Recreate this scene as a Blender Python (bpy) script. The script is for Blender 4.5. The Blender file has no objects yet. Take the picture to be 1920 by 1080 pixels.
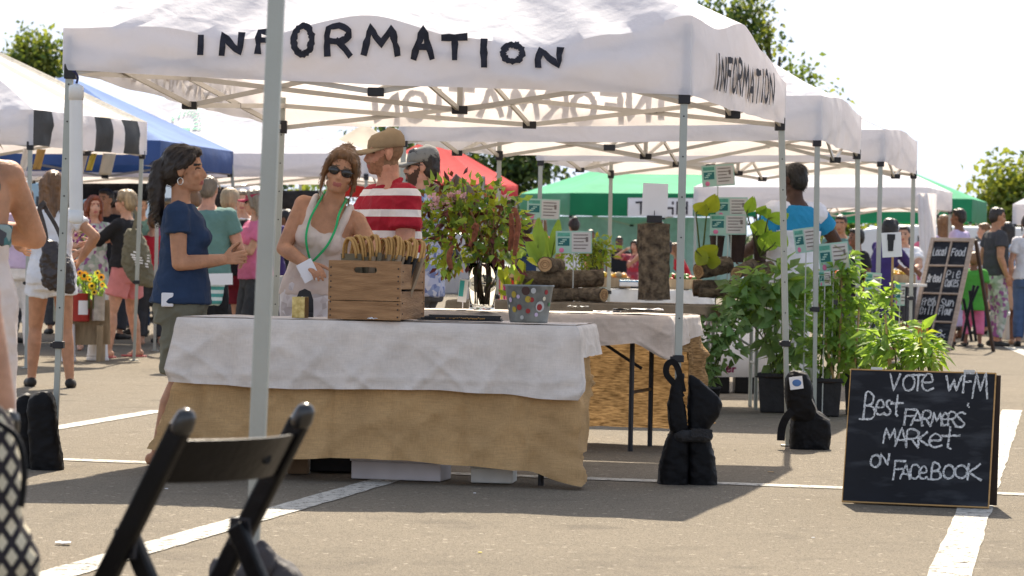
import bpy, bmesh, math, random
from mathutils import Vector, Matrix, noise
R = math.radians
V = Vector
random.seed(7)
rnd = random.uniform
scn = bpy.context.scene
col = scn.collection

# ------------------------------------------------------------------ camera
FPX = 5600.0                       # focal length in photo pixels (1920 wide)
CAMZ = 1.0
ROLL = 0.0202
PITCH = math.atan(27.0 / FPX)
cr, sr, cp, sp = math.cos(ROLL), math.sin(ROLL), math.cos(PITCH), math.sin(PITCH)
FWD = V((0, cp, -sp))
UP0 = V((0, sp, cp))
RT0 = V((1, 0, 0))
CR = RT0 * cr + UP0 * sr
CU = UP0 * cr - RT0 * sr
cam_d = bpy.data.cameras.new('camera')
cam = bpy.data.objects.new('camera', cam_d)
col.objects.link(cam)
cam_d.sensor_width = 36.0
cam_d.lens = FPX / 1920 * 36.0
cam_d.clip_start = 0.1
cam_d.clip_end = 3000
cam.matrix_world = Matrix(((CR.x, CU.x, -FWD.x, 0), (CR.y, CU.y, -FWD.y, 0), (CR.z, CU.z, -FWD.z, CAMZ), (0, 0, 0, 1)))
cam_d.dof.use_dof = True
cam_d.dof.focus_distance = 14.6
cam_d.dof.aperture_fstop = 8.0
scn.camera = cam

# ------------------------------------------------------------------ world, sun, exposure
SUN_EL, SUN_AZ = 47.0, 3.0
w = bpy.data.worlds.new('World')
scn.world = w
w.use_nodes = True
nt = w.node_tree
bg = nt.nodes['Background']
sky = nt.nodes.new('ShaderNodeTexSky')
sky.sky_type = 'NISHITA'
sky.sun_disc = False
sky.sun_elevation = R(SUN_EL)
sky.sun_rotation = R(SUN_AZ)
sky.dust_density = 4.0
sky.air_density = 1.0
tc = nt.nodes.new('ShaderNodeTexCoord')
mp = nt.nodes.new('ShaderNodeMapping')
mp.inputs['Scale'].default_value = (1.0, 1.0, 3.2)
nz = nt.nodes.new('ShaderNodeTexNoise')
nz.inputs['Scale'].default_value = 4.5
nz.inputs['Detail'].default_value = 6
nz.inputs['Roughness'].default_value = 0.55
rp = nt.nodes.new('ShaderNodeValToRGB')
rp.color_ramp.elements[0].position = 0.28
rp.color_ramp.elements[0].color = (0.82, 0.82, 0.82, 1)
rp.color_ramp.elements[1].position = 0.62
rp.color_ramp.elements[1].color = (0.97, 0.97, 0.97, 1)
mx = nt.nodes.new('ShaderNodeMixRGB')
mx.inputs[2].default_value = (7.0, 7.8, 9.3, 1)      # bright thin cloud
lk = nt.links.new
lk(tc.outputs['Generated'], mp.inputs['Vector'])
lk(mp.outputs[0], nz.inputs['Vector'])
lk(nz.outputs['Fac'], rp.inputs[0])
sx_ = nt.nodes.new('ShaderNodeSeparateXYZ')
lk(tc.outputs['Generated'], sx_.inputs[0])
el = nt.nodes.new('ShaderNodeMapRange')                 # hazy white low down, clearing to blue overhead
el.inputs['From Min'].default_value = 0.10
el.inputs['From Max'].default_value = 0.55
el.inputs['To Min'].default_value = 1.0
el.inputs['To Max'].default_value = 0.35
lk(sx_.outputs['Z'], el.inputs['Value'])
mm_ = nt.nodes.new('ShaderNodeMath')
mm_.operation = 'MULTIPLY'
lk(rp.outputs[0], mm_.inputs[0])
lk(el.outputs[0], mm_.inputs[1])
lk(mm_.outputs[0], mx.inputs[0])
lk(sky.outputs[0], mx.inputs[1])
lk(mx.outputs[0], bg.inputs['Color'])
bg.inputs['Strength'].default_value = 0.075
sun_d = bpy.data.lights.new('sun', 'SUN')
sun_d.energy = 5.0
sun_d.angle = R(0.55)
sun_d.color = (1.0, 0.885, 0.72)
sun = bpy.data.objects.new('sun', sun_d)
col.objects.link(sun)
sdir = V((math.sin(R(SUN_AZ)) * math.cos(R(SUN_EL)), math.cos(R(SUN_AZ)) * math.cos(R(SUN_EL)), math.sin(R(SUN_EL))))
sun.rotation_euler = sdir.to_track_quat('Z', 'Y').to_euler()
sun.location = sdir * 60
scn.view_settings.view_transform = 'Standard'
scn.view_settings.look = 'None'
scn.view_settings.gamma = 1.0
scn.view_settings.exposure = 1.0
scn.cycles.max_bounces = 7
scn.cycles.transparent_max_bounces = 12
scn.cycles.sample_clamp_indirect = 8
scn.cycles.caustics_reflective = False
scn.cycles.caustics_refractive = False

# ------------------------------------------------------------------ measuring helpers
SLOPE = 0.0066
def gz(x, y):                         # the car park rises a little away from us
    yy = min(max(y, 0.0), 70.0)
    return SLOPE * (yy - 14.0)
def ray(px, py):
    return FWD + CR * ((px - 960) / FPX) + CU * ((540 - py) / FPX)
def P(px, py, Y):                     # where the sight line through a photo pixel reaches depth Y
    d = ray(px, py)
    return V((0, 0, CAMZ)) + d * (Y / d.y)
def PZ(px, Y, z):                     # depth Y and height z, abreast of a photo column
    q = P(px, 513, Y)
    return V((q.x, Y, z))
def G(px, py):                        # ground under a photo pixel
    d = ray(px, py)
    t = (-SLOPE * 14.0 - CAMZ) / (d.z - SLOPE * d.y)
    return V((0, 0, CAMZ)) + d * t
def ground(px, Y):
    q = P(px, 513, Y)
    return V((q.x, Y, gz(q.x, Y)))

# ------------------------------------------------------------------ materials
MATS = {}
def M(name, c, rough=0.8, var=0.12, vs=8.0, bump=0.0, bs=60.0, transl=0.0, tcol=None, metal=0.0, island=0.0, c2=None, spec=0.35, stretch=None, fleck=0.0):
    if name in MATS: return MATS[name]
    m = bpy.data.materials.new(name)
    m.use_nodes = True
    t = m.node_tree; n = t.nodes; L = t.links.new
    b = n['Principled BSDF']
    b.inputs['Roughness'].default_value = rough
    b.inputs['Metallic'].default_value = metal
    b.inputs['Specular IOR Level'].default_value = spec
    co = n.new('ShaderNodeTexCoord')
    vec = co.outputs['Object']
    if stretch:
        mpp = n.new('ShaderNodeMapping'); mpp.inputs['Scale'].default_value = stretch
        L(vec, mpp.inputs['Vector']); vec = mpp.outputs[0]
    nzz = n.new('ShaderNodeTexNoise'); nzz.inputs['Scale'].default_value = vs; nzz.inputs['Detail'].default_value = 5
    L(vec, nzz.inputs['Vector'])
    mr = n.new('ShaderNodeMapRange')
    mr.inputs['From Min'].default_value = 0.3; mr.inputs['From Max'].default_value = 0.7
    L(nzz.outputs['Fac'], mr.inputs['Value'])
    mix = n.new('ShaderNodeMixRGB')
    ca = tuple(max(0, x * (1 - var)) for x in c[:3]) + (1,)
    cb = (tuple(c2) + (1,)) if c2 else tuple(min(1, x * (1 + var)) for x in c[:3]) + (1,)
    mix.inputs[1].default_value = ca; mix.inputs[2].default_value = cb
    L(mr.outputs[0], mix.inputs[0])
    out = mix.outputs[0]
    if island:
        g = n.new('ShaderNodeNewGeometry')
        hs = n.new('ShaderNodeHueSaturation')
        m2 = n.new('ShaderNodeMapRange'); m2.inputs['To Min'].default_value = 1 - island; m2.inputs['To Max'].default_value = 1 + island
        L(g.outputs['Random Per Island'], m2.inputs['Value']); L(m2.outputs[0], hs.inputs['Value'])
        m3 = n.new('ShaderNodeMapRange'); m3.inputs['To Min'].default_value = 0.475; m3.inputs['To Max'].default_value = 0.52
        L(g.outputs['Random Per Island'], m3.inputs['Value']); L(m3.outputs[0], hs.inputs['Hue'])
        L(out, hs.inputs['Color']); out = hs.outputs[0]
    L(out, b.inputs['Base Color'])
    if bump:
        nb = n.new('ShaderNodeTexNoise'); nb.inputs['Scale'].default_value = bs; nb.inputs['Detail'].default_value = 6
        L(vec, nb.inputs['Vector'])
        bp = n.new('ShaderNodeBump'); bp.inputs['Strength'].default_value = bump; bp.inputs['Distance'].default_value = 0.02
        L(nb.outputs['Fac'], bp.inputs['Height']); L(bp.outputs[0], b.inputs['Normal'])
    if transl:
        tr = n.new('ShaderNodeBsdfTranslucent')
        if tcol: tr.inputs['Color'].default_value = tuple(tcol) + (1,)
        else: L(out, tr.inputs['Color'])
        ms = n.new('ShaderNodeMixShader'); ms.inputs[0].default_value = transl
        L(b.outputs[0], ms.inputs[1]); L(tr.outputs[0], ms.inputs[2])
        L(ms.outputs[0], n['Material Output'].inputs['Surface'])
    MATS[name] = m
    return m

def nodes_of(m): return m.node_tree.nodes, m.node_tree.links.new

# ------------------------------------------------------------------ mesh collector
class MB:
    def __init__(s): s.v = []; s.f = []; s.m = []; s.k = 0
    def quad(s, *pts):
        i = len(s.v); s.v += [V(p) for p in pts]; s.f.append(tuple(range(i, i + len(pts)))); s.m.append(s.k); return s
    def grid(s, rows, close=False):
        i = len(s.v); nc = len(rows[0])
        for r in rows: s.v += [V(p) for p in r]
        for a in range(len(rows) - 1):
            for b in range(nc if close else nc - 1):
                b2 = (b + 1) % nc
                s.f.append((i + a * nc + b, i + a * nc + b2, i + (a + 1) * nc + b2, i + (a + 1) * nc + b)); s.m.append(s.k)
        return i
    def rings(s, rings, cap=True):
        nc = len(rings[0]); i = s.grid(rings, True)
        if cap:
            s.f.append(tuple(i + b for b in reversed(range(nc)))); s.m.append(s.k)
            j = i + (len(rings) - 1) * nc
            s.f.append(tuple(j + b for b in range(nc))); s.m.append(s.k)
        return s
    def box(s, c, sz, rot=None):
        c = V(c); hx, hy, hz = sz[0] / 2, sz[1] / 2, sz[2] / 2
        pts = [V((x, y, z)) for z in (-hz, hz) for x, y in ((-hx, -hy), (hx, -hy), (hx, hy), (-hx, hy))]
        if rot is not None: pts = [rot @ p for p in pts]
        i = len(s.v); s.v += [c + p for p in pts]
        for q in ((3, 2, 1, 0), (4, 5, 6, 7), (0, 1, 5, 4), (1, 2, 6, 5), (2, 3, 7, 6), (3, 0, 4, 7)):
            s.f.append(tuple(i + a for a in q)); s.m.append(s.k)
        return s
    def bar(s, a, b, w, d, up=V((0, 0, 1))):                       # rectangular bar from a to b
        a, b = V(a), V(b); z = (b - a); L = z.length; z.normalize()
        up = V(up)
        if abs(z.dot(up)) > 0.98: up = V((0, 1, 0))
        x = z.cross(up).normalized(); y = x.cross(z).normalized()
        m = Matrix((x, y, z)).transposed()
        return s.box((a + b) / 2, (w, d, L), m)
    def tube(s, pts, r, seg=8, cap=True):
        pts = [V(p) for p in pts]; n = len(pts)
        if not hasattr(r, '__len__'): r = [r] * n
        rings = []; px = None
        for i in range(n):
            d = (pts[min(i + 1, n - 1)] - pts[max(i - 1, 0)])
            if d.length < 1e-9: d = V((0, 0, 1))
            d.normalize()
            if px is None:
                px = d.cross(V((0, 0, 1)) if abs(d.z) < 0.9 else V((1, 0, 0))).normalized()
            else:
                px = (px - d * px.dot(d))
                px = px.normalized() if px.length > 1e-6 else d.orthogonal().normalized()
            py = d.cross(px)
            rings.append([pts[i] + (px * math.cos(2 * math.pi * k / seg) + py * math.sin(2 * math.pi * k / seg)) * r[i] for k in range(seg)])
        return s.rings(rings, cap)
    def capsule(s, a, b, ra, rb, seg=12, n=3):
        a, b = V(a), V(b); d = (b - a)
        d = d.normalized() if d.length > 1e-9 else V((0, 0, 1))
        pts = []; rs = []
        for i in range(n + 1):
            t = (i + 0.15) / (n + 0.15) * math.pi / 2
            pts.append(a - d * ra * math.cos(t)); rs.append(ra * math.sin(t))
        for i in range(n, -1, -1):
            t = (i + 0.15) / (n + 0.15) * math.pi / 2
            pts.append(b + d * rb * math.cos(t)); rs.append(rb * math.sin(t))
        return s.tube(pts, rs, seg)
    def ellip(s, c, r, rot=None, seg=14, n=9):
        c = V(c); rings = []
        for i in range(n + 1):
            t = math.pi * (i + 0.02 * (1 if i == 0 else (-1 if i == n else 0))) / n
            ring = []
            for k in range(seg):
                a = 2 * math.pi * k / seg
                p = V((math.sin(t) * math.cos(a) * r[0], math.sin(t) * math.sin(a) * r[1], -math.cos(t) * r[2]))
                if rot is not None: p = rot @ p
                ring.append(c + p)
            rings.append(ring)
        return s.rings(rings)
    def lathe(s, c, prof, seg=20, cap=True):                       # prof: (radius, z)
        c = V(c)
        return s.rings([[c + V((math.cos(2 * math.pi * k / seg) * r, math.sin(2 * math.pi * k / seg) * r, z)) for k in range(seg)] for r, z in prof], cap)
    def prism(s, poly, axis, depth, org=V((0, 0, 0)), ax=V((1, 0, 0)), ay=V((0, 0, 1))):
        n = len(poly); i = len(s.v); axis = V(axis)
        for d in (0, depth):
            for x, y in poly: s.v.append(org + ax * x + ay * y + axis * d)
        s.f.append(tuple(i + k for k in range(n))); s.m.append(s.k)
        s.f.append(tuple(i + n + k for k in reversed(range(n)))); s.m.append(s.k)
        for k in range(n):
            k2 = (k + 1) % n
            s.f.append((i + k, i + n + k, i + n + k2, i + k2)); s.m.append(s.k)
        return s
    def leaf(s, p, d, nrm, L, W, bend=0.2, fold=0.15):             # a folded, bent leaf blade
        d = V(d).normalized(); nrm = V(nrm); side = d.cross(nrm)
        side = side.normalized() if side.length > 1e-6 else d.orthogonal().normalized()
        n2 = side.cross(d); p = V(p)
        i = len(s.v)
        m1 = p + d * L * 0.45
        s.v += [p, m1 + side * W * 0.5 + n2 * W * fold, m1 - side * W * 0.5 + n2 * W * fold, p + d * L - n2 * L * bend, m1 + n2 * 0]
        for f in ((0, 4, 1), (0, 2, 4), (1, 4, 3), (4, 2, 3)):
            s.f.append(tuple(i + a for a in f)); s.m.append(s.k)
    def build(s, name, mats, parent=None, smooth=False, bevel=0.0, world=True, solid=0.0):
        me = bpy.data.meshes.new(name)
        off = parent.location if (parent is not None and world) else V((0, 0, 0))
        me.from_pydata([tuple(p - off) for p in s.v], [], s.f)
        if not isinstance(mats, (list, tuple)): mats = [mats]
        for m in mats: me.materials.append(m)
        if len(mats) > 1:
            for p, k in zip(me.polygons, s.m): p.material_index = k
        if smooth:
            me.polygons.foreach_set('use_smooth', [True] * len(me.polygons))
        me.update()
        o = bpy.data.objects.new(name, me); col.objects.link(o)
        if parent is not None: o.parent = parent
        if bevel:
            md = o.modifiers.new('bevel', 'BEVEL'); md.width = bevel; md.segments = 2; md.limit_method = 'ANGLE'; md.angle_limit = R(40)
        if solid:
            md = o.modifiers.new('solid', 'SOLIDIFY'); md.thickness = solid; md.offset = -1
        return o
    def xf(s, mat):
        s.v = [mat @ p for p in s.v]; return s

def tag(o, label, cat, group=None):
    o['label'] = label; o['category'] = cat
    if group: o['group'] = group
    return o
def thing(name, label, cat, loc, group=None):                      # an Empty at a thing's base; parts keep world axes
    o = bpy.data.objects.new(name, None); col.objects.link(o)
    o.location = V(loc); o.empty_display_size = 0.1
    return tag(o, label, cat, group)
def struct(o, kind='structure'): o['kind'] = kind; return o
def hang(o, parent):                                               # hang a finished mesh under its thing
    o.parent = parent; return o
def dup_tree(o, parent=None):
    c = o.copy(); col.objects.link(c)
    if parent is not None: c.parent = parent
    for ch in list(o.children): dup_tree(ch, c)
    return c

def remeshed(mb, voxel, smooth=2):
    """One continuous skin around overlapping shapes, returned as (verts, faces)."""
    me = bpy.data.meshes.new('tmp'); me.from_pydata([tuple(p) for p in mb.v], [], mb.f); me.update()
    bm = bmesh.new(); bm.from_mesh(me); bmesh.ops.recalc_face_normals(bm, faces=bm.faces); bm.to_mesh(me); bm.free()
    o = bpy.data.objects.new('tmp', me); col.objects.link(o)
    md = o.modifiers.new('r', 'REMESH'); md.mode = 'VOXEL'; md.voxel_size = voxel
    if smooth:
        ms = o.modifiers.new('s', 'SMOOTH'); ms.factor = 0.5; ms.iterations = smooth
    dg = bpy.context.evaluated_depsgraph_get(); dg.update()
    e = o.evaluated_get(dg); em = e.to_mesh()
    vs = [v.co.copy() for v in em.vertices]; fs = [tuple(p.vertices) for p in em.polygons]
    e.to_mesh_clear()
    bpy.data.objects.remove(o); bpy.data.meshes.remove(me)
    return vs, fs

def smooth_path(pts, n=6):
    pts = [V(p) for p in pts]; out = []
    for i in range(len(pts) - 1):
        p0, p1, p2, p3 = pts[max(i - 1, 0)], pts[i], pts[i + 1], pts[min(i + 2, len(pts) - 1)]
        for k in range(n):
            t = k / n
            out.append(0.5 * ((2 * p1) + (p2 - p0) * t + (2 * p0 - 5 * p1 + 4 * p2 - p3) * t * t + (3 * p1 - p0 - 3 * p2 + p3) * t ** 3))
    out.append(pts[-1]); return out
def interp(tab, t):
    for (a, x), (b, y) in zip(tab, tab[1:]):
        if t <= b:
            q = (t - a) / (b - a) if b > a else 0
            q = max(0, q); q = q * q * (3 - 2 * q)
            return x + (y - x) * q
    return tab[-1][1]
def fbm(p, f=1.0):
    return noise.noise(V(p) * f) + 0.5 * noise.noise(V(p) * f * 2.1 + V((5, 3, 1)))

# ------------------------------------------------------------------ hand lettering
def circ(cx=.5, cy=.5, rx=.5, ry=.5, a0=0.3, a1=2 * math.pi + 0.3, n=14):
    return [(cx + rx * math.sin(a0 + (a1 - a0) * i / n), cy + ry * math.cos(a0 + (a1 - a0) * i / n)) for i in range(n + 1)]
FONT = {
 'I': [[(.5, 1), (.5, 0)]], 'N': [[(0, 0), (.03, 1), (.95, 0), (1, 1)]], 'F': [[(0, 0), (.05, 1), (1, 1)], [(.05, .55), (.75, .58)]],
 'O': [circ()], 'R': [[(0, 0), (0, .95), (.7, 1), (.95, .78), (.7, .52), (.05, .48)], [(.4, .48), (1, 0)]],
 'M': [[(0, 0), (.18, 1), (.5, .3), (.8, 1), (1, 0)]], 'A': [[(0, 0), (.5, 1), (1, 0)], [(.2, .35), (.82, .33)]],
 'T': [[(0, .96), (1, 1)], [(.5, 1), (.52, 0)]], 'V': [[(0, 1), (.35, 0), (.8, 1)]],
 'E': [[(1, 1), (0, 1), (0, 0), (1, 0)], [(0, .5), (.8, .5)]], 'W': [[(0, 1), (.25, 0), (.5, .75), (.7, 0), (1, 1.05)]],
 'B': [[(.25, 0), (.3, 1), (.7, .98), (.85, .8), (.7, .58), (.3, .52)], [(.3, .52), (.8, .5), (.98, .25), (.8, .03), (0, 0)]],
 'e': [[(.05, .5), (.9, .55), (.75, .95), (.4, 1), (.1, .6), (.2, .12), (.6, 0), (1, .15)]],
 's': [[(.9, .9), (.5, 1), (.2, .8), (.45, .52), (.8, .35), (.75, .1), (.4, 0), (0, .1)]],
 't': [[(.5, 1.25), (.45, .1), (.6, 0)], [(0, .72), (1, .78)]], 'S': [[(.95, .9), (.5, 1), (.1, .8), (.4, .55), (.9, .3), (.7, .02), (0, .05)]],
 'K': [[(0, 1), (0, 0)], [(.85, 1), (.05, .45), (1, 0)]], 'C': [circ(.55, .5, .55, .5, 0.9, -4.1, 10)], 'L': [[(0, 1), (0, 0), (.9, .02)]],
 'D': [[(0, 0), (0, 1), (.6, .95), (1, .5), (.6, .05), (0, 0)]], 'H': [[(0, 1), (0, 0)], [(1, 1), (1, 0)], [(0, .5), (1, .5)]],
 'P': [[(0, 0), (0, 1), (.8, .95), (.9, .7), (.6, .48), (0, .45)]], 'U': [[(0, 1), (.05, .2), (.5, 0), (.95, .2), (1, 1)]], "'": [[(.5, 1.1), (.4, .8)]],
 'Y': [[(0, 1), (.5, .5), (1, 1)], [(.5, .5), (.45, 0)]], '.': [[(.4, .05), (.6, 0)]], 'o': [circ(.5, .4, .45, .4)], 'd': [circ(.4, .35, .4, .35), [(.8, 1.2), (.85, 0)]],
 'u': [[(0, .8), (.1, .1), (.6, 0), (.85, .8)], [(.85, .8), (.9, 0)]], 'n': [[(0, 0), (.05, .8)], [(.05, .5), (.5, .8), (.85, .5), (.9, 0)]], 'a': [circ(.4, .4, .4, .4), [(.85, .8), (.9, 0)]], 'r': [[(0, 0), (.05, .8)], [(.05, .5), (.5, .8), (.8, .75)]], 'i': [[(.4, .8), (.45, 0)]], 'l': [[(.4, 1.2), (.4, 0)]], 'c': [circ(.5, .4, .45, .4, 0.8, -4.0, 10)], 'h': [[(0, 1.2), (0, 0)], [(0, .5), (.5, .8), (.85, .5), (.9, 0)]], '&': [[(1, 0), (.3, .8), (.5, 1), (.7, .8), (.1, .25), (.4, 0), (1, .4)]],
}
def stroke2d(pts, w, jit, seed):
    """polyline -> list of quads in the plane, a brush stroke of uneven width"""
    rr = random.Random(seed); P2 = [V((x, y, 0)) for x, y in pts]; out = []
    q = [P2[0]]
    for a, b in zip(P2, P2[1:]):
        n = max(1, int((b - a).length / (w * 0.8)))
        for i in range(1, n + 1): q.append(a.lerp(b, i / n))
    l = []; r = []
    for i, p in enumerate(q):
        d = q[min(i + 1, len(q) - 1)] - q[max(i - 1, 0)]
        if d.length < 1e-9: d = V((1, 0, 0))
        d.normalize(); n = V((-d.y, d.x, 0)); ww = w * 0.5
        l.append(p + n * ww * (1 + rr.uniform(-jit, jit))); r.append(p - n * ww * (1 + rr.uniform(-jit, jit)))
    # extend the ends by half a width
    d = (q[0] - q[1]).normalized() if len(q) > 1 else V((0, 0, 0)); l[0] += d * w * .4; r[0] += d * w * .4
    d = (q[-1] - q[-2]).normalized() if len(q) > 1 else V((0, 0, 0)); l[-1] += d * w * .4; r[-1] += d * w * .4
    return [(l[i], r[i], r[i + 1], l[i + 1]) for i in range(len(q) - 1)]
def letter(mb, ch, x0, y0, wd, ht, w, surf, jit=0.25, seed=0, slant=0.0):
    for k, pl in enumerate(FONT.get(ch, [])):
        pts = [(x0 + u * wd + slant * v * ht, y0 + v * ht) for u, v in pl]
        if len(pts) > 4: pts = [(p.x, p.y) for p in smooth_path([V((a, b, 0)) for a, b in pts], 3)] if ch in 'OBRSseCDPUodcaunhe' else pts
        for j, qd in enumerate(stroke2d(pts, w, jit, seed + k * 31 + ord(ch))):
            mb.quad(*[surf(p.x, p.y, 0.0004 * (k + 1)) for p in qd])
# ------------------------------------------------------------------ palette
WHITE = M('white_canvas', (.86, .87, .94), .75, .05, 3, .5, 9, transl=.40, tcol=(.86, .79, .74))
WHITE_SIDE = WHITE
CREAM = M('cream_canvas', (.62, .54, .43), .8, .06, 3, .3, 7, transl=.28)
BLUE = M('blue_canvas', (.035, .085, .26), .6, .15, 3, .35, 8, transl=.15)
BLUE_ROOF = M('sunlit_blue_roof', (.15, .24, .48), .8, .15, 2, .4, 8, transl=.12, spec=.1)  # paler than the blue canvas, with the sun's reflection put into its colour
RED = M('red_canvas', (.55, .05, .055), .8, .1, 3, .3, 7, transl=.22, spec=.12)
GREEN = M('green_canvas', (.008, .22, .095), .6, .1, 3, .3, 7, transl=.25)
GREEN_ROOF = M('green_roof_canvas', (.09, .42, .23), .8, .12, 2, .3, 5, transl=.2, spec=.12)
BLACKC = M('black_canvas', (.035, .035, .035), .6, .3, 4, .4, 9)
METAL = M('pale_painted_steel', (.37, .39, .355), .4, .06, 6, .05, 80, metal=.25)
METAL2 = M('grey_truss_steel', (.52, .50, .46), .4, .08, 6, metal=.35)
BLACKP = M('black_plastic', (.018, .018, .022), .45, .2, 10)
BLACKF = M('black_nylon', (.006, .006, .007), .6, .4, 9, .35, 26, spec=.16)
PAINT = M('hand_painted_black', (.022, .022, .032), .8, .4, 30)
PAPER = M('white_paper', (.78, .78, .80), .7, .03)
BURLAP = M('burlap', (.55, .35, .165), .95, .14, 5, .12, 60, transl=.16, tcol=(.50, .31, .12))
LINEN = M('grey_linen', (.68, .61, .545), .95, .10, 9, .10, 60)
LINEN2 = M('pale_linen', (.56, .50, .45), .95, .10, 9, .10, 60)
def crumple(m, scale, st, dist=.01):
    n, L = nodes_of(m); b = n['Principled BSDF']; co = n.new('ShaderNodeTexCoord')
    wn = n.new('ShaderNodeTexNoise'); wn.inputs['Scale'].default_value = scale * .6; L(co.outputs['Object'], wn.inputs['Vector'])
    ad = n.new('ShaderNodeMixRGB'); ad.inputs[0].default_value = .12; L(co.outputs['Object'], ad.inputs[1]); L(wn.outputs['Color'], ad.inputs[2])
    hs = []
    for s_ in (scale, scale * 2.3):
        v = n.new('ShaderNodeTexVoronoi'); v.feature = 'DISTANCE_TO_EDGE'; v.inputs['Scale'].default_value = s_; L(ad.outputs[0], v.inputs['Vector'])
        mr = n.new('ShaderNodeMapRange'); mr.interpolation_type = 'SMOOTHSTEP'; mr.inputs['From Max'].default_value = .16; L(v.outputs['Distance'], mr.inputs[0]); hs.append(mr.outputs[0])
    h = n.new('ShaderNodeMath'); h.operation = 'MULTIPLY_ADD'; h.inputs[1].default_value = .45; L(hs[1], h.inputs[0]); L(hs[0], h.inputs[2])
    bp = n.new('ShaderNodeBump'); bp.invert = True; bp.inputs['Strength'].default_value = st; bp.inputs['Distance'].default_value = dist; L(h.outputs[0], bp.inputs['Height'])
    if b.inputs['Normal'].links: L(b.inputs['Normal'].links[0].from_socket, bp.inputs['Normal'])
    L(bp.outputs[0], b.inputs['Normal'])
def weave(m, scale, amt):
    n, L = nodes_of(m); b = n['Principled BSDF']
    co = n.new('ShaderNodeTexCoord')
    fac = None
    for ax in ('X', 'Z'):
        wv = n.new('ShaderNodeTexNoise'); mpp = n.new('ShaderNodeMapping')
        mpp.inputs['Scale'].default_value = (scale, scale, scale * .06) if ax == 'X' else (scale * .06, scale * .06, scale)
        wv.inputs['Scale'].default_value = 1.0; wv.inputs['Detail'].default_value = 2
        L(co.outputs['Object'], mpp.inputs[0]); L(mpp.outputs[0], wv.inputs['Vector'])
        if fac is None: fac = wv.outputs['Fac']
        else:
            ad = n.new('ShaderNodeMath'); ad.operation = 'ADD'; L(fac, ad.inputs[0]); L(wv.outputs['Fac'], ad.inputs[1]); fac = ad.outputs[0]
    mr = n.new('ShaderNodeMapRange'); mr.inputs['From Min'].default_value = .7; mr.inputs['From Max'].default_value = 1.3
    mr.inputs['To Min'].default_value = 1 - amt; mr.inputs['To Max'].default_value = 1 + amt
    L(fac, mr.inputs[0])
    src = b.inputs['Base Color'].links[0].from_socket
    mu = n.new('ShaderNodeVectorMath'); mu.operation = 'SCALE'
    L(src, mu.inputs[0]); L(mr.outputs[0], mu.inputs['Scale']); L(mu.outputs[0], b.inputs['Base Color'])
crumple(LINEN, 3.6, .28, .012); crumple(LINEN2, 4.0, .3, .012); crumple(BURLAP, 2.6, .35, .012); crumple(WHITE, 2.2, .2, .02)
weave(BURLAP, 330, .16); weave(LINEN, 300, .07); weave(LINEN2, 300, .07)

# ------------------------------------------------------------------ ground
def make_asphalt():
    m = bpy.data.materials.new('asphalt'); m.use_nodes = True
    n, L = nodes_of(m); b = n['Principled BSDF']; b.inputs['Roughness'].default_value = .93; b.inputs['Specular IOR Level'].default_value = .2
    co = n.new('ShaderNodeTexCoord'); v = co.outputs['Object']
    def nz_(s, d=4, r=.6):
        x = n.new('ShaderNodeTexNoise'); x.inputs['Scale'].default_value = s; x.inputs['Detail'].default_value = d; x.inputs['Roughness'].default_value = r; L(v, x.inputs['Vector']); return x.outputs['Fac']
    def vor(s):
        x = n.new('ShaderNodeTexVoronoi'); x.inputs['Scale'].default_value = s; L(v, x.inputs['Vector']); return x
    def mixc(f, a, c, bl='MIX'):
        x = n.new('ShaderNodeMixRGB'); x.blend_type = bl
        for k, s in ((0, f), (1, a), (2, c)):
            if hasattr(s, 'links'): L(s, x.inputs[k])
            elif isinstance(s, tuple): x.inputs[k].default_value = s
            else: x.inputs[k].default_value = s
        return x.outputs[0]
    def ramp(f, a, c):
        x = n.new('ShaderNodeMapRange'); x.inputs['From Min'].default_value = a; x.inputs['From Max'].default_value = c; L(f, x.inputs[0]); return x.outputs[0]
    base = mixc(ramp(nz_(.55, 5), .3, .7), (.145, .124, .092, 1), (.185, .158, .118, 1))
    vo = vor(150); vo2 = vor(60)
    chip = n.new('ShaderNodeSeparateColor'); L(vo.outputs['Color'], chip.inputs[0])
    c1 = mixc(ramp(chip.outputs[0], 0, 1), base, mixc(.42, base, (.30, .255, .195, 1)))
    c2 = mixc(ramp(chip.outputs[1], .62, 1), c1, (.10, .088, .07, 1))
    chip2 = n.new('ShaderNodeSeparateColor'); L(vo2.outputs['Color'], chip2.inputs[0])
    c3 = mixc(ramp(chip2.outputs[0], .985, .99), c2, (.33, .29, .23, 1))
    c4 = mixc(ramp(nz_(3.0, 6, .7), .56, .75), c3, (.12, .104, .08, 1))
    dk0 = mixc(ramp(nz_(1.3, 3), .60, .70), c4, mixc(.38, c4, (.07, .06, .05, 1)))
    dk = mixc(ramp(nz_(.8, 8, .75), .63, .66), dk0, mixc(.30, dk0, (.30, .27, .22, 1)))
    L(dk, b.inputs['Base Color'])
    bp = n.new('ShaderNodeBump'); bp.inputs['Strength'].default_value = .8; bp.inputs['Distance'].default_value = .006
    L(vo.outputs['Distance'], bp.inputs['Height']); L(bp.outputs[0], b.inputs['Normal'])
    return m
ASPH = make_asphalt()
gm = MB()
ys = [-40, 0, 4, 8, 12, 16, 20, 26, 34, 45, 58, 70, 120, 300, 900]
xs = [-700, -150, -40, -15, -8, -4, 0, 4, 8, 15, 40, 150, 700]
gm.grid([[V((x, y, gz(x, y))) for x in xs] for y in ys])
gnd = struct(gm.build('ground', ASPH))

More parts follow.
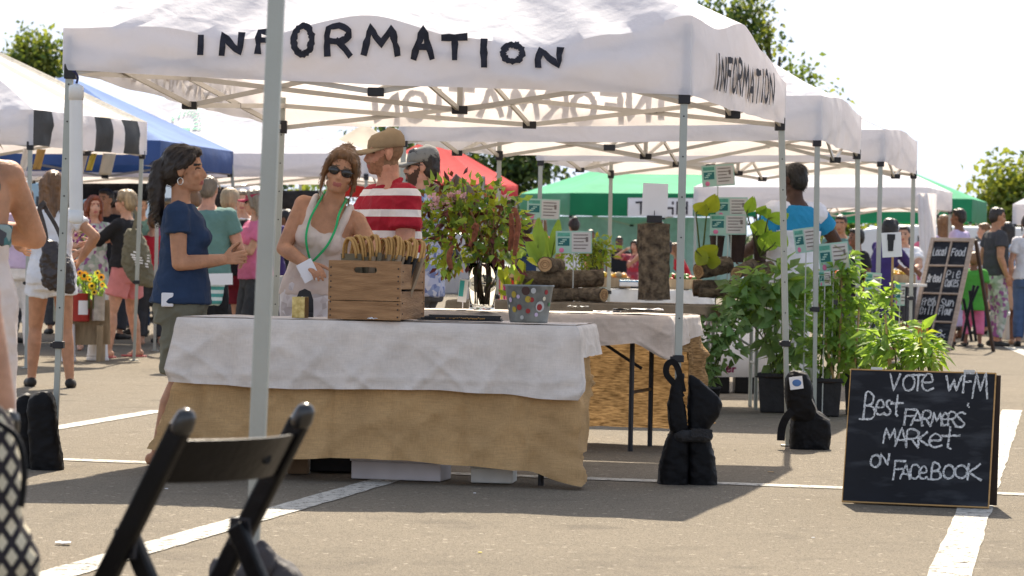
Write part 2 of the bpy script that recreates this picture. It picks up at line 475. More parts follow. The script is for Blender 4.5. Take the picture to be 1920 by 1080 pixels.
LINEP = M('worn_white_line_paint', (.47, .45, .40), .8, .18, 18, .3, 120)
def wear(m):
    n, L = nodes_of(m); b = n['Principled BSDF']
    co = n.new('ShaderNodeTexCoord'); x = n.new('ShaderNodeTexNoise'); x.inputs['Scale'].default_value = 26; x.inputs['Detail'].default_value = 8; x.inputs['Roughness'].default_value = .75
    L(co.outputs['Object'], x.inputs['Vector'])
    mr = n.new('ShaderNodeMapRange'); mr.inputs['From Min'].default_value = .39; mr.inputs['From Max'].default_value = .47; L(x.outputs['Fac'], mr.inputs[0])
    tb = n.new('ShaderNodeBsdfTransparent'); ms = n.new('ShaderNodeMixShader')
    L(mr.outputs[0], ms.inputs[0]); L(tb.outputs[0], ms.inputs[1]); L(b.outputs[0], ms.inputs[2]); L(ms.outputs[0], n['Material Output'].inputs['Surface'])
wear(LINEP)
def line(a, b, wd, ext=0.0, seed=0):
    rr = random.Random(seed)
    a = V((a.x, a.y, 0)); b = V((b.x, b.y, 0)); d = (b - a).normalized(); a -= d * ext; b += d * ext
    nn = V((-d.y, d.x, 0)); n = 60; rows = []
    for i in range(n + 1):
        p = a.lerp(b, i / n)
        row = []
        for s in (-1, 1):
            q = p + nn * wd / 2 * s * (1 + rr.uniform(-.07, .07)); q.z = gz(q.x, q.y) + .004; row.append(q)
        rows.append(row)
    m = MB(); m.grid(rows); return struct(m.build('road_marking', LINEP))
line(G(110, 862), G(1920, 928), .15, 3.0, 1)
line(G(716, 903), G(92, 1082), .15, 1.2, 2)
line(G(1890, 790), G(1780, 1080), .15, 1.6, 3)
line(G(105, 803), G(285, 773), .14, .2, 4)
line(G(1905, 655), G(1990, 690), .2, 1, 5)
line(G(1860, 650), G(1960, 655), .15, 1, 6)

# ------------------------------------------------------------------ tents
def tent(label, C, peak, vh=.28, mats=(WHITE,), matfn=None, feet=None, group=None, texts=(), truss=2, roof_sag=.06, legs=(0, 1, 2, 3), wrinkle=.012, zlow=None, legw=.036, clampz=.75, nt=36, scallop=None, wside=(1, 1, 1, 1)):
    C = [V(c) for c in C]; cen = sum(C, V((0, 0, 0))) / 4
    root = thing('market_tent', label, 'tent', V((cen.x, cen.y, gz(cen.x, cen.y))), group)
    vt = vh if isinstance(vh, (list, tuple)) else [[(0, vh), (1, vh)]] * 4
    peak = V((cen.x, cen.y, peak)) if not isinstance(peak, Vector) else peak
    outs = []
    for i in range(4):
        d = C[(i + 1) % 4] - C[i]; o = V((d.y, -d.x, 0)).normalized()
        if o.dot((C[i] + C[(i + 1) % 4]) / 2 - cen) < 0: o = -o
        outs.append(o)
    def val(i, t, wv, off=0.0):
        a, b = C[i], C[(i + 1) % 4]
        p = a.lerp(b, t); h = interp(vt[i], t)
        e = min(1, min(t, 1 - t) * 12)
        wr = (fbm(V((t * 7 + i * 9.1, wv * 1.3, i * 2.7)), 1.0) * wrinkle * e * 1.4 + noise.noise(V((t * 19 + i * 3, wv * 2.2, 7 + i))) * wrinkle * .6 * e) * wside[i]
        sagb = -.010 * math.sin(math.pi * t) * (1 - wv) + noise.noise(V((t * 9, i, 3.3))) * .006 * (1 - wv) * e
        if scallop: sagb -= 0
        return p + V((0, 0, h * wv + sagb)) + outs[i] * (wr + off + .018 * math.sin(math.pi * wv) * e)
    def roof(i, t, v):
        a = val(i, t, 1.0)
        p = a.lerp(peak, v)
        e = math.sin(math.pi * t)
        p.z -= roof_sag * e * math.sin(math.pi * min(1, v * 1.0)) * (1.0)
        p.z += fbm(V((p.x * 2.3 + i * 5, p.y * 2.3, v * 3)), 1.0) * wrinkle * .9 * min(1, e * 3) * (1 - v) * min(1, v * 8)
        return p
    m = MB()
    for i in range(4):
        for j in range(nt):
            t0, t1 = j / nt, (j + 1) / nt
            m.k = matfn(i, 'valance', (t0 + t1) / 2) if matfn else 0
            m.grid([[val(i, t, wv) for t in (t0, t1)] for wv in ((0, .2, .4, .6, .8, 1) if nt < 100 else [q / 12 for q in range(13)])])
            m.k = matfn(i, 'roof', (t0 + t1) / 2) if matfn else 0
            m.grid([[roof(i, t, v) for t in (t0, t1)] for v in (0, .06, .14, .25, .4, .55, .7, .85, 1)])
    # weld so that shading is continuous
    me_o = m.build('canopy', list(mats), root, smooth=True)
    bm = bmesh.new(); bm.from_mesh(me_o.data); bmesh.ops.remove_doubles(bm, verts=bm.verts, dist=.0006)
    for e in bm.edges:
        if len(e.link_faces) == 2 and e.calc_face_angle(0) > R(38): e.smooth = False
    bm.to_mesh(me_o.data); bm.free()
    for (side, items, wd, mat_) in texts:
        L = (C[(side + 1) % 4] - C[side]).length
        def surf(x, y, lift):                      # x metres along the side, y absolute height
            t = x / L; a = C[side].lerp(C[(side + 1) % 4], t); h = interp(vt[side], t)
            return val(side, t, (y - a.z) / h, .012 + lift)
        for k, (ch, x0, x1, y0, y1) in enumerate(items):
            mm = MB(); letter(mm, ch, x0, y0, x1 - x0, y1 - y0, wd, surf, .30, k * 7 + side); mm.build('painted_letter', mat_, root)
    zt = [C[i].z + interp(vt[i], 0) - .08 for i in range(4)]
    zl = [c.z - .01 for c in C]
    ins = [C[i] + (V((cen.x, cen.y, 0)) - V((C[i].x, C[i].y, 0))).normalized() * .045 for i in range(4)]
    for i in legs:
        top = V((ins[i].x, ins[i].y, zt[i] + .05)); fx, fy = (feet or {}).get(i, (0, 0))
        ft = V((ins[i].x + fx, ins[i].y + fy, gz(ins[i].x, ins[i].y)))
        mid = top.lerp(ft, (top.z - (ft.z + clampz)) / (top.z - ft.z))
        g = MB(); g.bar(mid, top, legw, legw, V((0, 1, 0))); lg = g.build('leg', METAL, root, bevel=.003)
        g = MB(); g.bar(ft + V((0, 0, .006)), mid, legw * .78, legw * .78, V((0, 1, 0))); g.box(ft + V((0, 0, .006)), (.08, .08, .008)); lo = g.build('leg_extension', METAL, lg, world=False, bevel=.002)
        for q in (lo,):
            q.location = -root.location
        if wrinkle > .02 and nt > 100:
            for q_ in range(7):
                pz = mid.lerp(top, .12 + q_ * .12) + V((0, -legw / 2 - .001, 0)); g = MB(); g.ellip(pz, (.004, .0015, .004)); q = g.build('leg_button', BLACKP, lg, world=False); q.location = -root.location
        g = MB(); g.box(mid, (legw * 1.5, legw * 1.5, .035)); g.box(mid + V((-.02, -.01, .0)), (.04, .02, .022)); q = g.build('clamp', BLACKP, lg, world=False, bevel=.003); q.location = -root.location
        g = MB(); g.box(V((ins[i].x, ins[i].y, C[i].z - .005)), (legw * 1.6, legw * 1.6, .075)); q = g.build('corner_bracket', BLACKP, lg, world=False, bevel=.004); q.location = -root.location
    if truss:
        mids = []; lowz = zlow if zlow is not None else min(zl) - .01
        bars = []
        for i in range(4):
            j = (i + 1) % 4
            a, b = ins[i], ins[j]; mxy = (a + b) / 2 - outs[i] * .02
            mt = V((mxy.x, mxy.y, (zt[i] + zt[j]) / 2)); ml = V((mxy.x, mxy.y, lowz)); mids.append((mt, ml))
            at, al = V((a.x, a.y, zt[i])), V((a.x, a.y, zl[i])); bt, bl = V((b.x, b.y, zt[j])), V((b.x, b.y, zl[j]))
            o = outs[i] * .012
            bars += [(at - o, ml - o), (al + o * .3, mt + o * .3), (bt - o, ml - o), (bl + o * .3, mt + o * .3)]
        hub_t = V((cen.x, cen.y, lowz + .33)); hub_l = V((cen.x, cen.y, lowz))
        if truss > 1:
            for mt, ml in mids: bars += [(mt, hub_l), (ml, hub_t)]
        for a, b in bars:
            g = MB(); g.bar(a, b, .014, .026, V((0, 0, 1))); g.build('truss_bar', METAL2, root)
        for mt, ml in mids:
            g = MB(); g.box(ml, (.08, .05, .042)); g.build('truss_joint', BLACKP, root, bevel=.004)
        for i in range(4):
            a = V((ins[i].x, ins[i].y, zt[i])).lerp(mids[i][1], .5)
            g = MB(); g.box(a, (.035, .035, .028)); g.build('truss_joint', BLACKP, root, bevel=.004)
        if truss > 1:
            g = MB(); g.box(hub_l, (.085, .085, .042)); g.build('truss_joint', BLACKP, root, bevel=.004)
            g = MB(); g.bar(hub_l, V((cen.x, cen.y, peak.z - .03)), .03, .03); g.build('mast', METAL2, root)
    root['_'] = 0; del root['_']
    return root, val, C, vt

# information tent
T1C = [P(117, 131, 14.66), P(1294, 178, 14.47), P(1473, 232, 17.5), P(522, 237, 17.7)]
def px_items(word, C0, C1, boxes, Y):
    L = (C1 - C0).length; out = []
    for ch, (xa, xb, yt, yb) in zip(word, boxes):
        ta = (P(xa, (yt + yb) / 2, Y).x - C0.x) / (C1.x - C0.x); tb = (P(xb, (yt + yb) / 2, Y).x - C0.x) / (C1.x - C0.x)
        out.append((ch, ta * L, tb * L, P((xa + xb) / 2, yb, Y).z, P((xa + xb) / 2, yt, Y).z))
    return out
front_boxes = [(370, 379, 68, 96), (415, 452, 64, 98), (484, 513, 59, 95), (552, 586, 48, 100), (616, 656, 50, 100), (684, 747, 51, 98), (777, 810, 54, 106), (832, 872, 70, 108), (902, 914, 78, 122), (944, 980, 85, 116), (1010, 1050, 94, 124)]
f_items = px_items('INFORMATION', T1C[0], T1C[1], front_boxes, 14.56)
sideL = (T1C[2] - T1C[1]).length
r_items = []
wr = [.35, .75, .7, .8, .75, 1.05, .8, .8, .35, .8, .85]; tot = sum(wr) + 10 * .28; x = .19; W_ = .60
for ch, a in zip('INFORMATION', wr):
    ww = a / tot * W_ * sideL; t = x
    zb = T1C[1].z + (T1C[2].z - T1C[1].z) * x + .085 + .01 * math.sin(x * 20)
    r_items.append((ch, x * sideL, x * sideL + ww, zb, zb + .155)); x += (a + .28) / tot * W_
backL = (T1C[3] - T1C[2]).length
b_items = []; x = .235; W_ = .575
for ch, a in zip('INFORMATION', wr):
    ww = a / tot * W_ * backL
    zb = T1C[2].z + (T1C[3].z - T1C[2].z) * x + .06 + .02 * math.sin(x * 14)
    b_items.append((ch, x * backL, x * backL + ww, zb, zb + .155)); x += (a + .28) / tot * W_
leftL = (T1C[0] - T1C[3]).length
l_items = []; x = .22; W_ = .56
for ch, a in zip('INFORMATION', wr):
    ww = a / tot * W_ * leftL
    zb = T1C[3].z + (T1C[0].z - T1C[3].z) * x + .06
    l_items.append((ch, x * leftL, x * leftL + ww, zb, zb + .15)); x += (a + .28) / tot * W_
vf = [(0, .205), (.15, .23), (.28, .185), (.49, .325), (.64, .235), (.76, .20), (.88, .28), (1, .385)]
vr = [(0, .385), (.2, .37), (.5, .46), (.72, .36), (1, .24)]
vb = [(0, .24), (.5, .26), (1, .2)]
vl = [(0, .2), (.5, .25), (1, .205)]
tent('white INFORMATION tent with hand painted black letters, nearest canopy in the photo', T1C, 3.2, [vf, vr, vb, vl], feet={0: (-.045, 0), 2: (.085, 0), 3: (-.03, 0), 1: (-.005, 0)},
     texts=[(0, f_items, .031, PAINT), (1, r_items, .034, PAINT), (2, b_items, .034, PAINT), (3, l_items, .032, PAINT)], wrinkle=.022, wside=(1, .22, 1, 1), zlow=1.875, nt=180, clampz=.60, group='white canopies in a row')
tent('white pop up canopy directly behind the INFORMATION tent over the potted plants', [P(747, 264, 20.9), P(1540, 263, 20.7), P(1614, 289, 23.7), P(930, 291, 23.8)], 3.15, [[(0, .27), (1, .31)], [(0, .31), (.5, .36), (1, .30)], [(0, .28), (1, .28)], [(0, .28), (1, .27)]], legs=(0, 1, 2, 3), feet={1: (.02, 0), 2: (.05, 0), 0: (0, 0)}, group='white canopies in a row')
tent('white pop up canopy third in the row, farthest from the INFORMATION tent', [P(1006, 301, 25.2), P(1658, 303, 25.2), P(1719, 327, 28.2), P(1140, 326, 28.2)], 2.95, [[(0, .24), (1, .27)], [(0, .28), (.55, .34), (1, .31)], [(0, .26), (1, .26)], [(0, .26), (1, .24)]], group='white canopies in a row')

# striped tent far left
def stripes(i, part, t):
    if i == 1:
        if part == 'valance': return 1 if t < .15 or .54 < t < .67 or .79 < t < .92 else 0
        return 1 if t > .86 else (2 if int(t * 7) in (2, 4) else 0)
    if i == 2: return 0
    return 2 if part == 'roof' and int(t * 9) % 3 == 1 else 0
a, b = P(62, 272, 26.2), P(275, 290, 28.5)
dv = V((-3.0, .35, 0))
tent('white tent with black striped side flaps, leftmost canopy', [a + dv, a, b, b + dv], 3.22, .31, (WHITE, BLACKC, CREAM), stripes, feet={2: (-.04, 0)}, wrinkle=.03, truss=1, group='canopies along the left')
a, b = P(300, 310, 31.2), P(437, 326, 34.8)
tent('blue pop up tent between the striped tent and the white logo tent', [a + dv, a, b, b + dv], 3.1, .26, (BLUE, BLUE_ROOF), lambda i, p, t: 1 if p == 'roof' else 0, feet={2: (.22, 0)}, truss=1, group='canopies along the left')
tw, twval, twC, twv = tent('wide white tent with a green half disc logo on its roof', [P(10, 330, 35.4), P(692, 331, 35.0), P(745, 345, 38.2), P(90, 345, 38.6)], 3.2, .27, feet={}, truss=2, legs=(1, 2), group='canopies along the left')
# logo on the front roof slope
LOGO = M('faded_green_print', (.18, .50, .34), .8, .2)
lg = MB(); lp = []
pk = sum(twC, V((0, 0, 0))) / 4; pk.z = 3.2
def twroof(t, v):
    q = twval(0, t, 1.0).lerp(pk, v); q.z += .012 - .06 * math.sin(math.pi * t) * math.sin(math.pi * v); q.y -= .012; return q
n = 24
lg.grid([[twroof(.415 + .062 * math.cos(math.pi * k / n) * (1 if q else 0), .44 - .22 * (math.sin(math.pi * k / n) if q else 0) * .8) for k in range(n + 1)] for q in (0, 1)])
for k in range(14):
    aa = R(200) - R(220) * k / 13
    for r0, r1 in ((.065, .085), (.092, .10)):
        p0, p1 = [(.415 + r * 1.15 * math.cos(aa), .45 + r * 2.9 * max(-.1, math.sin(aa))) for r in (r0, r1)]
        tx, ty = -math.sin(aa) * .004, math.cos(aa) * .01
        lg.quad(twroof(p0[0] - tx, p0[1] - ty), twroof(p0[0] + tx, p0[1] + ty), twroof(p1[0] + tx, p1[1] + ty), twroof(p1[0] - tx, p1[1] - ty))
lg.build('roof_logo', LOGO, tw)
tent('cream canvas tent half hidden behind the white logo tent', [P(560, 335, 40), P(765, 335, 40), P(800, 345, 43), P(600, 345, 43)], 3.05, .22, (CREAM,), truss=0, group='canopies along the left')
tent('red pop up tent behind the bearded man in the grey cap', [P(640, 368, 42.5), P(906, 372, 42.5), P(971, 372, 46.5), P(720, 372, 46.5)], 3.02, .20, (RED,), truss=0)
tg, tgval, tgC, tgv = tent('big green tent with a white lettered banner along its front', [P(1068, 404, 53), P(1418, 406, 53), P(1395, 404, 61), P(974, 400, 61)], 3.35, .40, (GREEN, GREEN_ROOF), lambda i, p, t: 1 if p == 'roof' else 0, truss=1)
# banner on the green tent
bn = MB(); bn.grid([[tgval(0, t, wv, .03) for t in (.31, .4, .5, .6, .66)] for wv in (.0, .5, .80)])
bo = bn.build('banner', PAPER, tg)
L_ = (tgC[1] - tgC[0]).length
for ch, x0 in (('T', .355), ('T', .43), ('H', .50), ('H', .575)):
    mm = MB(); letter(mm, ch, x0 * L_, 0, .17, .2, .035, lambda x, y, l: tgval(0, x / L_, .12 + y / .4 * 1.0, .036 + l), .05, 3)
    o = mm.build('banner_letter', PAINT, bo, world=False); o.location = -tg.location
bk = MB(); bk.grid([[tgC[3].lerp(tgC[2], u) + V((0, .0, -1.6 + 1.55 * vv)) + V((0, .05 * math.sin(u * 40), 0)) for u in [k / 40 for k in range(41)]] for vv in (0, .5, 1)])
bk.build('back_curtain', M('pale_blue_tarp', (.38, .52, .55), .7, .1), tg)
tent('white tent with a hanging white side curtain near the window pane chalkboard', [P(1300, 388, 40), P(1738, 389, 40), P(1785, 396, 43.5), P(1370, 396, 43.5)], 3.05, .27, truss=2)
t_last = bpy.data.objects[-1] if False else None
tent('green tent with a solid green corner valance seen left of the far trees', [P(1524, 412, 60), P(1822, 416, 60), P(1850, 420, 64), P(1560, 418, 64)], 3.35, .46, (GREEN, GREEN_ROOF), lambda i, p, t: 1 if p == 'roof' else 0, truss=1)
tent('white tent cut by the right edge of the photo', [P(1898, 420, 44), P(2300, 424, 44), P(2330, 428, 47.5), P(1940, 424, 47.5)], 3.2, .29, truss=0)
# side curtain
cu = MB(); a = P(1720, 362, 39.9); b = P(1756, 362, 39.9)
rows = []
for k in range(14):
    v = k / 13; sh = .0 + .12 * v; nar = 1 - .45 * v
    rows.append([V((a.x + sh + (b.x - a.x) * nar * u, 39.9 + .03 * math.sin(u * 17 + v), a.z - v * 1.95)) for u in [j / 10 for j in range(11)]])
cu.grid(rows)
ct = tag(cu.build('side_curtain', WHITE, smooth=True), 'gathered white tent curtain hanging behind the window pane chalkboard', 'curtain')
# ------------------------------------------------------------------ people
def skin(name, c):
    m = M(name, c, .58, .17, 17, .22, 70, spec=.28)
    n, L = nodes_of(m); b = n['Principled BSDF']
    b.inputs['Subsurface Weight'].default_value = .12
    b.inputs['Subsurface Radius'].default_value = (.02, .008, .005)
    return m
SK_TAN = skin('tanned_skin', (.46, .235, .135))
SK_LIGHT = skin('light_skin', (.55, .31, .21))
SK_PINK = skin('pinkish_skin', (.56, .29, .20))
SK_BROWN = skin('brown_skin', (.20, .095, .055))
SK_DARK = skin('dark_skin', (.075, .038, .026))
def hairm(name, c): return M(name, c, .45, .45, 30, .7, 30, spec=.5, stretch=(1, 1, .12))
H_DARK = hairm('dark_brown_hair', (.022, .014, .010))
H_BLACK = hairm('black_hair', (.010, .008, .008))
H_BROWN = hairm('light_brown_hair', (.17, .085, .035))
H_BLOND = hairm('ash_blond_hair', (.36, .27, .16))
H_GREY = hairm('greying_hair', (.22, .17, .12))
H_RED = hairm('auburn_hair', (.20, .05, .018))
LIP = M('lips', (.38, .12, .10), .45)
EYE = M('eyes', (.03, .022, .02), .2)
STUB = M('stubble', (.33, .165, .095), .7, .25, 60)
def cloth(name, c, **k): return M(name, c, .88, .10, 10, .28, 34, **k)

SEC_F = [(.80, .150, .115, -.015), (.88, .172, .128, -.012), (.97, .168, .122, -.005), (1.08, .132, .098, .0), (1.16, .138, .100, .004), (1.27, .152, .112, .012), (1.36, .158, .098, .004), (1.42, .138, .075, -.005), (1.465, .075, .055, -.008), (1.50, .052, .050, -.004), (1.56, .050, .050, .006)]
SEC_M = [(.80, .150, .110, -.01), (.88, .168, .122, -.008), (.97, .165, .120, .0), (1.08, .158, .118, .006), (1.18, .168, .122, .008), (1.29, .185, .128, .008), (1.38, .190, .110, .0), (1.435, .160, .082, -.006), (1.475, .080, .060, -.008), (1.505, .057, .056, -.004), (1.57, .054, .055, .006)]
def sec_at(S, z):
    for a, b in zip(S, S[1:]):
        if z <= b[0]:
            t = max(0, (z - a[0]) / (b[0] - a[0])); return [a[i] + (b[i] - a[i]) * t for i in range(4)]
    return list(S[-1])

def ik(a, c, l1, l2, hint):
    a, c = V(a), V(c); d = c - a; L = d.length
    if L > (l1 + l2) * .995: c = a + d.normalized() * (l1 + l2) * .995; d = c - a; L = d.length
    u = d.normalized(); x = (l1 * l1 - l2 * l2 + L * L) / (2 * L); h = math.sqrt(max(0, l1 * l1 - x * x))
    hv = V(hint); hv = hv - u * hv.dot(u)
    hv = hv.normalized() if hv.length > 1e-6 else V((0, 1, 0))
    return a + u * x + hv * h, c

def hand_into(mb, wrist, d, n, side, k, curl=.5, spread=1.0):
    d = d.normalized(); n = (n - d * n.dot(d)).normalized(); ac = d.cross(n) * side      # ac points to the thumb side
    w = V(wrist)
    for q in (-.024, -.008, .010, .026):
        mb.capsule(w + ac * q * .6 * k, w + d * .082 * k + ac * q * k, .013 * k, .0115 * k, 8, 2)
    mb.ellip(w + d * .045 * k, (.034 * k, .030 * k, .014 * k), Matrix((ac, d, n)).transposed(), 10, 6)
    for q, L, r in ((.030, .072, .0088), (.011, .082, .0092), (-.009, .076, .0088), (-.027, .060, .0078)):
        p = w + d * .082 * k + ac * q * k; dd = (d + ac * q * 2.0 * spread).normalized(); a = curl * (1 + (.03 - q) * 3)
        for s, f in ((.45, .35), (.32, .55), (.24, .45)):
            rot = Matrix.Rotation(-a * f if False else a * f, 3, dd.cross(n))
            dd = (rot @ dd).normalized() if (rot @ dd).dot(n) > dd.dot(n) - 1e-6 else (Matrix.Rotation(-a * f, 3, dd.cross(n)) @ dd).normalized()
            e = p + dd * L * s * k
            mb.capsule(p, e, r * k, r * .93 * k, 8, 2); p = e; r *= .93
    p = w + d * .022 * k + ac * .026 * k; dd = (d * .75 + ac * .75 + n * .25).normalized()
    for L, r in ((.042, .0125), (.032, .0105), (.026, .0092)):
        e = p + dd * L * k; mb.capsule(p, e, r * k, r * .9 * k, 8, 2); p = e; dd = (dd + d * .35 + n * .18).normalized()

def wrinkle(vs, fs, amp, f, seed):
    me = bpy.data.meshes.new('t'); me.from_pydata([tuple(v) for v in vs], [], fs); me.update()
    ns = [v.normal.copy() for v in me.vertices]; bpy.data.meshes.remove(me)
    o = V((seed * 3.7, seed * 1.3, seed))
    return [v + n * amp * (1.1 * (1 - abs(noise.noise(V((v.x * f * .9 + v.z * f * .35, v.y * f * .9 - v.z * f * .3, v.z * f * .8)) + o))) ** 4 - .35 + .5 * noise.noise(V((v.x * f, v.y * f, v.z * f * 1.5)) + o) + .5 * noise.noise(V((v.x * f * 2.4, v.y * f * 2.4, v.z * f * 3)) + o)) for v, n in zip(vs, ns)]

def put_mesh(name, vs, fs, mats, parent, midx=None):
    me = bpy.data.meshes.new(name); me.from_pydata([tuple(v) for v in vs], [], fs)
    for m in (mats if isinstance(mats, (list, tuple)) else [mats]): me.materials.append(m)
    if midx: me.polygons.foreach_set('material_index', midx)
    me.polygons.foreach_set('use_smooth', [True] * len(me.polygons)); me.update()
    o = bpy.data.objects.new(name, me); col.objects.link(o)
    if parent is not None: o.parent = parent
    return o

class Person: pass
PEOPLE = []
def person(label, loc, heading, h=1.7, fem=True, sk=SK_TAN, lean=0, side=0, twist=0, head=(0, 0, 0), lw=None, rw=None, le=(-.3, -.6, -.2), re=(.3, -.6, -.2), feet=((-.10, .02), (.10, -.02)),
           knee=(0, 1, 0), clothes=(), hair=None, hairm_=H_DARK, vox=.012, curl=.6, girth=1.0, headk=1.0, hipz=None, ankles=None, lpalm=(1, 0, 0), rpalm=(-1, 0, 0), group=None, beard=None, hips=(0, 0), shoes=None, face=True, buzz=False, chest=0, cat='person', lookm=None):
    k = h / 1.75
    S = SEC_F if fem else SEC_M
    hz = (hipz if hipz is not None else .95 * k) - .95 * k
    hp = V((hips[0], hips[1], hz))
    piv = V((0, 0, .97 * k))
    def Tm(z):
        f = min(1, max(0, (z - .90 * k) / (.38 * k))); f = f * f * (3 - 2 * f)
        return Matrix.Rotation(-R(lean) * f, 3, 'X') @ Matrix.Rotation(R(side) * f, 3, 'Y') @ Matrix.Rotation(R(twist) * f, 3, 'Z')
    def T(p):
        p = V(p)
        # integrate the bend along the spine so that the waist curves
        if p.z <= .90 * k: return p + hp
        q = V((0, 0, .90 * k)); z = .90 * k; n = 6; top = p.z
        for i in range(n):
            zz = z + (top - .90 * k) / n; q = q + Tm((z + zz) / 2) @ V((0, 0, zz - z)); z = zz
        return q + Tm(top) @ V((p.x, p.y, 0)) + hp
    def section(z, infl=0.0, seg=24, sx=1.0):
        rx, ry, yo = sec_at(S, z)[1:]
        g = girth if z < 1.42 else 1
        rx = rx * k * g * sx + infl; ry = ry * k * g + infl
        return [T((math.copysign(abs(math.cos(a)) ** .85, math.cos(a)) * rx, math.copysign(abs(math.sin(a)) ** .85, math.sin(a)) * ry + yo * k, z * k)) for a in [2 * math.pi * i / seg for i in range(seg)]]
    sw = (.150 if fem else .178) * k * (1 + (girth - 1) * .6)
    SH = {-1: T((-sw, -.012 * k, 1.405 * k)), 1: T((sw, -.012 * k, 1.405 * k))}
    HIP = {-1: V((-.088 * k, 0, .90 * k)) + hp, 1: V((.088 * k, 0, .90 * k)) + hp}
    L1, L2 = .285 * k, .245 * k
    EL = {}; WR = {}
    for s, wv, hint in ((-1, lw, le), (1, rw, re)):
        tgt = V(wv) if wv is not None else SH[s] + V((s * .06, .05, -.50)) * k
        EL[s], WR[s] = ik(SH[s], tgt, L1, L2, hint)
    KN = {}; AN = {}
    for s, f in ((-1, feet[0]), (1, feet[1])):
        a = V((f[0], f[1], .075 * k)) if ankles is None else V(ankles[0 if s < 0 else 1])
        KN[s], AN[s] = ik(HIP[s], a, .425 * k, .415 * k, knee)
    NB = T((0, -.004 * k, 1.50 * k))
    Rh = Matrix.Rotation(R(head[0]), 3, 'Z') @ Matrix.Rotation(-R(head[1]), 3, 'X') @ Matrix.Rotation(R(head[2]), 3, 'Y')
    ndir = Tm(1.5 * k) @ V((0, .03, 1)); hk = k * headk * 1.0
    HC = NB + (ndir * .055 + Rh @ V((0, .018, .085))) * k * (.5 + .5 * headk)
    def Hd(p): return HC + Rh @ (V(p) * hk)
    bd = MB()
    zs = [.80, .86, .92, .97, 1.03, 1.08, 1.14, 1.2, 1.27, 1.33, 1.38, 1.42, 1.445, 1.465, 1.5, 1.56]
    bd.rings([section(z) for z in zs])
    if fem:
        for s in (-1, 1): bd.ellip(T((s * .068 * k, (.085 + chest) * k, 1.265 * k)), (.066 * k, .058 * k, .062 * k))
    ar = (.046, .039, .041, .028) if fem else (.056, .046, .048, .033)
    gl = 1 + (girth - 1) * .7
    for s in (-1, 1):
        bd.ellip(SH[s] + V((0, 0, -.01 * k)), [(.055 if fem else .066) * k * gl] * 3)
        bd.capsule(T((s * .06 * k, -.01 * k, 1.42 * k)), SH[s], .045 * k, .048 * k)
        m = SH[s].lerp(EL[s], .45)
        bd.capsule(SH[s], m, ar[0] * 1.05 * k * gl, ar[0] * k * gl); bd.capsule(m, EL[s], ar[0] * k * gl, ar[1] * k * gl)
        f = EL[s].lerp(WR[s], .3); bd.capsule(EL[s], f, ar[1] * k * gl, ar[2] * k * gl); bd.capsule(f, WR[s], ar[2] * k * gl, ar[3] * k)
        th = .088 if fem else .086
        m = HIP[s].lerp(KN[s], .45)
        bd.capsule(HIP[s], m, th * k * gl, .076 * k * gl); bd.capsule(m, KN[s], .076 * k * gl, .056 * k * gl)
        back = V((0, -.012 * k, 0)); c = KN[s].lerp(AN[s], .32) + back
        bd.capsule(KN[s], c, .053 * k, .056 * k * gl); bd.capsule(c, AN[s], .056 * k * gl, .036 * k)
        tox = V((s * .05, .145, 0)) * k; an = AN[s]
        bd.capsule(an + V((0, -.035 * k, -.035 * k)), an + V((s * .02 * k, .07 * k, -.04 * k)), .036 * k, .033 * k); bd.capsule(an + V((s * .02 * k, .06 * k, -.045 * k)), an + V((s * .03 * k, .14 * k, -.055 * k)), .034 * k, .020 * k); bd.capsule(an, an + V((0, .06 * k, -.035 * k)), .036 * k, .03 * k)
    # neck and head
    bd.capsule(NB + V((0, -.005, -.03)) * k, Hd((0, -.025, -.05)), (.050 if fem else .056) * k, (.048 if fem else .053) * k)
    wj = .92 if fem else 1.0
    bd.ellip(Hd((0, -.012, .028)), [x * hk for x in (.077, .096, .088)], Rh)
    bd.ellip(Hd((0, .030, -.035)), [x * hk for x in (.061 * wj, .066, .078)], Rh)
    bd.ellip(Hd((0, .062, -.088)), [x * hk for x in (.030 * wj, .028, .024)], Rh)
    bd.capsule(Hd((-.045 * wj, -.005, -.075)), Hd((-.012, .058, -.097)), .022 * hk, .016 * hk); bd.capsule(Hd((.045 * wj, -.005, -.075)), Hd((.012, .058, -.097)), .022 * hk, .016 * hk)
    if face:
        bd.capsule(Hd((0, .082, .008)), Hd((0, .103, -.030)), .009 * hk, .0125 * hk, 8); bd.ellip(Hd((0, .096, -.035)), [x * hk for x in (.018, .012, .010)], Rh)
        bd.capsule(Hd((-.042, .070, .026)), Hd((.042, .070, .026)), .014 * hk, .014 * hk, 8)
        for s in (-1, 1): bd.ellip(Hd((s * .040, .062, -.030)), [x * hk for x in (.024, .020, .020)], Rh)
        bd.ellip(Hd((0, .088, -.060)), [x * hk for x in (.024, .010, .007)], Rh); bd.ellip(Hd((0, .086, -.071)), [x * hk for x in (.021, .010, .007)], Rh)
    for s in (-1, 1): bd.ellip(Hd((s * .078, -.012, -.008)), [x * hk for x in (.010, .020, .033)], Rh @ Matrix.Rotation(R(-s * 18), 3, 'Z'))
    vs, fs = remeshed(bd, vox, 2)
    hv = MB()
    for s, pal in ((-1, lpalm), (1, rpalm)): hand_into(hv, WR[s], (WR[s] - EL[s]), V(pal), -s if False else s, k, curl)
    if vox < .009: hvs, hfs = remeshed(hv, .0042, 1)
    else: hvs, hfs = hv.v, hv.f
    b0 = len(vs); nbf = len(fs); vs = vs + hvs; fs = fs + [tuple(i + b0 for i in f) for f in hfs]
    mats = [sk, EYE, LIP, hairm_ if beard is None else STUB, hairm_]; midx = [0] * len(fs)
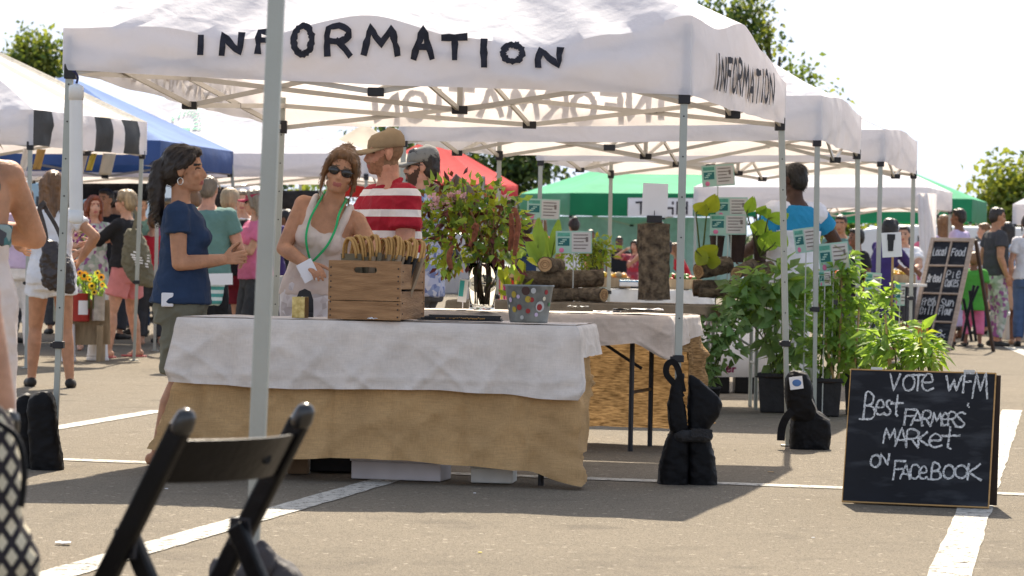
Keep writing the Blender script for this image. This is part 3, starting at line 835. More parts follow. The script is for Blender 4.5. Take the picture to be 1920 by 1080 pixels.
    if face:
        Ri = Rh.inverted()
        for i in range(nbf):
            f = fs[i]; c = (vs[f[0]] + vs[f[1]] + vs[f[2]]) / 3 - HC
            if c.length > .16 * hk: continue
            c = (Ri @ c) / hk; ax = abs(c.x); jn = noise.noise(c * 70) * .008
            if buzz and c.y + jn * .2 < .012 + max(0, c.z) * .3 and c.z > -.062 + jn and not (abs(c.x) > .068 and abs(c.z + .008) < .036 and abs(c.y + .012) < .024): midx[i] = 4; continue
            if c.y > .045:
                if abs(ax - .031) < .0135 and abs(c.z - .006) < .0048: midx[i] = 1; continue
                if abs(ax - .033) < .022 and abs(c.z - .028 + (ax - .03) * .15) < .0046: midx[i] = 4; continue
                if ax < .023 and abs(c.z + .066) < .011 and c.y > .07: midx[i] = 2; continue
            if beard:
                jj = noise.noise(V((c.x * 90, c.y * 90, c.z * 90))) * .007
                if c.z + jj < -.047 + max(0, .062 - c.y) * .75 and c.y + jj > .006 + max(0, -.03 - c.z) * .25 and c.z > -.122: midx[i] = 3; continue
            if beard and ax < .034 and -.058 < c.z < -.044 and c.y > .06: midx[i] = 3
    root = put_mesh('person', vs, fs, mats, None, midx)
    root.location = V(loc); root.rotation_euler = (0, 0, R(heading)); tag(root, label, cat, group)
    pr = Person(); pr.root = root; pr.k = k; pr.T = T; pr.Hd = Hd; pr.Rh = Rh; pr.HC = HC; pr.SH = SH; pr.EL = EL; pr.WR = WR; pr.KN = KN; pr.AN = AN; pr.HIP = HIP; pr.hk = hk; pr.section = section; pr.vox = vox; pr.Tm = Tm
    cv = max(vox, .008)
    # ---- clothes
    for ci, c in enumerate(clothes):
        kind, mat = c[0], c[1]; a = c[2] if len(c) > 2 else {}
        g = MB(); inf = a.get('infl', .011)
        if kind in ('tee', 'polo', 'tank', 'top'):
            z0 = a.get('hem', .90); z1 = a.get('neck', 1.452 if kind != 'tank' else 1.33)
            zz = [z0 + (z1 - z0) * i / 14 for i in range(15)]
            fl = a.get('flare', .012)
            g.rings([section(z, inf + fl * max(0, 1 - (z - z0) / .25) + (.010 if 1.0 < z < 1.2 else 0) * (0 if kind == 'tank' else 1), 28) for z in zz])
            if fem:
                for s in (-1, 1): g.ellip(T((s * .066 * k, (.088 + chest) * k, 1.263 * k)), (.070 * k + .004, .062 * k + .004, .066 * k))
                if kind != 'tank': g.ellip(T((0, (.094 + chest) * k, 1.265 * k)), (.06 * k, .045 * k, .05 * k))
            if kind == 'tank':
                for s in (-1, 1):
                    pts = [T((s * .088 * k, (sec_at(S, 1.31)[2] + .006) * k, 1.30 * k)), T((s * .096 * k, .075 * k, 1.385 * k)), T((s * .098 * k, .02 * k, 1.462 * k)), T((s * .098 * k, -.05 * k, 1.44 * k)), T((s * .09 * k, -.092 * k, 1.33 * k))]
                    g.tube(smooth_path(pts, 4), .022 * k, 8)
            else:
                for s in (-1, 1):
                    g.capsule(T((s * .075 * k, -.008 * k, 1.418 * k)), SH[s], (.048 if fem else .056) * k + inf * .5, (.053 if fem else .063) * k + inf * .6)
                    g.ellip(SH[s] + V((0, 0, -.01 * k)), [(.057 if fem else .069) * k * gl + inf * .8] * 3)
                    f = a.get('sleeve', .5)
                    if f > 0:
                        if f <= 1:
                            e = SH[s].lerp(EL[s], f); g.tube([SH[s], SH[s].lerp(e, .5), e], [ar[0] * 1.12 * k * gl + inf, ar[0] * 1.1 * k * gl + inf * 1.3, ar[0] * k * gl + inf * 1.7 + .004], 16)
                        else:
                            e = EL[s].lerp(WR[s], f - 1); g.capsule(SH[s], EL[s], ar[0] * 1.1 * k * gl + inf, ar[1] * 1.1 * k * gl + inf); g.tube([EL[s], EL[s].lerp(e, .4), e], [ar[1] * 1.15 * k * gl + inf, ar[2] * 1.05 * k * gl + inf, ar[3] * 1.15 * k + inf], 14)
            if kind == 'polo':
                g.tube([T((math.sin(q) * .068 * k, math.cos(q) * .062 * k - .004, (1.478 - .022 * math.cos(q)) * k)) for q in [2 * math.pi * i / 16 for i in range(17)]], .016 * k, 8)
        elif kind in ('shorts', 'trousers'):
            z1 = a.get('waist', 1.0)
            g.rings([section(z, inf, 26) for z in (.79, .84, .9, .95, z1)])
            f = a.get('len', 1.0)
            for s in (-1, 1):
                loose = a.get('loose', .012)
                if f <= 1:
                    e = HIP[s].lerp(KN[s], f); g.tube([HIP[s] + V((0, 0, .03 * k)), HIP[s].lerp(e, .5), e], [.092 * k * gl + inf, (.086 - .01 * f) * k * gl + inf + loose * .5, (.080 - .018 * f) * k * gl + inf + loose], 18)
                else:
                    e = KN[s].lerp(AN[s], f - 1); g.capsule(HIP[s], KN[s], .092 * k * gl + inf, .062 * k * gl + inf + loose); g.tube([KN[s], KN[s].lerp(e, .5), e], [.060 * k * gl + inf + loose, .056 * k + inf + loose, .045 * k + inf + loose], 16)
        elif kind in ('skirt', 'dress_skirt'):
            z1 = a.get('waist', 1.04); zb = a.get('hem', .55); fl = a.get('flare', .08); n = 10; pl = a.get('pleats', 14)
            rr = []
            for i in range(n + 1):
                z = z1 + (zb - z1) * i / n; q = section(max(z, .86), inf + fl * max(0, (z1 - .1 - z)) / max(.01, z1 - .1 - zb), 84)
                dz = (z - max(z, .86)) * k; cc = sum(q, V((0, 0, 0))) / len(q)
                rr.append([p + V((0, 0, dz)) + (p - cc).normalized() * .010 * (i / n) * math.sin(pl * 2 * math.pi * j / 84) for j, p in enumerate(q)])
            g.rings(list(reversed(rr)))
        elif kind == 'shoe':
            for s in (-1, 1):
                g2 = MB(); an = AN[s]
                g2.capsule(an + V((0, -.035 * k, -.038 * k)), an + V((s * .02 * k, .07 * k, -.042 * k)), .043 * k, .041 * k); g2.capsule(an + V((s * .02 * k, .06 * k, -.046 * k)), an + V((s * .03 * k, .15 * k, -.05 * k)), .042 * k, .030 * k)
                if a.get('thong'):
                    g2 = MB(); g2.box(an + V((s * .012 * k, .055 * k, -.066 * k)), (.092 * k, .27 * k, .018 * k)); g2.tube([an + V((-.04 * k, .03 * k, -.05 * k)), an + V((s * .02 * k, .075 * k, -.012 * k)), an + V((.05 * k, .03 * k, -.05 * k))], .012 * k, 6); g2.build('shoe', mat, root, smooth=False, world=False, bevel=.006); continue
                x, y = remeshed(g2, .007, 2); put_mesh('shoe', x, y, mat, root)
            continue
        x, y = remeshed(g, cv, 2)
        x = wrinkle(x, y, a.get('wr', .006), a.get('wf', 11), ci + h * 3)
        nm = {'tee': 't_shirt', 'polo': 'polo_shirt', 'tank': 'tank_top', 'top': 'shirt', 'shorts': 'shorts', 'trousers': 'trousers', 'skirt': 'skirt', 'dress_skirt': 'dress'}[kind]
        put_mesh(a.get('name', nm), x, y, mat, root)
    # ---- hair
    if hair:
        g = MB(); nm = 'hair'
        def cap(sc=1.0, dy=0.0):
            g.ellip(Hd((0, -.026 + dy, .040)), [x * hk * sc for x in (.087, .096, .092)], Rh); g.ellip(Hd((0, -.055 + dy, .0)), [x * hk * sc for x in (.080, .066, .088)], Rh)
        if hair == 'short': cap(.98); g.ellip(Hd((0, .03, .088)), [x * hk for x in (.062, .052, .030)], Rh)
        elif hair == 'crop': cap(.955); g.ellip(Hd((0, .022, .082)), [x * hk for x in (.062, .056, .030)], Rh)
        elif hair == 'fluffy': cap(1.07, -.004); g.ellip(Hd((0, .02, .092)), [x * hk for x in (.072, .062, .040)], Rh); g.ellip(Hd((.05, 0, .05)), [x * hk for x in (.045, .07, .06)], Rh); g.ellip(Hd((-.05, 0, .05)), [x * hk for x in (.045, .07, .06)], Rh)
        elif hair in ('ponytail', 'bun', 'updo'):
            cap(1.0); g.ellip(Hd((0, .034, .088)), [x * hk for x in (.064, .052, .030)], Rh)
            for s in (-1, 1): g.capsule(Hd((s * .062, .045, .062)), Hd((s * .074, -.02, .015)), .020 * hk, .026 * hk)
            if hair == 'ponytail':
                g.capsule(Hd((0, -.10, .03)), Hd((0, -.130, .01)), .036 * hk, .038 * hk); g.capsule(Hd((0, -.130, .01)), Hd((0, -.142, -.10)), .040 * hk, .046 * hk); g.capsule(Hd((0, -.142, -.10)), Hd((0, -.135, -.20)), .045 * hk, .034 * hk); g.capsule(Hd((0, -.135, -.20)), Hd((0, -.115, -.28)), .032 * hk, .012 * hk)
            if hair in ('bun', 'updo'):
                g.ellip(Hd((0, -.07, .105)), [x * hk for x in (.05, .05, .042)], Rh)
            if hair == 'updo':
                for s in (-1, 1): g.tube(smooth_path([Hd((s * .055, .072, .075)), Hd((s * .080, .035, .0)), Hd((s * .082, .02, -.07)), Hd((s * .078, .02, -.14))], 4), [.018 * hk] * 5 + [.013 * hk] * 5 + [.006 * hk] * 3, 8)
        elif hair in ('long', 'longstraight', 'bob'):
            cap(1.02); g.ellip(Hd((0, .032, .090)), [x * hk for x in (.066, .055, .032)], Rh)
            ln = {'bob': .12, 'long': .24, 'longstraight': .40}[hair]
            for s in (-1, -.5, 0, .5, 1):
                y = -.03 - .05 * (1 - abs(s)); g.capsule(Hd((s * .072, y, .03)), Hd((s * .085, y - .025, -ln)), .042 * hk, .030 * hk)
            for s in (-1, 1): g.capsule(Hd((s * .060, .052, .065)), Hd((s * .080, .01, -.05)), .020 * hk, .024 * hk)
        x, y = remeshed(g, min(cv, .009), 2)
        x = wrinkle(x, y, .004, 38, h * 7)
        if vox < .0116:                                        # loose locks over the mass of hair
            me = bpy.data.meshes.new('t'); me.from_pydata([tuple(v) for v in x], [], y); me.update(); nn = [v.normal.copy() for v in me.vertices]; bpy.data.meshes.remove(me)
            q = MB(); rh = random.Random(int(h * 1000)); fl = Rh @ V((0, -.75, -.8))
            for i in range(900 if vox < .007 else 500):
                j = rh.randrange(len(x)); t_ = fl + V((rh.uniform(-.12, .12), rh.uniform(-.1, .1), rh.uniform(-.12, .12))); t_ = t_ - nn[j] * t_.dot(nn[j]) * .98
                if t_.length < .1: continue
                q.leaf(x[j] + nn[j] * .0015, t_, nn[j], rh.uniform(.025, .055) * hk, rh.uniform(.003, .007), rh.uniform(-.01, .05), .12)
            b0 = len(x); x = x + q.v; y = y + [tuple(i + b0 for i in f_) for f_ in q.f]
        put_mesh('hair', x, y, hairm_, root)
    PEOPLE.append(pr)
    return pr

def ball_cap(pr, mat, visor=False, back=False, brim=None):
    g = MB(); hk = pr.hk; Hd = pr.Hd
    rows = []
    n = 26
    prof = [(1.03, .030), (1.04, .055), (.99, .085), (.80, .112), (.45, .128), (.06, .133)] if not visor else [(1.03, .034), (1.05, .075)]
    for r, z in prof:
        rows.append([Hd((math.sin(2 * math.pi * i / n) * .083 * r, math.cos(2 * math.pi * i / n) * .100 * r - .012, z - .012 * math.cos(2 * math.pi * i / n))) for i in range(n)])
    g.rings(rows, cap=not visor)
    o = put_mesh('cap', g.v, g.f, mat, pr.root)
    b = MB(); sg = -1 if back else 1
    top = []; 
    for u in range(9):
        ang = R(-78 + 156 * u / 8); row = []
        for q in range(5):
            t = q / 4
            base = V((math.sin(ang) * .083, sg * (math.cos(ang) * .100) - .012, .024))
            tip = V((math.sin(ang) * .074, sg * (.088 + .085 * math.cos(ang) ** .7 if math.cos(ang) > 0 else .088) , .012 - .020 * abs(math.sin(ang)) ** 2))
            row.append(Hd(base.lerp(tip, t)))
        top.append(row)
    b.grid(top)
    bo = b.build('cap_brim', brim or mat, pr.root, smooth=True, world=False, solid=.005)
    return o
def local_mb(pr): return MB()
def glasses(pr, mat, sun_=True):
    g = MB(); Hd, hk, Rh = pr.Hd, pr.hk, pr.Rh
    for s in (-1, 1):
        g.ellip(Hd((s * .034, .087, .002)), [x * hk for x in ((.031, .010, .023) if sun_ else (.024, .006, .017))], Rh @ Matrix.Rotation(R(-s * 14), 3, 'Z'))
        g.capsule(Hd((s * .062, .072, .010)), Hd((s * .083, -.01, .008)), .004 * hk, .004 * hk, 6)
    g.capsule(Hd((-.012, .098, .010)), Hd((.012, .098, .010)), .004 * hk, .004 * hk, 6)
    put_mesh('sunglasses', g.v, g.f, mat, pr.root)
GLASS_DARK = M('dark_lenses', (.012, .010, .010), .12, .1, spec=.6)
# ------------------------------------------------------------------ patterned cloths
def stripe_mat(name, c1, c2, period, frac, phase=0.0, axis=(0, 0, 1), lattice=False, rough=.88):
    m = M(name, c1, rough, .10, 10, .28, 34)
    n, L = nodes_of(m); b = n['Principled BSDF']
    co = n.new('ShaderNodeTexCoord')
    def band(ax):
        d = n.new('ShaderNodeVectorMath'); d.operation = 'DOT_PRODUCT'; d.inputs[1].default_value = ax; L(co.outputs['Object'], d.inputs[0])
        q = n.new('ShaderNodeMath'); q.operation = 'MULTIPLY_ADD'; q.inputs[1].default_value = 1 / period; q.inputs[2].default_value = phase; L(d.outputs['Value'], q.inputs[0])
        f = n.new('ShaderNodeMath'); f.operation = 'FRACT'; L(q.outputs[0], f.inputs[0])
        l = n.new('ShaderNodeMath'); l.operation = 'LESS_THAN'; l.inputs[1].default_value = frac; L(f.outputs[0], l.inputs[0]); return l.outputs[0]
    fac = band(axis)
    if lattice:
        f2 = band(lattice); mxn = n.new('ShaderNodeMath'); mxn.operation = 'MAXIMUM'; L(fac, mxn.inputs[0]); L(f2, mxn.inputs[1]); fac = mxn.outputs[0]
    mix = n.new('ShaderNodeMixRGB'); L(fac, mix.inputs[0]); L(b.inputs['Base Color'].links[0].from_socket, mix.inputs[1]); mix.inputs[2].default_value = tuple(c2) + (1,)
    L(mix.outputs[0], b.inputs['Base Color']); return m
def blotch(name, cols, scale, rough=.85):
    m = bpy.data.materials.new(name); m.use_nodes = True; n, L = nodes_of(m); b = n['Principled BSDF']; b.inputs['Roughness'].default_value = rough
    co = n.new('ShaderNodeTexCoord'); v = n.new('ShaderNodeTexVoronoi'); v.inputs['Scale'].default_value = scale; L(co.outputs['Object'], v.inputs['Vector'])
    s = n.new('ShaderNodeSeparateColor'); L(v.outputs['Color'], s.inputs[0]); r = n.new('ShaderNodeValToRGB'); r.color_ramp.interpolation = 'CONSTANT'
    while len(r.color_ramp.elements) < len(cols): r.color_ramp.elements.new(.5)
    for i, c in enumerate(cols): r.color_ramp.elements[i].position = i / len(cols); r.color_ramp.elements[i].color = tuple(c) + (1,)
    L(s.outputs[0], r.inputs[0]); L(r.outputs[0], b.inputs['Base Color']); MATS[name] = m; return m

C_NAVY = cloth('navy_jersey', (.018, .038, .085)); C_OLIVE = cloth('olive_cotton', (.15, .145, .105)); C_CREAM = cloth('cream_rib_knit', (.66, .56, .50))
C_WHITE = cloth('white_cotton', (.74, .74, .76)); C_BLACKT = cloth('black_cotton', (.015, .015, .018)); C_PINKSH = cloth('salmon_pink_cotton', (.60, .22, .22))
C_MINT = cloth('sage_green_cotton', (.125, .235, .205)); C_MAROON = cloth('maroon_cotton', (.17, .012, .025)); C_ROSE = cloth('rose_pink_cotton', (.62, .15, .27))
C_CHAR = cloth('charcoal_trousers', (.055, .055, .06)); C_PURP = cloth('dark_violet_cotton', (.045, .028, .13)); C_RED = cloth('red_cotton', (.48, .02, .035))
C_SKY = cloth('sky_blue_cotton', (.25, .42, .64)); C_TANSK = cloth('tan_pleated_cotton', (.44, .28, .18)); C_LIME = cloth('bright_green_cotton', (.07, .30, .04)); C_LAV = cloth('lavender_cotton', (.50, .42, .62))
C_PATT = blotch('white_patterned_capri', [(.70, .66, .66)] * 6 + [(.52, .47, .46), (.60, .55, .55)], 26)
C_PLAID = blotch('blue_check_cotton', [(.20, .26, .45), (.36, .40, .55), (.12, .16, .34), (.45, .48, .58)], 34)
C_POLO = stripe_mat('red_white_striped_pique', (.36, .012, .03), (.76, .74, .74), .112, .34, .625)
C_TROPIC = blotch('teal_floral_print', [(.05, .16, .17), (.06, .06, .07), (.25, .32, .30), (.02, .08, .09)], 30)
C_FLORAL = blotch('grey_green_floral', [(.30, .36, .28), (.38, .42, .34), (.55, .55, .5), (.28, .10, .25)], 22)
C_BLUEJ = cloth('turquoise_jersey', (.02, .24, .46)); LEATHER = M('dark_brown_leather', (.030, .020, .018), .35, .4, 12, .3, 30, spec=.5)
SHOE_B = M('black_rubber', (.02, .018, .016), .6, .3, 20); SHOE_P = M('pink_rubber', (.45, .10, .10), .6, .1); SHOE_T = M('tan_sandal', (.30, .17, .10), .6, .15)
CAPT = cloth('khaki_cap', (.33, .25, .155)); CAPG = cloth('grey_cap', (.22, .215, .195)); CAPV = cloth('crimson_visor', (.35, .03, .07)); CAPD = cloth('dark_brim', (.10, .07, .05))

def at(px, Y): return ground(px, Y)

# ---- around the front table
pw = person('woman with a dark ponytail in navy t-shirt and olive shorts beside the front table', at(343, 14.95), -88, 1.575, True, SK_TAN, lean=-2, head=(-4, 0, 0), rw=(.12, .205, 1.035), headk=1.10, re=(.25, -.7, -.6), lw=(-.04, .23, 1.04), le=(-.4, -.6, -.4),
            clothes=[('tee', C_NAVY, {'sleeve': .42, 'hem': .90, 'wr': .006, 'infl': .012, 'flare': .018}), ('shorts', C_OLIVE, {'len': .92, 'loose': .030, 'wr': .009})], hair='ponytail', hairm_=H_DARK, vox=.0065, rpalm=(-1, .2, 0), lpalm=(1, .2, 0), curl=.9, girth=1.08, feet=((-.09, .05), (.10, -.10)), chest=.008)
g = MB(); g.box((.06, .50, 1.055), (.012, .05, .03)); g.build('earring', PAPER, pw.root, world=False) if False else None
g = MB(); Hd = pw.Hd; g.tube([Hd((.084, -.010, -.045 - .018 + .018 * math.cos(q))) + V((0, .014 * math.sin(q), 0)) for q in [i * .7 for i in range(10)]], .0022, 6); g.build('earring', M('silver', (.7, .68, .62), .2, metal=1), pw.root, world=False)
g = MB(); g.box((.175, -.06, .83), (.03, .06, .07)); g.build('belt_pouch', PAPER, pw.root, world=False, bevel=.006)
g = MB(); g.box((.165, .0, .70), (.012, .10, .13)); g.build('cargo_pocket', C_OLIVE, pw.root, world=False, bevel=.005)

wm = person('woman in cream tank top and sunglasses with a green lanyard leaning behind the crate', at(590, 15.35), 172, 1.62, True, SK_TAN, lean=12, side=-17, head=(8, 4, -14), rw=(-.02, .30, 1.02), re=(.9, -.5, -.15), lw=(-.27, .36, .98), le=(-.7, -.6, -.1),
            clothes=[('tank', C_CREAM, {'hem': .93, 'neck': 1.31, 'infl': .009, 'wr': .004, 'flare': .006}), ('trousers', C_PATT, {'len': 1.6, 'wr': .006})], hair='updo', hairm_=H_BROWN, vox=.0065, headk=1.06, curl=.9, girth=1.06, rpalm=(-.3, -.2, -1), chest=.012)
glasses(wm, GLASS_DARK)
LAN = M('green_ribbon', (.02, .42, .14), .6, .15)
g = MB(); T = wm.T; k = wm.k
def chestp(x, z, o): return T((x * k, (sec_at(SEC_F, z)[2] + o) * k, z * k))
for s in (-1, 1):
    g.tube(smooth_path([T((s * .062 * k, -.035 * k, 1.50 * k)), chestp(s * .066, 1.44, .040), chestp(s * .075, 1.36, .052), chestp(s * .062, 1.27, .072), chestp(s * .02, 1.17, .070), chestp(-s * .012, 1.12, .045)], 5), .0065, 6)
g.build('lanyard', LAN, wm.root, world=False)
g = MB(); g.box(chestp(-.005, 1.075, .055), (.10, .006, .075), wm.Tm(1.1 * k)); g.build('badge', PAPER, wm.root, world=False)
g = MB(); g.box(wm.WR[1] + V((-.02, .06, -.035)), (.085, .004, .10), Matrix.Rotation(.5, 3, 'Y')); g.build('paper_slip', PAPER, wm.root, world=False)

mn = person('man in khaki cap and red and white striped polo shirt reaching behind the wooden crate', at(735, 15.9), 118, 1.72, False, SK_PINK, lean=5, head=(-16, 2, 0), buzz=True, lw=(-.19, .27, 1.06), le=(-.3, -1, -.5), rw=(.02, .36, 1.03), re=(.5, -.8, -.5),
            clothes=[('polo', C_POLO, {'sleeve': .62, 'hem': .86, 'infl': .015, 'wr': .008, 'flare': .012}), ('trousers', C_CHAR, {'len': 1.9})], hair=None, hairm_=M('buzzed_hair', (.24, .145, .085), .8, .2, 70), vox=.0065, beard=True, girth=1.06, curl=.9)
ball_cap(mn, CAPT)
g = MB(); g.lathe((0, 0, 0), [(.036, -.008), (.041, -.008), (.041, .008), (.036, .008)], 18, False); q = (mn.WR[-1] - mn.EL[-1]).to_track_quat('Z', 'Y').to_matrix().to_4x4(); g.xf(Matrix.Translation(mn.WR[-1].lerp(mn.EL[-1], .14)) @ q)
g.k = 1; c = MB(); c.lathe((0, 0, 0), [(.0, .045), (.021, .045), (.023, .040), (.023, .034)], 16)
c.xf(Matrix.Translation(mn.WR[-1].lerp(mn.EL[-1], .14)) @ q @ Matrix.Rotation(R(90), 4, 'X'))
g.build('watch_strap', M('yellow_strap', (.70, .42, .03), .5), mn.root, world=False); c.build('watch_case', M('dark_watch', (.06, .07, .08), .25, metal=.5), mn.root, world=False, smooth=True)
bd_ = person('bearded man in grey cap and blue checked shirt standing behind the striped polo man', at(790, 18.7), 78, 1.735, False, SK_PINK, head=(12, 0, 0), lw=(-.10, .32, 1.16), le=(-.3, -1, -.5), rw=(.06, .3, 1.1), re=(.4, -1, -.5),
             clothes=[('polo', C_PLAID, {'sleeve': .7, 'hem': .82}), ('trousers', C_CHAR, {'len': 1.9})], hair='short', hairm_=H_DARK, vox=.010, beard=True)
STUBD = M('dark_beard', (.07, .035, .022), .7); bd_.root.data.materials[3] = STUBD
ball_cap(bd_, CAPG); glasses(bd_, GLASS_DARK)

# ---- left crowd
a1 = person('woman with a bare arm and cream dress cut by the left edge of the photo', at(-70, 10.2), 20, 1.66, True, SK_TAN, lean=2, rw=(.06, .20, 1.16), re=(1.6, -.6, -.5), lw=(-.1, .3, 1.1),
            clothes=[('tank', C_TROPIC, {'hem': 1.14, 'neck': 1.215, 'infl': .008, 'name': 'patterned_top'}), ('dress_skirt', C_CREAM, {'waist': 1.16, 'hem': .42, 'flare': .0, 'pleats': 9})], hair='bob', hairm_=H_BROWN, vox=.008, girth=1.1)
b1 = person('seated person showing only a bare shoulder beside the checkered bag', PZ(-172, 5.80, gz(0, 5.80)), 26, 1.60, True, SK_LIGHT, lean=4, hipz=.58, lw=(-.25, .28, .66), rw=(.2, .3, .66), ankles=((-.1, .42, .08), (.1, .42, .08)), knee=(0, .3, 1),
            clothes=[('tank', C_WHITE, {'hem': .86, 'neck': 1.30}), ('shorts', C_BLACKT, {'len': .7})], hair='long', hairm_=H_BROWN, vox=.010)
a2 = person('brown haired woman in white shirt and shorts carrying a dark leather handbag', at(96, 22.9), 12, 1.645, True, SK_TAN, lean=2, rw=(.22, -.02, .98), re=(.8, -.6, 0), lw=(-.20, .28, 1.05), feet=((-.13, .06), (.15, -.10)),
            clothes=[('tee', C_WHITE, {'sleeve': .5, 'hem': .84, 'flare': .02}), ('shorts', C_WHITE, {'len': .36, 'loose': .03}), ('shoe', SHOE_B)], hair='long', hairm_=H_BROWN, vox=.011, girth=1.04)
a3 = person('short haired woman in navy top and salmon pink shorts with an olive tote bag', at(238, 29.2), 62, 1.625, True, SK_LIGHT, lean=4, lw=(-.24, .40, 1.02), le=(-.2, -.6, -.8), rw=(.05, .45, 1.12), feet=((-.20, .06), (.24, .02)), head=(14, -4, 0),
            clothes=[('tee', C_BLACKT, {'sleeve': 1.15, 'hem': .95, 'flare': .02}), ('shorts', C_PINKSH, {'len': .62, 'loose': .035, 'waist': 1.06}), ('shoe', SHOE_P, {'thong': 1})], hair='fluffy', hairm_=H_BLOND, vox=.011, girth=1.1)
glasses(a3, GLASS_DARK, False)
a4 = person('auburn haired vendor in a grey green floral dress behind the flower stand', at(172, 31.0), 200, 1.60, True, SK_LIGHT, lean=6, rw=(.16, .34, 1.1), lw=(-.2, .3, 1.05), clothes=[('tee', C_FLORAL, {'sleeve': .3}), ('dress_skirt', C_FLORAL, {'hem': .5})], hair='long', hairm_=H_RED, vox=.013)
a5 = person('dark haired person in a black t-shirt behind the auburn haired vendor', at(196, 32.6), 150, 1.70, False, SK_TAN, clothes=[('tee', C_BLACKT, {'sleeve': .5}), ('trousers', C_CHAR, {'len': 1.9})], hair='short', hairm_=H_DARK, vox=.013)
a6 = person('close cropped man in a sage green t-shirt seen from behind', at(388, 26.6), -12, 1.72, False, SK_PINK, rw=(.24, .24, 1.0), lw=(-.2, .25, 1.0), clothes=[('tee', C_MINT, {'sleeve': .6, 'flare': .02, 'hem': .84}), ('trousers', C_BLACKT, {'len': 1.9})], hair='crop', hairm_=H_GREY, vox=.011, girth=1.16)
a7 = person('person with fluffy blond hair in black top and maroon shorts seen from behind', at(428, 27.6), -8, 1.63, True, SK_LIGHT, clothes=[('tee', C_BLACKT, {'sleeve': .5}), ('shorts', C_MAROON, {'len': .62, 'loose': .04, 'waist': 1.06})], hair='fluffy', hairm_=H_BLOND, vox=.012, girth=1.12, lw=(-.2, .3, 1.0), rw=(.2, .3, 1.0))
a8 = person('woman in crimson visor and rose pink t-shirt with folded arms', at(478, 27.2), 118, 1.62, True, SK_LIGHT, head=(-30, 0, 0), lw=(.06, .22, 1.14), le=(-.6, -.2, -.8), rw=(-.04, .24, 1.1), re=(.6, -.2, -.8), clothes=[('tee', C_ROSE, {'sleeve': .6, 'hem': .88}), ('trousers', C_CHAR, {'len': 1.9})], hair='bob', hairm_=H_GREY, vox=.012, girth=1.1)
ball_cap(a8, CAPV, visor=True); glasses(a8, GLASS_DARK)
a9 = person('person in red seen between the striped tent poles', at(286, 33), 20, 1.45, True, SK_LIGHT, clothes=[('tee', C_RED, {'sleeve': .6}), ('trousers', C_CHAR, {'len': 1.9})], hair='short', hairm_=H_BROWN, vox=.014)

# ---- centre and right background
person('person in dark blue beside the striped candle rack', at(985, 36), 30, 1.50, True, SK_BROWN, clothes=[('tee', C_NAVY, {'sleeve': .7}), ('trousers', C_NAVY, {'len': 1.9})], hair='short', hairm_=H_BLACK, vox=.015)
person('person in black t-shirt sitting under the green tent', at(1160, 52), 185, 1.42, False, SK_BROWN, clothes=[('tee', C_BLACKT, {'sleeve': .5}), ('trousers', C_BLACKT, {'len': 1.9})], hair='short', hairm_=H_BLACK, vox=.018)
person('person in black at the left end of the green tent', at(1106, 51), 185, 1.52, False, SK_BROWN, clothes=[('tee', C_BLACKT, {'sleeve': .5}), ('trousers', C_BLACKT, {'len': 1.9})], hair='short', hairm_=H_BLACK, vox=.018)
person('woman in red checked shirt raising a hand to her head under the green tent', at(1190, 48), 150, 1.34, True, SK_LIGHT, rw=(.14, .12, 1.18), re=(1, .3, -.4), clothes=[('tee', blotch('red_check', [(.42, .03, .05), (.30, .05, .08), (.5, .2, .2)], 20), {'sleeve': .6}), ('trousers', C_CHAR, {'len': 1.9})], hair='long', hairm_=H_DARK, vox=.016)
person('person in red leaning forward right of the upright log', at(1284, 47), 100, 1.34, True, SK_LIGHT, lean=28, clothes=[('tee', C_RED, {'sleeve': .7}), ('trousers', C_BLACKT, {'len': 1.9})], hair='long', hairm_=H_BROWN, vox=.016)
C_BOY = cloth('white_vest', (.72, .73, .80))
by = person('person in turquoise and white jersey seen from behind above the plants', at(1487, 22.3), 28, 1.80, False, SK_DARK, head=(18, 2, 0), rw=(.28, .18, 1.08), re=(.8, -.5, 0), lw=(-.30, .25, 1.12), clothes=[('tee', C_BLUEJ, {'sleeve': .55, 'hem': 1.0, 'infl': .014, 'wr': .004}), ('top', C_BOY, {'sleeve': 0, 'hem': .82, 'neck': 1.27, 'infl': .030, 'flare': .02, 'wr': .004, 'name': 'apron'}), ('trousers', C_WHITE, {'len': 1.9})], hair='crop', hairm_=H_BLACK, vox=.009)
person('long haired woman in a violet top bending over the produce stall', at(1650, 33), -50, 1.58, True, SK_BROWN, lean=20, rw=(.1, .5, .98), lw=(-.1, .5, 1.0), clothes=[('tee', C_PURP, {'sleeve': 1.5}), ('trousers', C_PURP, {'len': 1.9})], hair='longstraight', hairm_=H_BLACK, vox=.012)
person('person in white shirt standing by the side curtain', at(1694, 36.5), 160, 1.52, False, SK_LIGHT, lw=(-.2, .35, 1.0), clothes=[('tee', C_WHITE, {'sleeve': .6}), ('trousers', C_CHAR, {'len': 1.9})], hair='short', hairm_=H_DARK, vox=.014)
person('dark haired child beside the mint information cards', at(1605, 31), 110, 1.42, False, SK_BROWN, clothes=[('tee', C_BLACKT, {'sleeve': .6}), ('trousers', C_CHAR, {'len': 1.9})], hair='short', hairm_=H_BLACK, vox=.014)
person('person with a shaved crown standing behind the window pane chalkboard', at(1796, 43), 60, 1.86, False, SK_BROWN, clothes=[('tee', C_LAV, {'sleeve': .6}), ('trousers', C_CHAR, {'len': 1.9})], hair='short', hairm_=H_DARK, vox=.015)
person('woman with brown hair in a white dress behind the window pane chalkboard', at(1768, 44), 20, 1.78, True, SK_TAN, clothes=[('tee', C_LAV, {'sleeve': .4}), ('dress_skirt', C_LAV, {'hem': .5})], hair='long', hairm_=H_BROWN, vox=.015)
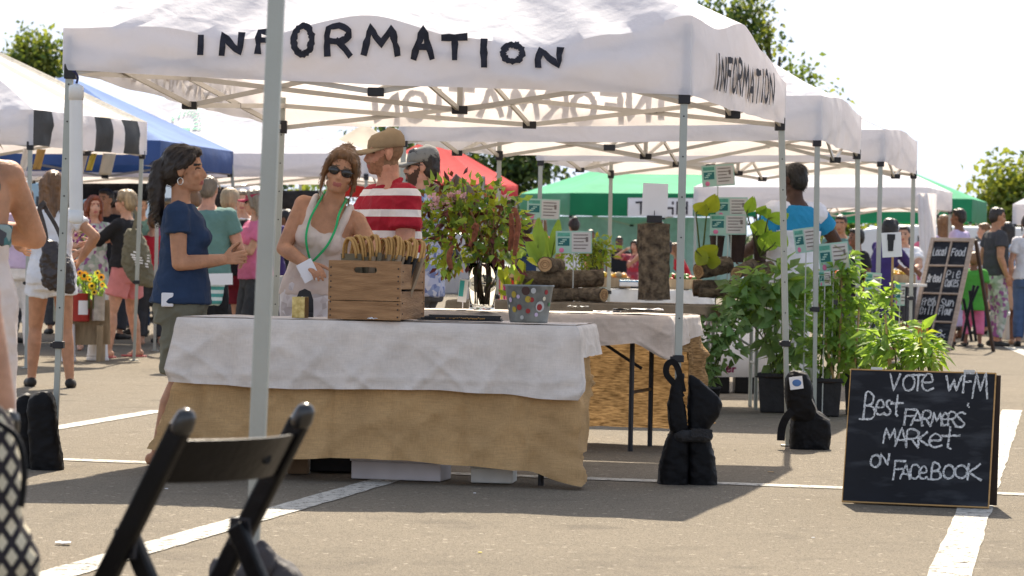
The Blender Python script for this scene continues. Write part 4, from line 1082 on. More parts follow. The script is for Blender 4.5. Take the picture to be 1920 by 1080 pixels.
person('man in a dark shirt taller than the woman in the sky blue top', at(1866, 39.4), -72, 1.82, False, SK_TAN, head=(-6, 4, 0), clothes=[('tee', C_CHAR, {'sleeve': .55}), ('trousers', C_FLORAL, {'len': 1.9}), ('shoe', SHOE_B)], hair='short', hairm_=H_DARK, vox=.012)
person('long haired woman in sky blue top and tan pleated skirt', at(1888, 40.6), -28, 1.645, True, SK_BROWN, rw=(.22, .04, .86), clothes=[('tee', C_SKY, {'sleeve': .55, 'hem': .98}), ('skirt', C_TANSK, {'hem': .50, 'flare': .10, 'waist': 1.04, 'pleats': 18}), ('shoe', SHOE_T)], hair='longstraight', hairm_=H_BLACK, vox=.012)
person('woman in white shirt at the right edge of the photo', at(1926, 39.6), -10, 1.74, True, SK_LIGHT, clothes=[('tee', C_WHITE, {'sleeve': .6}), ('trousers', cloth('blue_denim', (.08, .13, .25)), {'len': 1.9}), ('shoe', SHOE_B)], hair='updo', hairm_=H_DARK, vox=.013)
person('small child in bright green t-shirt behind the window pane chalkboard', at(1826, 39.0), -20, 1.20, False, SK_BROWN, headk=1.22, clothes=[('tee', C_LIME, {'sleeve': .7, 'hem': .70, 'flare': .03, 'infl': .02}), ('trousers', C_ROSE, {'len': 1.6}), ('shoe', SHOE_B)], hair='short', hairm_=H_BROWN, vox=.012)
person('small child in a lavender dress behind the window pane chalkboard', at(1802, 39.8), 40, 1.05, True, SK_TAN, headk=1.25, clothes=[('tee', C_LAV, {'sleeve': .6}), ('dress_skirt', C_LAV, {'hem': .42, 'flare': .16}), ('shoe', SHOE_B)], hair='short', hairm_=H_BROWN, vox=.012)
# ------------------------------------------------------------------ near chairs, pole, patterned bag
CHAIRB = M('black_lacquered_wood', (.004, .004, .005), .42, .3, 20, .12, 40, spec=.22)
CAPM = M('glossy_black_cap', (.012, .012, .012), .28, .1, spec=.7)
def make_chair(label, loc, yaw):
    """folding chair, local +y is the way the sitter faces, origin between the tops of the back posts on the ground"""
    r = thing('folding_chair', label, 'chair', (0, 0, 0), 'black folding chairs')
    H = .755; ln = .58
    def post(x, z): return V((x, (H - z) * ln, z))
    for s in (-1, 1):
        g = MB(); pts = [post(s * .20, z) for z in (H, .6, .4, .2, .0)]
        for a, b in zip(pts[:1] + pts[1:-1], pts[1:]): pass
        g.bar(post(s * .20, 0), post(s * .20, H - .012), .026, .046, V((0, 1, 0))); g.build('front_leg', CHAIRB, r, bevel=.007)
        g = MB(); q = post(s * .20, H); g.capsule(q + V((0, .004, -.012)), q + V((0, -.004, .004)), .023, .021, 12); g.build('post_cap', CAPM, r, smooth=True)
        g = MB(); a = post(s * .174, .50); g.bar(a + V((0, 0, .02)), V((s * .174, a.y - .30, 0)), .024, .040, V((0, 1, 0))); g.build('rear_leg', CHAIRB, r, bevel=.006)
        g = MB(); g.box(post(s * .19, .505), (.012, .055, .06)); g.build('pivot_plate', BLACKP, r, bevel=.004)
    g = MB(); rows = []
    for side in (0, 1):
        for z in ((.628, .655, .69, .716) if side == 0 else (.716, .69, .655, .628)):
            row = []
            for i in range(21):
                u = -1 + i / 10; th = .014 if side else 0
                row.append(V((u * .188, (H - z) * ln - .055 * (1 - u * u) - th, z)))
            rows.append(row)
    g.grid(rows + [rows[0]]); g.build('back_slat', CHAIRB, r, smooth=False, bevel=.003)
    g = MB(); g.lathe((0, 0, 0), [(.013, -.012), (.013, .012)], 14); g.xf(Matrix.Translation(V((.055, (H - .675) * ln - .052, .672))) @ Matrix.Rotation(R(90), 4, 'X')); g.build('slat_hole', M('dark_hole', (.004, .004, .004), .9), r)
    g = MB()
    for i in range(5): g.box((0, .20 + i * .075, .36), (.345, .060, .016))
    g.build('seat', CHAIRB, r, bevel=.004)
    g = MB(); g.bar(V((-.2, (H - .10) * ln, .10)), V((.2, (H - .10) * ln, .10)), .02, .03); g.build('stretcher', CHAIRB, r, bevel=.004)
    r.location = loc; r.rotation_euler = (0, 0, yaw)
    return r
pl, pr_ = P(345, 795, 5.8), P(568, 773, 6.14)
mid = (pl + pr_) / 2; dirw = (pr_ - pl); dirw.z = 0
yaw = math.atan2(dirw.y, dirw.x)
c1 = make_chair('black folding chair with an empty curved backrest in the foreground', V((mid.x, mid.y, gz(0, mid.y))), yaw)
c2r = P(16, 792, 5.74)
c2 = dup_tree(c1); c2.rotation_euler = (0, 0, R(24)); c2.location = V((c2r.x - .2 * math.cos(R(24)), 5.74 - .2 * math.sin(R(24)), gz(0, 5.74) - .005)); c2['label'] = 'black folding chair mostly hidden at the left edge under the seated person'
CHECK = stripe_mat('black_cream_lattice_print', (.58, .52, .38), (.022, .018, .022), .032, .38, .1, (.80, .25, .58), lattice=(.80, .25, -.58))
tb = thing('patterned_bag', 'black and cream lattice patterned bag hanging on a chair at the left edge', 'bag', P(-30, 1010, 5.62))
g = MB(); g.capsule(P(-62, 1060, 5.62), P(-50, 860, 5.62), .112, .085); g.ellip(P(-40, 1080, 5.62), (.118, .09, .14)); g.ellip(P(-40, 800, 5.62), (.065, .05, .05))
x, y = remeshed(g, .012, 3); x = wrinkle(x, y, .008, 14, 2); g = MB(); g.v = x; g.f = y; g.m = [0] * len(y); g.build('sack', CHECK, tb, smooth=True)
g = MB(); g.tube(smooth_path([P(-8, 790, 5.56), P(32, 820, 5.55), P(46, 880, 5.55), P(40, 950, 5.56)], 5), .006, 6); g.build('strap', BLACKF, tb)

# steel pole of the tent we stand under
pole = thing('tent_pole', 'pale steel tent pole standing free behind the black folding chair', 'pole', ground(478, 7.47))
a, b = P(484, 800, 7.47), P(521, -60, 7.47)
b = b + (b - a) * ((2.35 - b.z) / (b.z - a.z))
d = (a - b).normalized(); ft = b + d * ((b.z - gz(0, 7.47)) / -d.z)
g = MB(); g.bar(a + d * .05, b, .041, .041, V((0, 1, 0))); g.build('upper_tube', METAL, pole, bevel=.004)
g = MB(); g.bar(ft, a + d * .05, .033, .033, V((0, 1, 0))); g.build('lower_tube', METAL, pole, bevel=.003)
g = MB(); g.box(a + d * .05, (.056, .056, .03)); g.box(a + d * .05 + V((.035, -.01, .002)), (.03, .02, .016)); g.build('clamp', BLACKP, pole, bevel=.004)
g = MB(); g.box(ft + V((0, 0, .006)), (.1, .1, .01)); g.build('foot', METAL, pole)

# ------------------------------------------------------------------ weight bags
def sack(root, name, prims, mat, vox=.009, wr=.006, f=13, seed=1):
    g = MB()
    for p in prims:
        if p[0] == 'c': g.capsule(p[1], p[2], p[3], p[4], 14)
        elif p[0] == 'e': g.ellip(p[1], p[2], p[3] if len(p) > 3 else None)
        elif p[0] == 'b': g.box(p[1], p[2], p[3] if len(p) > 3 else None)
    x, y = remeshed(g, vox, 3); x = wrinkle(x, y, wr, f, seed)
    m = MB(); m.v = x; m.f = y; m.m = [0] * len(y)
    return m.build(name, mat, root, smooth=True)
def PX(px, py, Y, dz=0): return P(px, py, Y) + V((0, 0, dz))
def pouch(root, name, prof, Y, depth, mat, seed=1, wr=.0055, sq=.62, tilt=0.0):
    """soft filled pouch: prof lists (px centre, py, half width px, depth factor) from bottom to top"""
    g = MB(); sc = Y / FPX; rows = []
    pr = []
    q = smooth_path([V((a, b, c)) for a, b, c, e in prof], 4); qd = smooth_path([V((e, 0, 0)) for a, b, c, e in prof], 4)
    n = 26
    for v, e in zip(q, qd):
        c = P(v.x, v.y, Y); rx = max(.002, v.z * sc); ry = max(.002, depth * e.x)
        rows.append([c + V((math.copysign(abs(math.cos(t)) ** sq, math.cos(t)) * rx, math.copysign(abs(math.sin(t)) ** sq, math.sin(t)) * ry, tilt * math.cos(t) * rx)) for t in [2 * math.pi * k / n for k in range(n)]])
    g.rings(rows)
    x, y = remeshed(g, .008, 2); x = wrinkle(x, y, wr, 13, seed); x = wrinkle(x, y, wr * .4, 45, seed + 5)
    m = MB(); m.v = x; m.f = y; m.m = [0] * len(y)
    return m.build(name, mat, root, smooth=True)
def strap(root, name, pts, Y, w, mat, t=.006):
    g = MB(); q = smooth_path([P(a, b, Y) for a, b in pts], 5); l = []; r = []
    rows = []
    for i, p in enumerate(q):
        d = (q[min(i + 1, len(q) - 1)] - q[max(i - 1, 0)]).normalized(); s = d.cross(V((0, 1, 0))).normalized()
        rows.append([p + s * w / 2 - V((0, t, 0)), p - s * w / 2 - V((0, t, 0)), p - s * w / 2 + V((0, t, 0)), p + s * w / 2 + V((0, t, 0))])
    g.rings(rows); return g.build(name, mat, root)
WEB = M('grey_webbing', (.026, .026, .028), .75, .2, 40, .5, 90)
Y = 14.40
wb = thing('weight_bag', 'tall black twin lobed weight bag strapped to the front right tent leg', 'weight bag', ground(1288, Y), 'tent weight bags')
pouch(wb, 'left_pouch', [(1261, 932, 20, .5), (1261, 926, 28, .9), (1262, 900, 29, 1), (1265, 860, 26, .95), (1270, 828, 22, .8), (1276, 806, 17, .6), (1280, 795, 8, .3)], Y, .085, BLACKF, 2)
pouch(wb, 'right_pouch', [(1318, 932, 19, .5), (1318, 926, 26, .9), (1317, 900, 27, 1), (1314, 860, 25, .95), (1311, 828, 22, .8), (1308, 804, 18, .6), (1304, 792, 8, .3)], Y + .01, .085, BLACKF, 3)
pouch(wb, 'narrow_flap', [(1273, 812, 14, .8), (1271, 795, 17, 1), (1268, 765, 16, 1), (1268, 738, 12, .8), (1273, 712, 9, .6), (1278, 700, 5, .4)], Y - .03, .045, BLACKF, 4)
pouch(wb, 'wide_flap', [(1305, 812, 14, .8), (1311, 795, 21, 1), (1318, 772, 29, 1), (1323, 750, 32, .9), (1316, 732, 25, .8), (1303, 714, 12, .6), (1296, 703, 4, .3)], Y + .005, .045, BLACKF, 5, tilt=-.25)
strap(wb, 'carry_loop', [(1279, 745), (1266, 722), (1250, 702), (1251, 684), (1262, 679), (1272, 694), (1281, 735)], Y - .05, .030, BLACKF)
pouch(wb, 'cinch_strap', [(1297, 828, 30, .8), (1298, 822, 37, 1), (1299, 812, 37, 1), (1300, 806, 30, .8)], Y - .01, .088, WEB, 12, wr=.003)
strap(wb, 'strap_end', [(1296, 812), (1318, 812), (1335, 814)], Y - .105, .042, WEB, .004)
Y = 17.25
wb = thing('weight_bag', 'black weight bag with a small white and blue patch below a tent leg', 'weight bag', ground(1512, Y), 'tent weight bags')
pouch(wb, 'lower_pouch', [(1518, 848, 30, .6), (1518, 842, 36, .9), (1519, 820, 38, 1), (1519, 795, 36, 1), (1515, 778, 30, .8), (1508, 766, 18, .5)], Y, .08, BLACKF, 6)
pouch(wb, 'upper_pouch', [(1508, 790, 20, .6), (1504, 772, 27, .9), (1499, 745, 26, 1), (1496, 720, 25, 1), (1494, 704, 20, .8), (1492, 696, 10, .4)], Y - .03, .075, BLACKF, 7, tilt=.1)
rot = lambda a: Matrix.Rotation(R(a), 3, 'Y')
g = MB(); g.box(PX(1493, 718, Y - .112), (.076, .004, .072), rot(-8)); g.build('patch', PAPER, wb)
g = MB(); g.ellip(PX(1494, 718, Y - .115), (.026, .003, .020)); g.build('patch_emblem', M('blue_print', (.08, .18, .42), .7), wb)
strap(wb, 'loose_strap', [(1486, 770), (1474, 783), (1466, 803), (1464, 826)], Y - .09, .045, BLACKF)
strap(wb, 'pale_cord', [(1522, 748), (1530, 764), (1534, 775), (1556, 788)], Y - .09, .008, M('pale_cord', (.4, .38, .34)), .002)
Y = 14.55
wb = thing('weight_bag', 'black upright weight bag leaning at the front left tent leg', 'weight bag', ground(78, Y), 'tent weight bags')
pouch(wb, 'far_pouch', [(68, 888, 22, .6), (64, 878, 32, .9), (54, 840, 31, 1), (48, 790, 25, 1), (46, 755, 18, .8), (50, 738, 6, .4)], Y + .05, .07, BLACKF, 9)
pouch(wb, 'near_pouch', [(90, 893, 22, .6), (89, 885, 29, .9), (85, 840, 29, 1), (80, 790, 27, 1), (78, 750, 23, .9), (82, 735, 12, .5)], Y - .05, .075, BLACKF, 8)
Y = 7.3
wb = thing('weight_bag', 'dark grey weight bag low behind the black folding chair', 'weight bag', ground(485, Y), 'tent weight bags')
DG = M('charcoal_nylon', (.045, .040, .042), .7, .3, 10, .5, 25)
pouch(wb, 'left_pouch', [(440, 1270, 40, .7), (440, 1250, 48, 1), (436, 1150, 46, 1), (425, 1085, 30, .8), (415, 1060, 18, .5), (410, 1045, 8, .3)], Y, .08, DG, 10)
pouch(wb, 'right_pouch', [(535, 1270, 40, .7), (535, 1250, 50, 1), (535, 1150, 48, 1), (540, 1090, 38, .9), (530, 1060, 28, .6), (505, 1035, 12, .4)], Y, .08, DG, 11, tilt=-.3)
pouch(wb, 'middle_flap', [(470, 1110, 30, .8), (478, 1080, 36, 1), (490, 1050, 30, .8), (492, 1025, 16, .5), (490, 1012, 6, .3)], Y - .02, .05, DG, 12)

# white tube hanging from the front left corner
Y = 14.5
tu = thing('weight_tube', 'white plastic tube weight hanging from the front left tent corner', 'tent weight', P(143, 420, Y))
PVC = M('white_plastic_pipe', (.72, .72, .70), .35, .04, 8, spec=.5)
a = P(143, 170, Y); b = P(142.5, 412, Y); r_ = .033
g = MB(); g.tube([b, a], r_, 20); g.build('pipe', PVC, tu, smooth=False)
g = MB(); g.lathe(a, [(.0365, -.045), (.0365, .012), (.034, .022), (.018, .030), (.006, .033)], 20); g.build('top_cap', PVC, tu, smooth=True)
g = MB(); g.lathe(b, [(.012, -.020), (.030, -.016), (.0365, -.004), (.0365, .045)], 20); g.build('bottom_cap', PVC, tu, smooth=True)
g = MB(); g.tube(smooth_path([a + V((0, 0, .035)), a + V((.006, 0, .065)), a + V((-.008, 0, .09)), P(136, 134, Y)], 4), .006, 6); g.build('cord', M('dark_blue_bungee', (.02, .02, .07), .6), tu)

# ------------------------------------------------------------------ tables and cloths
TOPM = M('pale_table_top', (.60, .58, .54), .5, .05)
def folding_table(label, FLc, FRc, depth, z, legm=BLACKP, legs=True, inset=.14):
    FLc, FRc = V(FLc), V(FRc); d = (FRc - FLc); d.z = 0; L = d.length; d.normalize(); n = V((-d.y, d.x, 0))
    mid = (FLc + FRc) / 2 + n * depth / 2
    r = thing('folding_table', label, 'table', V((mid.x, mid.y, gz(0, mid.y))), 'folding tables')
    r.rotation_euler = (0, 0, 0)
    M3 = Matrix((d, n, V((0, 0, 1)))).transposed()
    g = MB(); g.box(V((mid.x, mid.y, z - .02)), (L, depth, .035), M3); g.build('table_top', TOPM, r, bevel=.006)
    if legs:
        for s in (-1, 1):
            lg = []
            for q in (-1, 1):
                x = V((mid.x, mid.y, 0)) + d * s * (L / 2 - inset) + n * q * (depth / 2 - .12)
                g = MB(); g.tube([V((x.x, x.y, gz(0, x.y))) , V((x.x, x.y, z - .035))], .0145, 10); lo = g.build('leg', legm, r, smooth=False); lg.append(x)
            g = MB(); g.tube([lg[0] + V((0, 0, .33 + gz(0, lg[0].y))), lg[1] + V((0, 0, .33 + gz(0, lg[1].y)))], .010, 8); g.build('leg_brace', legm, r)
            xm = (lg[0] + lg[1]) / 2
            g = MB(); g.tube([V((xm.x, xm.y, z - .30)), V((xm.x, xm.y, z - .24)) - d * s * .1, V((xm.x, xm.y, z - .04)) - d * s * .42], .009, 8); g.build('folding_strut', legm, r)
    r['_d'] = 0; del r['_d']
    return r, d, n, L
def drape(label, cat, name, FLc, d, n, L, depth, z, drop, mat, flare=.05, wave=.012, wl=.23, seed=0, over=.006, cornerk=1.0, group=None, rr=.03, sub=.016, flares=None, sag_flare=False, crease=.012, cs=.31):
    """cloth laid over a table: top sheet and a hanging skirt; drop(side, u) in metres, sides 0 front 1 right 2 back 3 left"""
    FLc = V((FLc.x, FLc.y, z)) - d * over - n * over; L2 = L + 2 * over; D2 = depth + 2 * over
    per = []; rs = random.Random(seed)
    segs = [(FLc, d, -n, L2), (FLc + d * L2, n, d, D2), (FLc + d * L2 + n * D2, -d, n, L2), (FLc + n * D2, -n, -d, D2)]
    for si, (p0, dr, out, ln) in enumerate(segs):
        k = max(8, int(ln / sub))
        for i in range(k):
            u = i / k; o = out; e = min(u, 1 - u) * ln
            nxt = segs[(si + 1) % 4][2]; prv = segs[(si - 1) % 4][2]
            if e < .10:
                t = (1 - e / .10) * .5
                o = (out * (1 - t) + (prv if u < .5 else nxt) * t).normalized()
            per.append((p0 + dr * ln * u, o, si, u, e))
    N = 26; rows = []
    m = MB()
    for r in range(N):
        f = r / (N - 1); row = []
        for i, (p, o, si, u, e) in enumerate(per):
            dp = drop(si, u); h = f * dp
            s = i * sub
            w = math.sin(s * 2 * math.pi / wl + 1.3 * noise.noise(V((s * 1.1, seed, 0))) * 3) * wave + noise.noise(V((s * 4, f * 2, seed + 3))) * wave * .9
            w += noise.noise(V((s * 15, h * 10, seed))) * .0035 + ((1 - abs(noise.noise(V((s * 3.6 + h * 3.2, h * 2.0 - s * .8, seed * 2.2))))) ** 7 - .2) * .022 + ((1 - abs(noise.noise(V((s * 5.0 - h * 6.5, h * 3.0 + s, seed * 4.1))))) ** 9 - .15) * .014
            cq = (s + seed * .07) % cs; w += crease * max(0, 1 - min(cq, cs - cq) / .022) * (1 if int(s / cs) % 2 else -1)
            cz = (h + .05) % .21; w += crease * .5 * max(0, 1 - abs(cz - .105) / .02)
            fl_ = flares[si] if flares else flare
            c = max(0, 1 - e / .16) * cornerk
            off = h * (fl_ if flares is None or not sag_flare else fl_ * min(1.6, h / .5)) * (1 + c * (1.6 if flares is None else .6)) + w * min(1, h * 4) * (1 + c * 1.5)
            q = p + o * (off + rr * .35 * min(1, f * 8)) - V((0, 0, h if f > 0 else 0))
            if f == 0: q = p - o * rr * .2
            q.z += noise.noise(V((s * 6, seed, 9))) * .008 * f
            gzz = gz(0, q.y) + .006 + .004 * f
            if q.z < gzz: q = q + o * (gzz - q.z) * .6; q.z = gzz
            row.append(q)
        rows.append(row)
    m.grid(rows, True)
    # top sheet
    A = FLc; nx, ny = 30, 8
    m.grid([[A + d * L2 * (.004 + .992 * i / nx) + n * D2 * (.01 + .98 * j / ny) + V((0, 0, .003 + .004 * noise.noise(V((i * .35, j * .5, seed))))) for i in range(nx + 1)] for j in range(ny + 1)])
    o = m.build(name, mat, None, smooth=True)
    # origin at the table
    org = V((FLc + d * L2 / 2 + n * D2 / 2)); org.z = z
    for v in o.data.vertices: v.co -= org
    o.location = org
    return tag(o, label, cat, group)

# front table
zt1 = .752
A1 = PZ(352, 14.22, zt1); B1 = PZ(1072, 13.98, zt1)
t1, d1, n1, L1_ = folding_table('folding table under grey linen and burlap at the front of the information tent', A1, B1, .74, zt1)
def dp1(si, u):
    if si == 0: return .635 + .03 * u + (.09 * max(0, (u - .93) / .07)) + .01 * math.sin(u * 9)
    if si == 1: return .73 if u < .22 else (.60 if u < .5 else .34)
    if si == 2: return .34
    return .62
def sm(f):                                                     # soften steps in a drop function
    def g_(si, u):
        return sum(f(si, min(1, max(0, u + k * .02))) for k in (-2, -1, 0, 1, 2)) / 5
    return g_
drape('burlap cloth hanging nearly to the ground around the front table', 'tablecloth', 'burlap_cloth', A1, d1, n1, L1_, .74, zt1 + .004, sm(dp1), BURLAP, flares=(.07, .05, .07, .16), sag_flare=True, wave=.010, wl=.43, seed=3, cornerk=.7, crease=.016)
def dp1b(si, u):
    if si == 0: return .305 + .035 * u + .012 * math.sin(u * 7)
    if si == 1: return .30 if u < .06 else .15
    return .05 if si == 2 else .03
drape('grey linen runner laid over the burlap on the front table', 'tablecloth', 'linen_runner', A1 - d1 * .012 - n1 * .02, d1, n1, L1_ + .024, .77, zt1 + .010, sm(dp1b), LINEN, flares=(.085, .10, .05, .0), wave=.010, wl=.43, seed=5, cornerk=.35, over=.022)
# second table
zt2 = .775
A2 = PZ(760, 16.95, zt2); B2 = PZ(1252, 16.55, zt2)
t2, d2, n2, L2_ = folding_table('folding table with black legs showing behind the front table', A2, B2, .74, zt2, inset=.22)
def dp2(si, u):
    if si == 2: return .66
    if si == 1: return .20 if u < .55 else .62
    return .05 if si == 0 else .3
BURLAP2 = M('coarse_burlap', (.27, .155, .062), .95, .5, 9, .5, 30, transl=.22, tcol=(.42, .22, .07), c2=(.52, .33, .15), stretch=(2.2, 2.2, 14))
BURLAP2.node_tree.nodes['Translucent BSDF'].inputs['Color'].default_value = (.4, .2, .07, 1)
BURLAP2.node_tree.links.new(BURLAP2.node_tree.nodes['Principled BSDF'].inputs['Base Color'].links[0].from_socket, BURLAP2.node_tree.nodes['Translucent BSDF'].inputs['Color'])
drape('burlap backing glowing in the sun at the back of the second table', 'tablecloth', 'burlap_cloth', A2, d2, n2, L2_, .74, zt2 + .003, sm(dp2), BURLAP2, flare=.05, wave=.018, wl=.27, seed=8)
def dp2b(si, u):
    if si == 0: return .17 + (.10 * max(0, (u - .88) / .12)) + .015 * math.sin(u * 12)
    if si == 1: return .20 - .09 * u
    return .03 if si == 2 else .1
drape('pale linen cloth with a pointed corner on the second table', 'tablecloth', 'linen_cloth', A2 - d2 * .01 - n2 * .015, d2, n2, L2_ + .02, .76, zt2 + .009, dp2b, LINEN2, flare=.05, wave=.018, wl=.30, seed=11, over=.012)
# ------------------------------------------------------------------ things on the front table
WOODC = M('worn_crate_wood', (.30, .155, .068), .75, .30, 5, .35, 30, stretch=(1, 1, 7), c2=(.44, .25, .12))
NAILM = M('rusty_nails', (.05, .035, .03), .6)
def on1(px, Y, z=None): return PZ(px, Y, (zt1 + .017) if z is None else z)
Y = 14.10
ya = R(-14); Rc = Matrix.Rotation(ya, 3, 'Z')
W, D, Hh = .355, .42, .278
c0 = on1(616, Y)
ctr = c0 + Rc @ V((W / 2, D / 2, 0))
cr_ = thing('wooden_crate', 'old wooden crate with a slot handle full of paper gift bags on the front table', 'crate', ctr)
def cb(name, c, s, mat=WOODC, bev=.0025, extra=None):
    g = MB()
    for cc, ss in ([(c, s)] if not isinstance(c, list) else list(zip(c, s))): g.box(ctr + Rc @ V(cc), ss, Rc)
    return g.build(name, mat, cr_, bevel=bev)
th = .016
def slotted(y):
    """upper board with a rounded hand slot, one piece"""
    N_ = 40; out = []; inn = []
    x0, x1, z0, z1 = -W / 2, W / 2, .0905, .278
    for k in range(N_):
        a_ = 2 * math.pi * (k + .5) / N_; c_, s_ = math.cos(a_), math.sin(a_)
        cx_ = max(-.043, min(.043, c_ * .08)) + .003; inn.append((cx_ + .0145 * c_, .2335 + .0145 * s_))
        t = min((x1 if c_ > 0 else -x0) / max(1e-6, abs(c_)), ((z1 - .2335) if s_ > 0 else (.2335 - z0)) / max(1e-6, abs(s_)))
        out.append((c_ * t, .2335 + s_ * t))
    for cx_, cz_ in ((x0, z0), (x1, z0), (x1, z1), (x0, z1)):
        kk_ = min(range(N_), key=lambda k: (out[k][0] - cx_) ** 2 + (out[k][1] - cz_) ** 2); out[kk_] = (cx_, cz_)
    R4 = [[ctr + Rc @ V((a, yy, b)) for a, b in ring] for ring, yy in ((out, y - th / 2), (inn, y - th / 2), (inn, y + th / 2), (out, y + th / 2), (out, y - th / 2))]
    g = MB(); g.grid(R4, True); return g
for sgn, nm in ((-1, 'front_panel'), (1, 'back_panel')):
    y = sgn * (D / 2 - th / 2)
    g = slotted(y); g.box(ctr + Rc @ V((0, y, .0435)), (W, th, .087), Rc); g.build(nm, WOODC, cr_)
for sgn in (-1, 1):
    x = sgn * (W / 2 - .008)
    cb('side_panel', [(x, 0, .07), (x, 0, .205)], [(.014, D - 2 * th - .002, .132), (.014, D - 2 * th - .002, .118)])
cb('bottom_board', (0, 0, .008), (W - .03, D - .03, .012))
g = MB()
for x in (-W / 2 + .012, W / 2 - .012):
    for z in (.02, .05, .08, .11, .15, .18, .21, .245): g.ellip(ctr + Rc @ V((x, -D / 2 - .0005, z + rnd(-.006, .006))), (.0042, .003, .0042), Rc, 8, 5)
for z in (.03, .08, .13, .18, .23):
    for yy in (-.17, .17): g.ellip(ctr + Rc @ V((W / 2 - .0005, yy, z)), (.003, .0042, .0042), Rc, 8, 5)
no = g.build('nail_heads', NAILM, cr_); no['kind'] = 'stuff'
# gift bags
BAGM = [M('kraft_paper', (.30, .22, .14), .85, .12, 9), M('dark_brown_paper', (.075, .055, .04), .8, .2, 9), M('olive_paper', (.17, .14, .085), .85, .15, 9), M('black_paper', (.02, .018, .016), .7, .2)]
HAND = M('golden_rope_handle', (.50, .28, .085), .6, .15, 60)
bx = [(-.13, -6, 2), (-.105, -2, 2), (-.08, 3, 0), (-.052, 6, 2), (-.025, 11, 0), (.002, 12, 2), (.030, 14, 0), (.060, 17, 0), (.092, 19, 3), (.118, 21, 3), (.142, 23, 0)]
for i, (x, tl, mi) in enumerate(bx):
    tr = Rc @ Matrix.Rotation(R(52 + rnd(-6, 6)), 3, 'Z') @ Matrix.Rotation(R(tl), 3, 'Y')
    base = ctr + Rc @ V((x * .80 - .022 * (x > .05), rnd(-.03, .01) - .02, .02))
    gb = thing('gift_bag', ['olive edged', 'dark', 'kraft', 'black'][mi] + ' paper gift bag with rope handle, number in the row from the left side: ' + str(i + 1), 'gift bag', base, 'paper bags in the crate')
    hh = .285 + rnd(-.01, .02)
    g = MB(); g.box(base + tr @ V((0, 0, hh / 2)), (.012, .15, hh), tr); g.build('paper_body', BAGM[mi], gb)
    for sd in (-1, 1):
        g = MB(); hp = [base + tr @ V((sd * .008, math.cos(a_) * .052, hh - .02 + math.sin(a_) * (.095 + .026 * ((i * 7) % 4) / 3))) for a_ in [math.pi * q / 12 for q in range(13)]]
        g.tube(hp, .0068, 6); g.build('rope_handle', HAND, gb, smooth=True)
ords = ['leftmost', 'second', 'third', 'fourth', 'fifth', 'sixth', 'seventh', 'eighth', 'ninth', 'tenth', 'rightmost']
kk = 0
for o in list(col.objects):
    if o.name.startswith('gift_bag'):
        o['label'] = ords[kk] + (' of the upright paper gift bags from the left in the wooden crate' if 0 < kk < 10 else ' of the upright paper gift bags in the wooden crate'); kk += 1
# small yellow box, black holder
bo = on1(564, 14.22)
yb = thing('small_box', 'small golden patterned box left of the wooden crate', 'box', bo)
GOLDP = M('golden_printed_card', (.55, .36, .07), .45, .35, 40, c2=(.75, .60, .25))
g = MB(); q = Matrix.Rotation(R(-20), 3, 'Z'); g.box(bo + V((0, 0, .050)), (.066, .045, .10), q); g.build('carton', GOLDP, yb, bevel=.002)
g = MB(); g.box(bo + q @ V((.0335, 0, .05)), (.002, .043, .098), q); g.build('carton_side', M('dark_gold_side', (.16, .09, .02), .5), yb)
bh = on1(572, 14.45)
sh = thing('card_holder', 'black card holder standing behind the small golden box', 'holder', bh)
g = MB(); g.prism([(-.045, 0), (.045, 0), (.042, .085), (.028, .125), (0, .138), (-.028, .125), (-.042, .085)], (0, 1, 0), .012, bh); g.build('back_plate', BLACKP, sh, bevel=.002)
g = MB(); g.box(bh + V((0, -.02, .012)), (.09, .05, .02)); g.build('base', BLACKP, sh, bevel=.003)
g = MB(); g.bar(bh + V((-.012, -.02, .10)), bh + V((.02, -.02, .055)), .004, .004); g.build('pen', PAPER, sh)
# flat black mats with woven edge
fb = on1(868, 14.15)
fm = thing('place_mat', 'flat black mat with a golden woven edge right of the crate', 'mat', fb)
g = MB()
for i in range(4): g.box(fb + V((rnd(-.02, .02), .1 + rnd(-.01, .01), .005 + i * .007)), (.40 - .02 * i, .20, .006), Matrix.Rotation(rnd(-.06, .06), 3, 'Z'))
g.build('mat_stack', BLACKP, fm)
g = MB()
for i in range(26): g.ellip(fb + V((-.12 + i * .009, -.005, .016 + rnd(-.003, .003))), (.005, .006, .0035), None, 6, 4)
o = g.build('woven_edge', HAND, fm); o['kind'] = 'stuff'
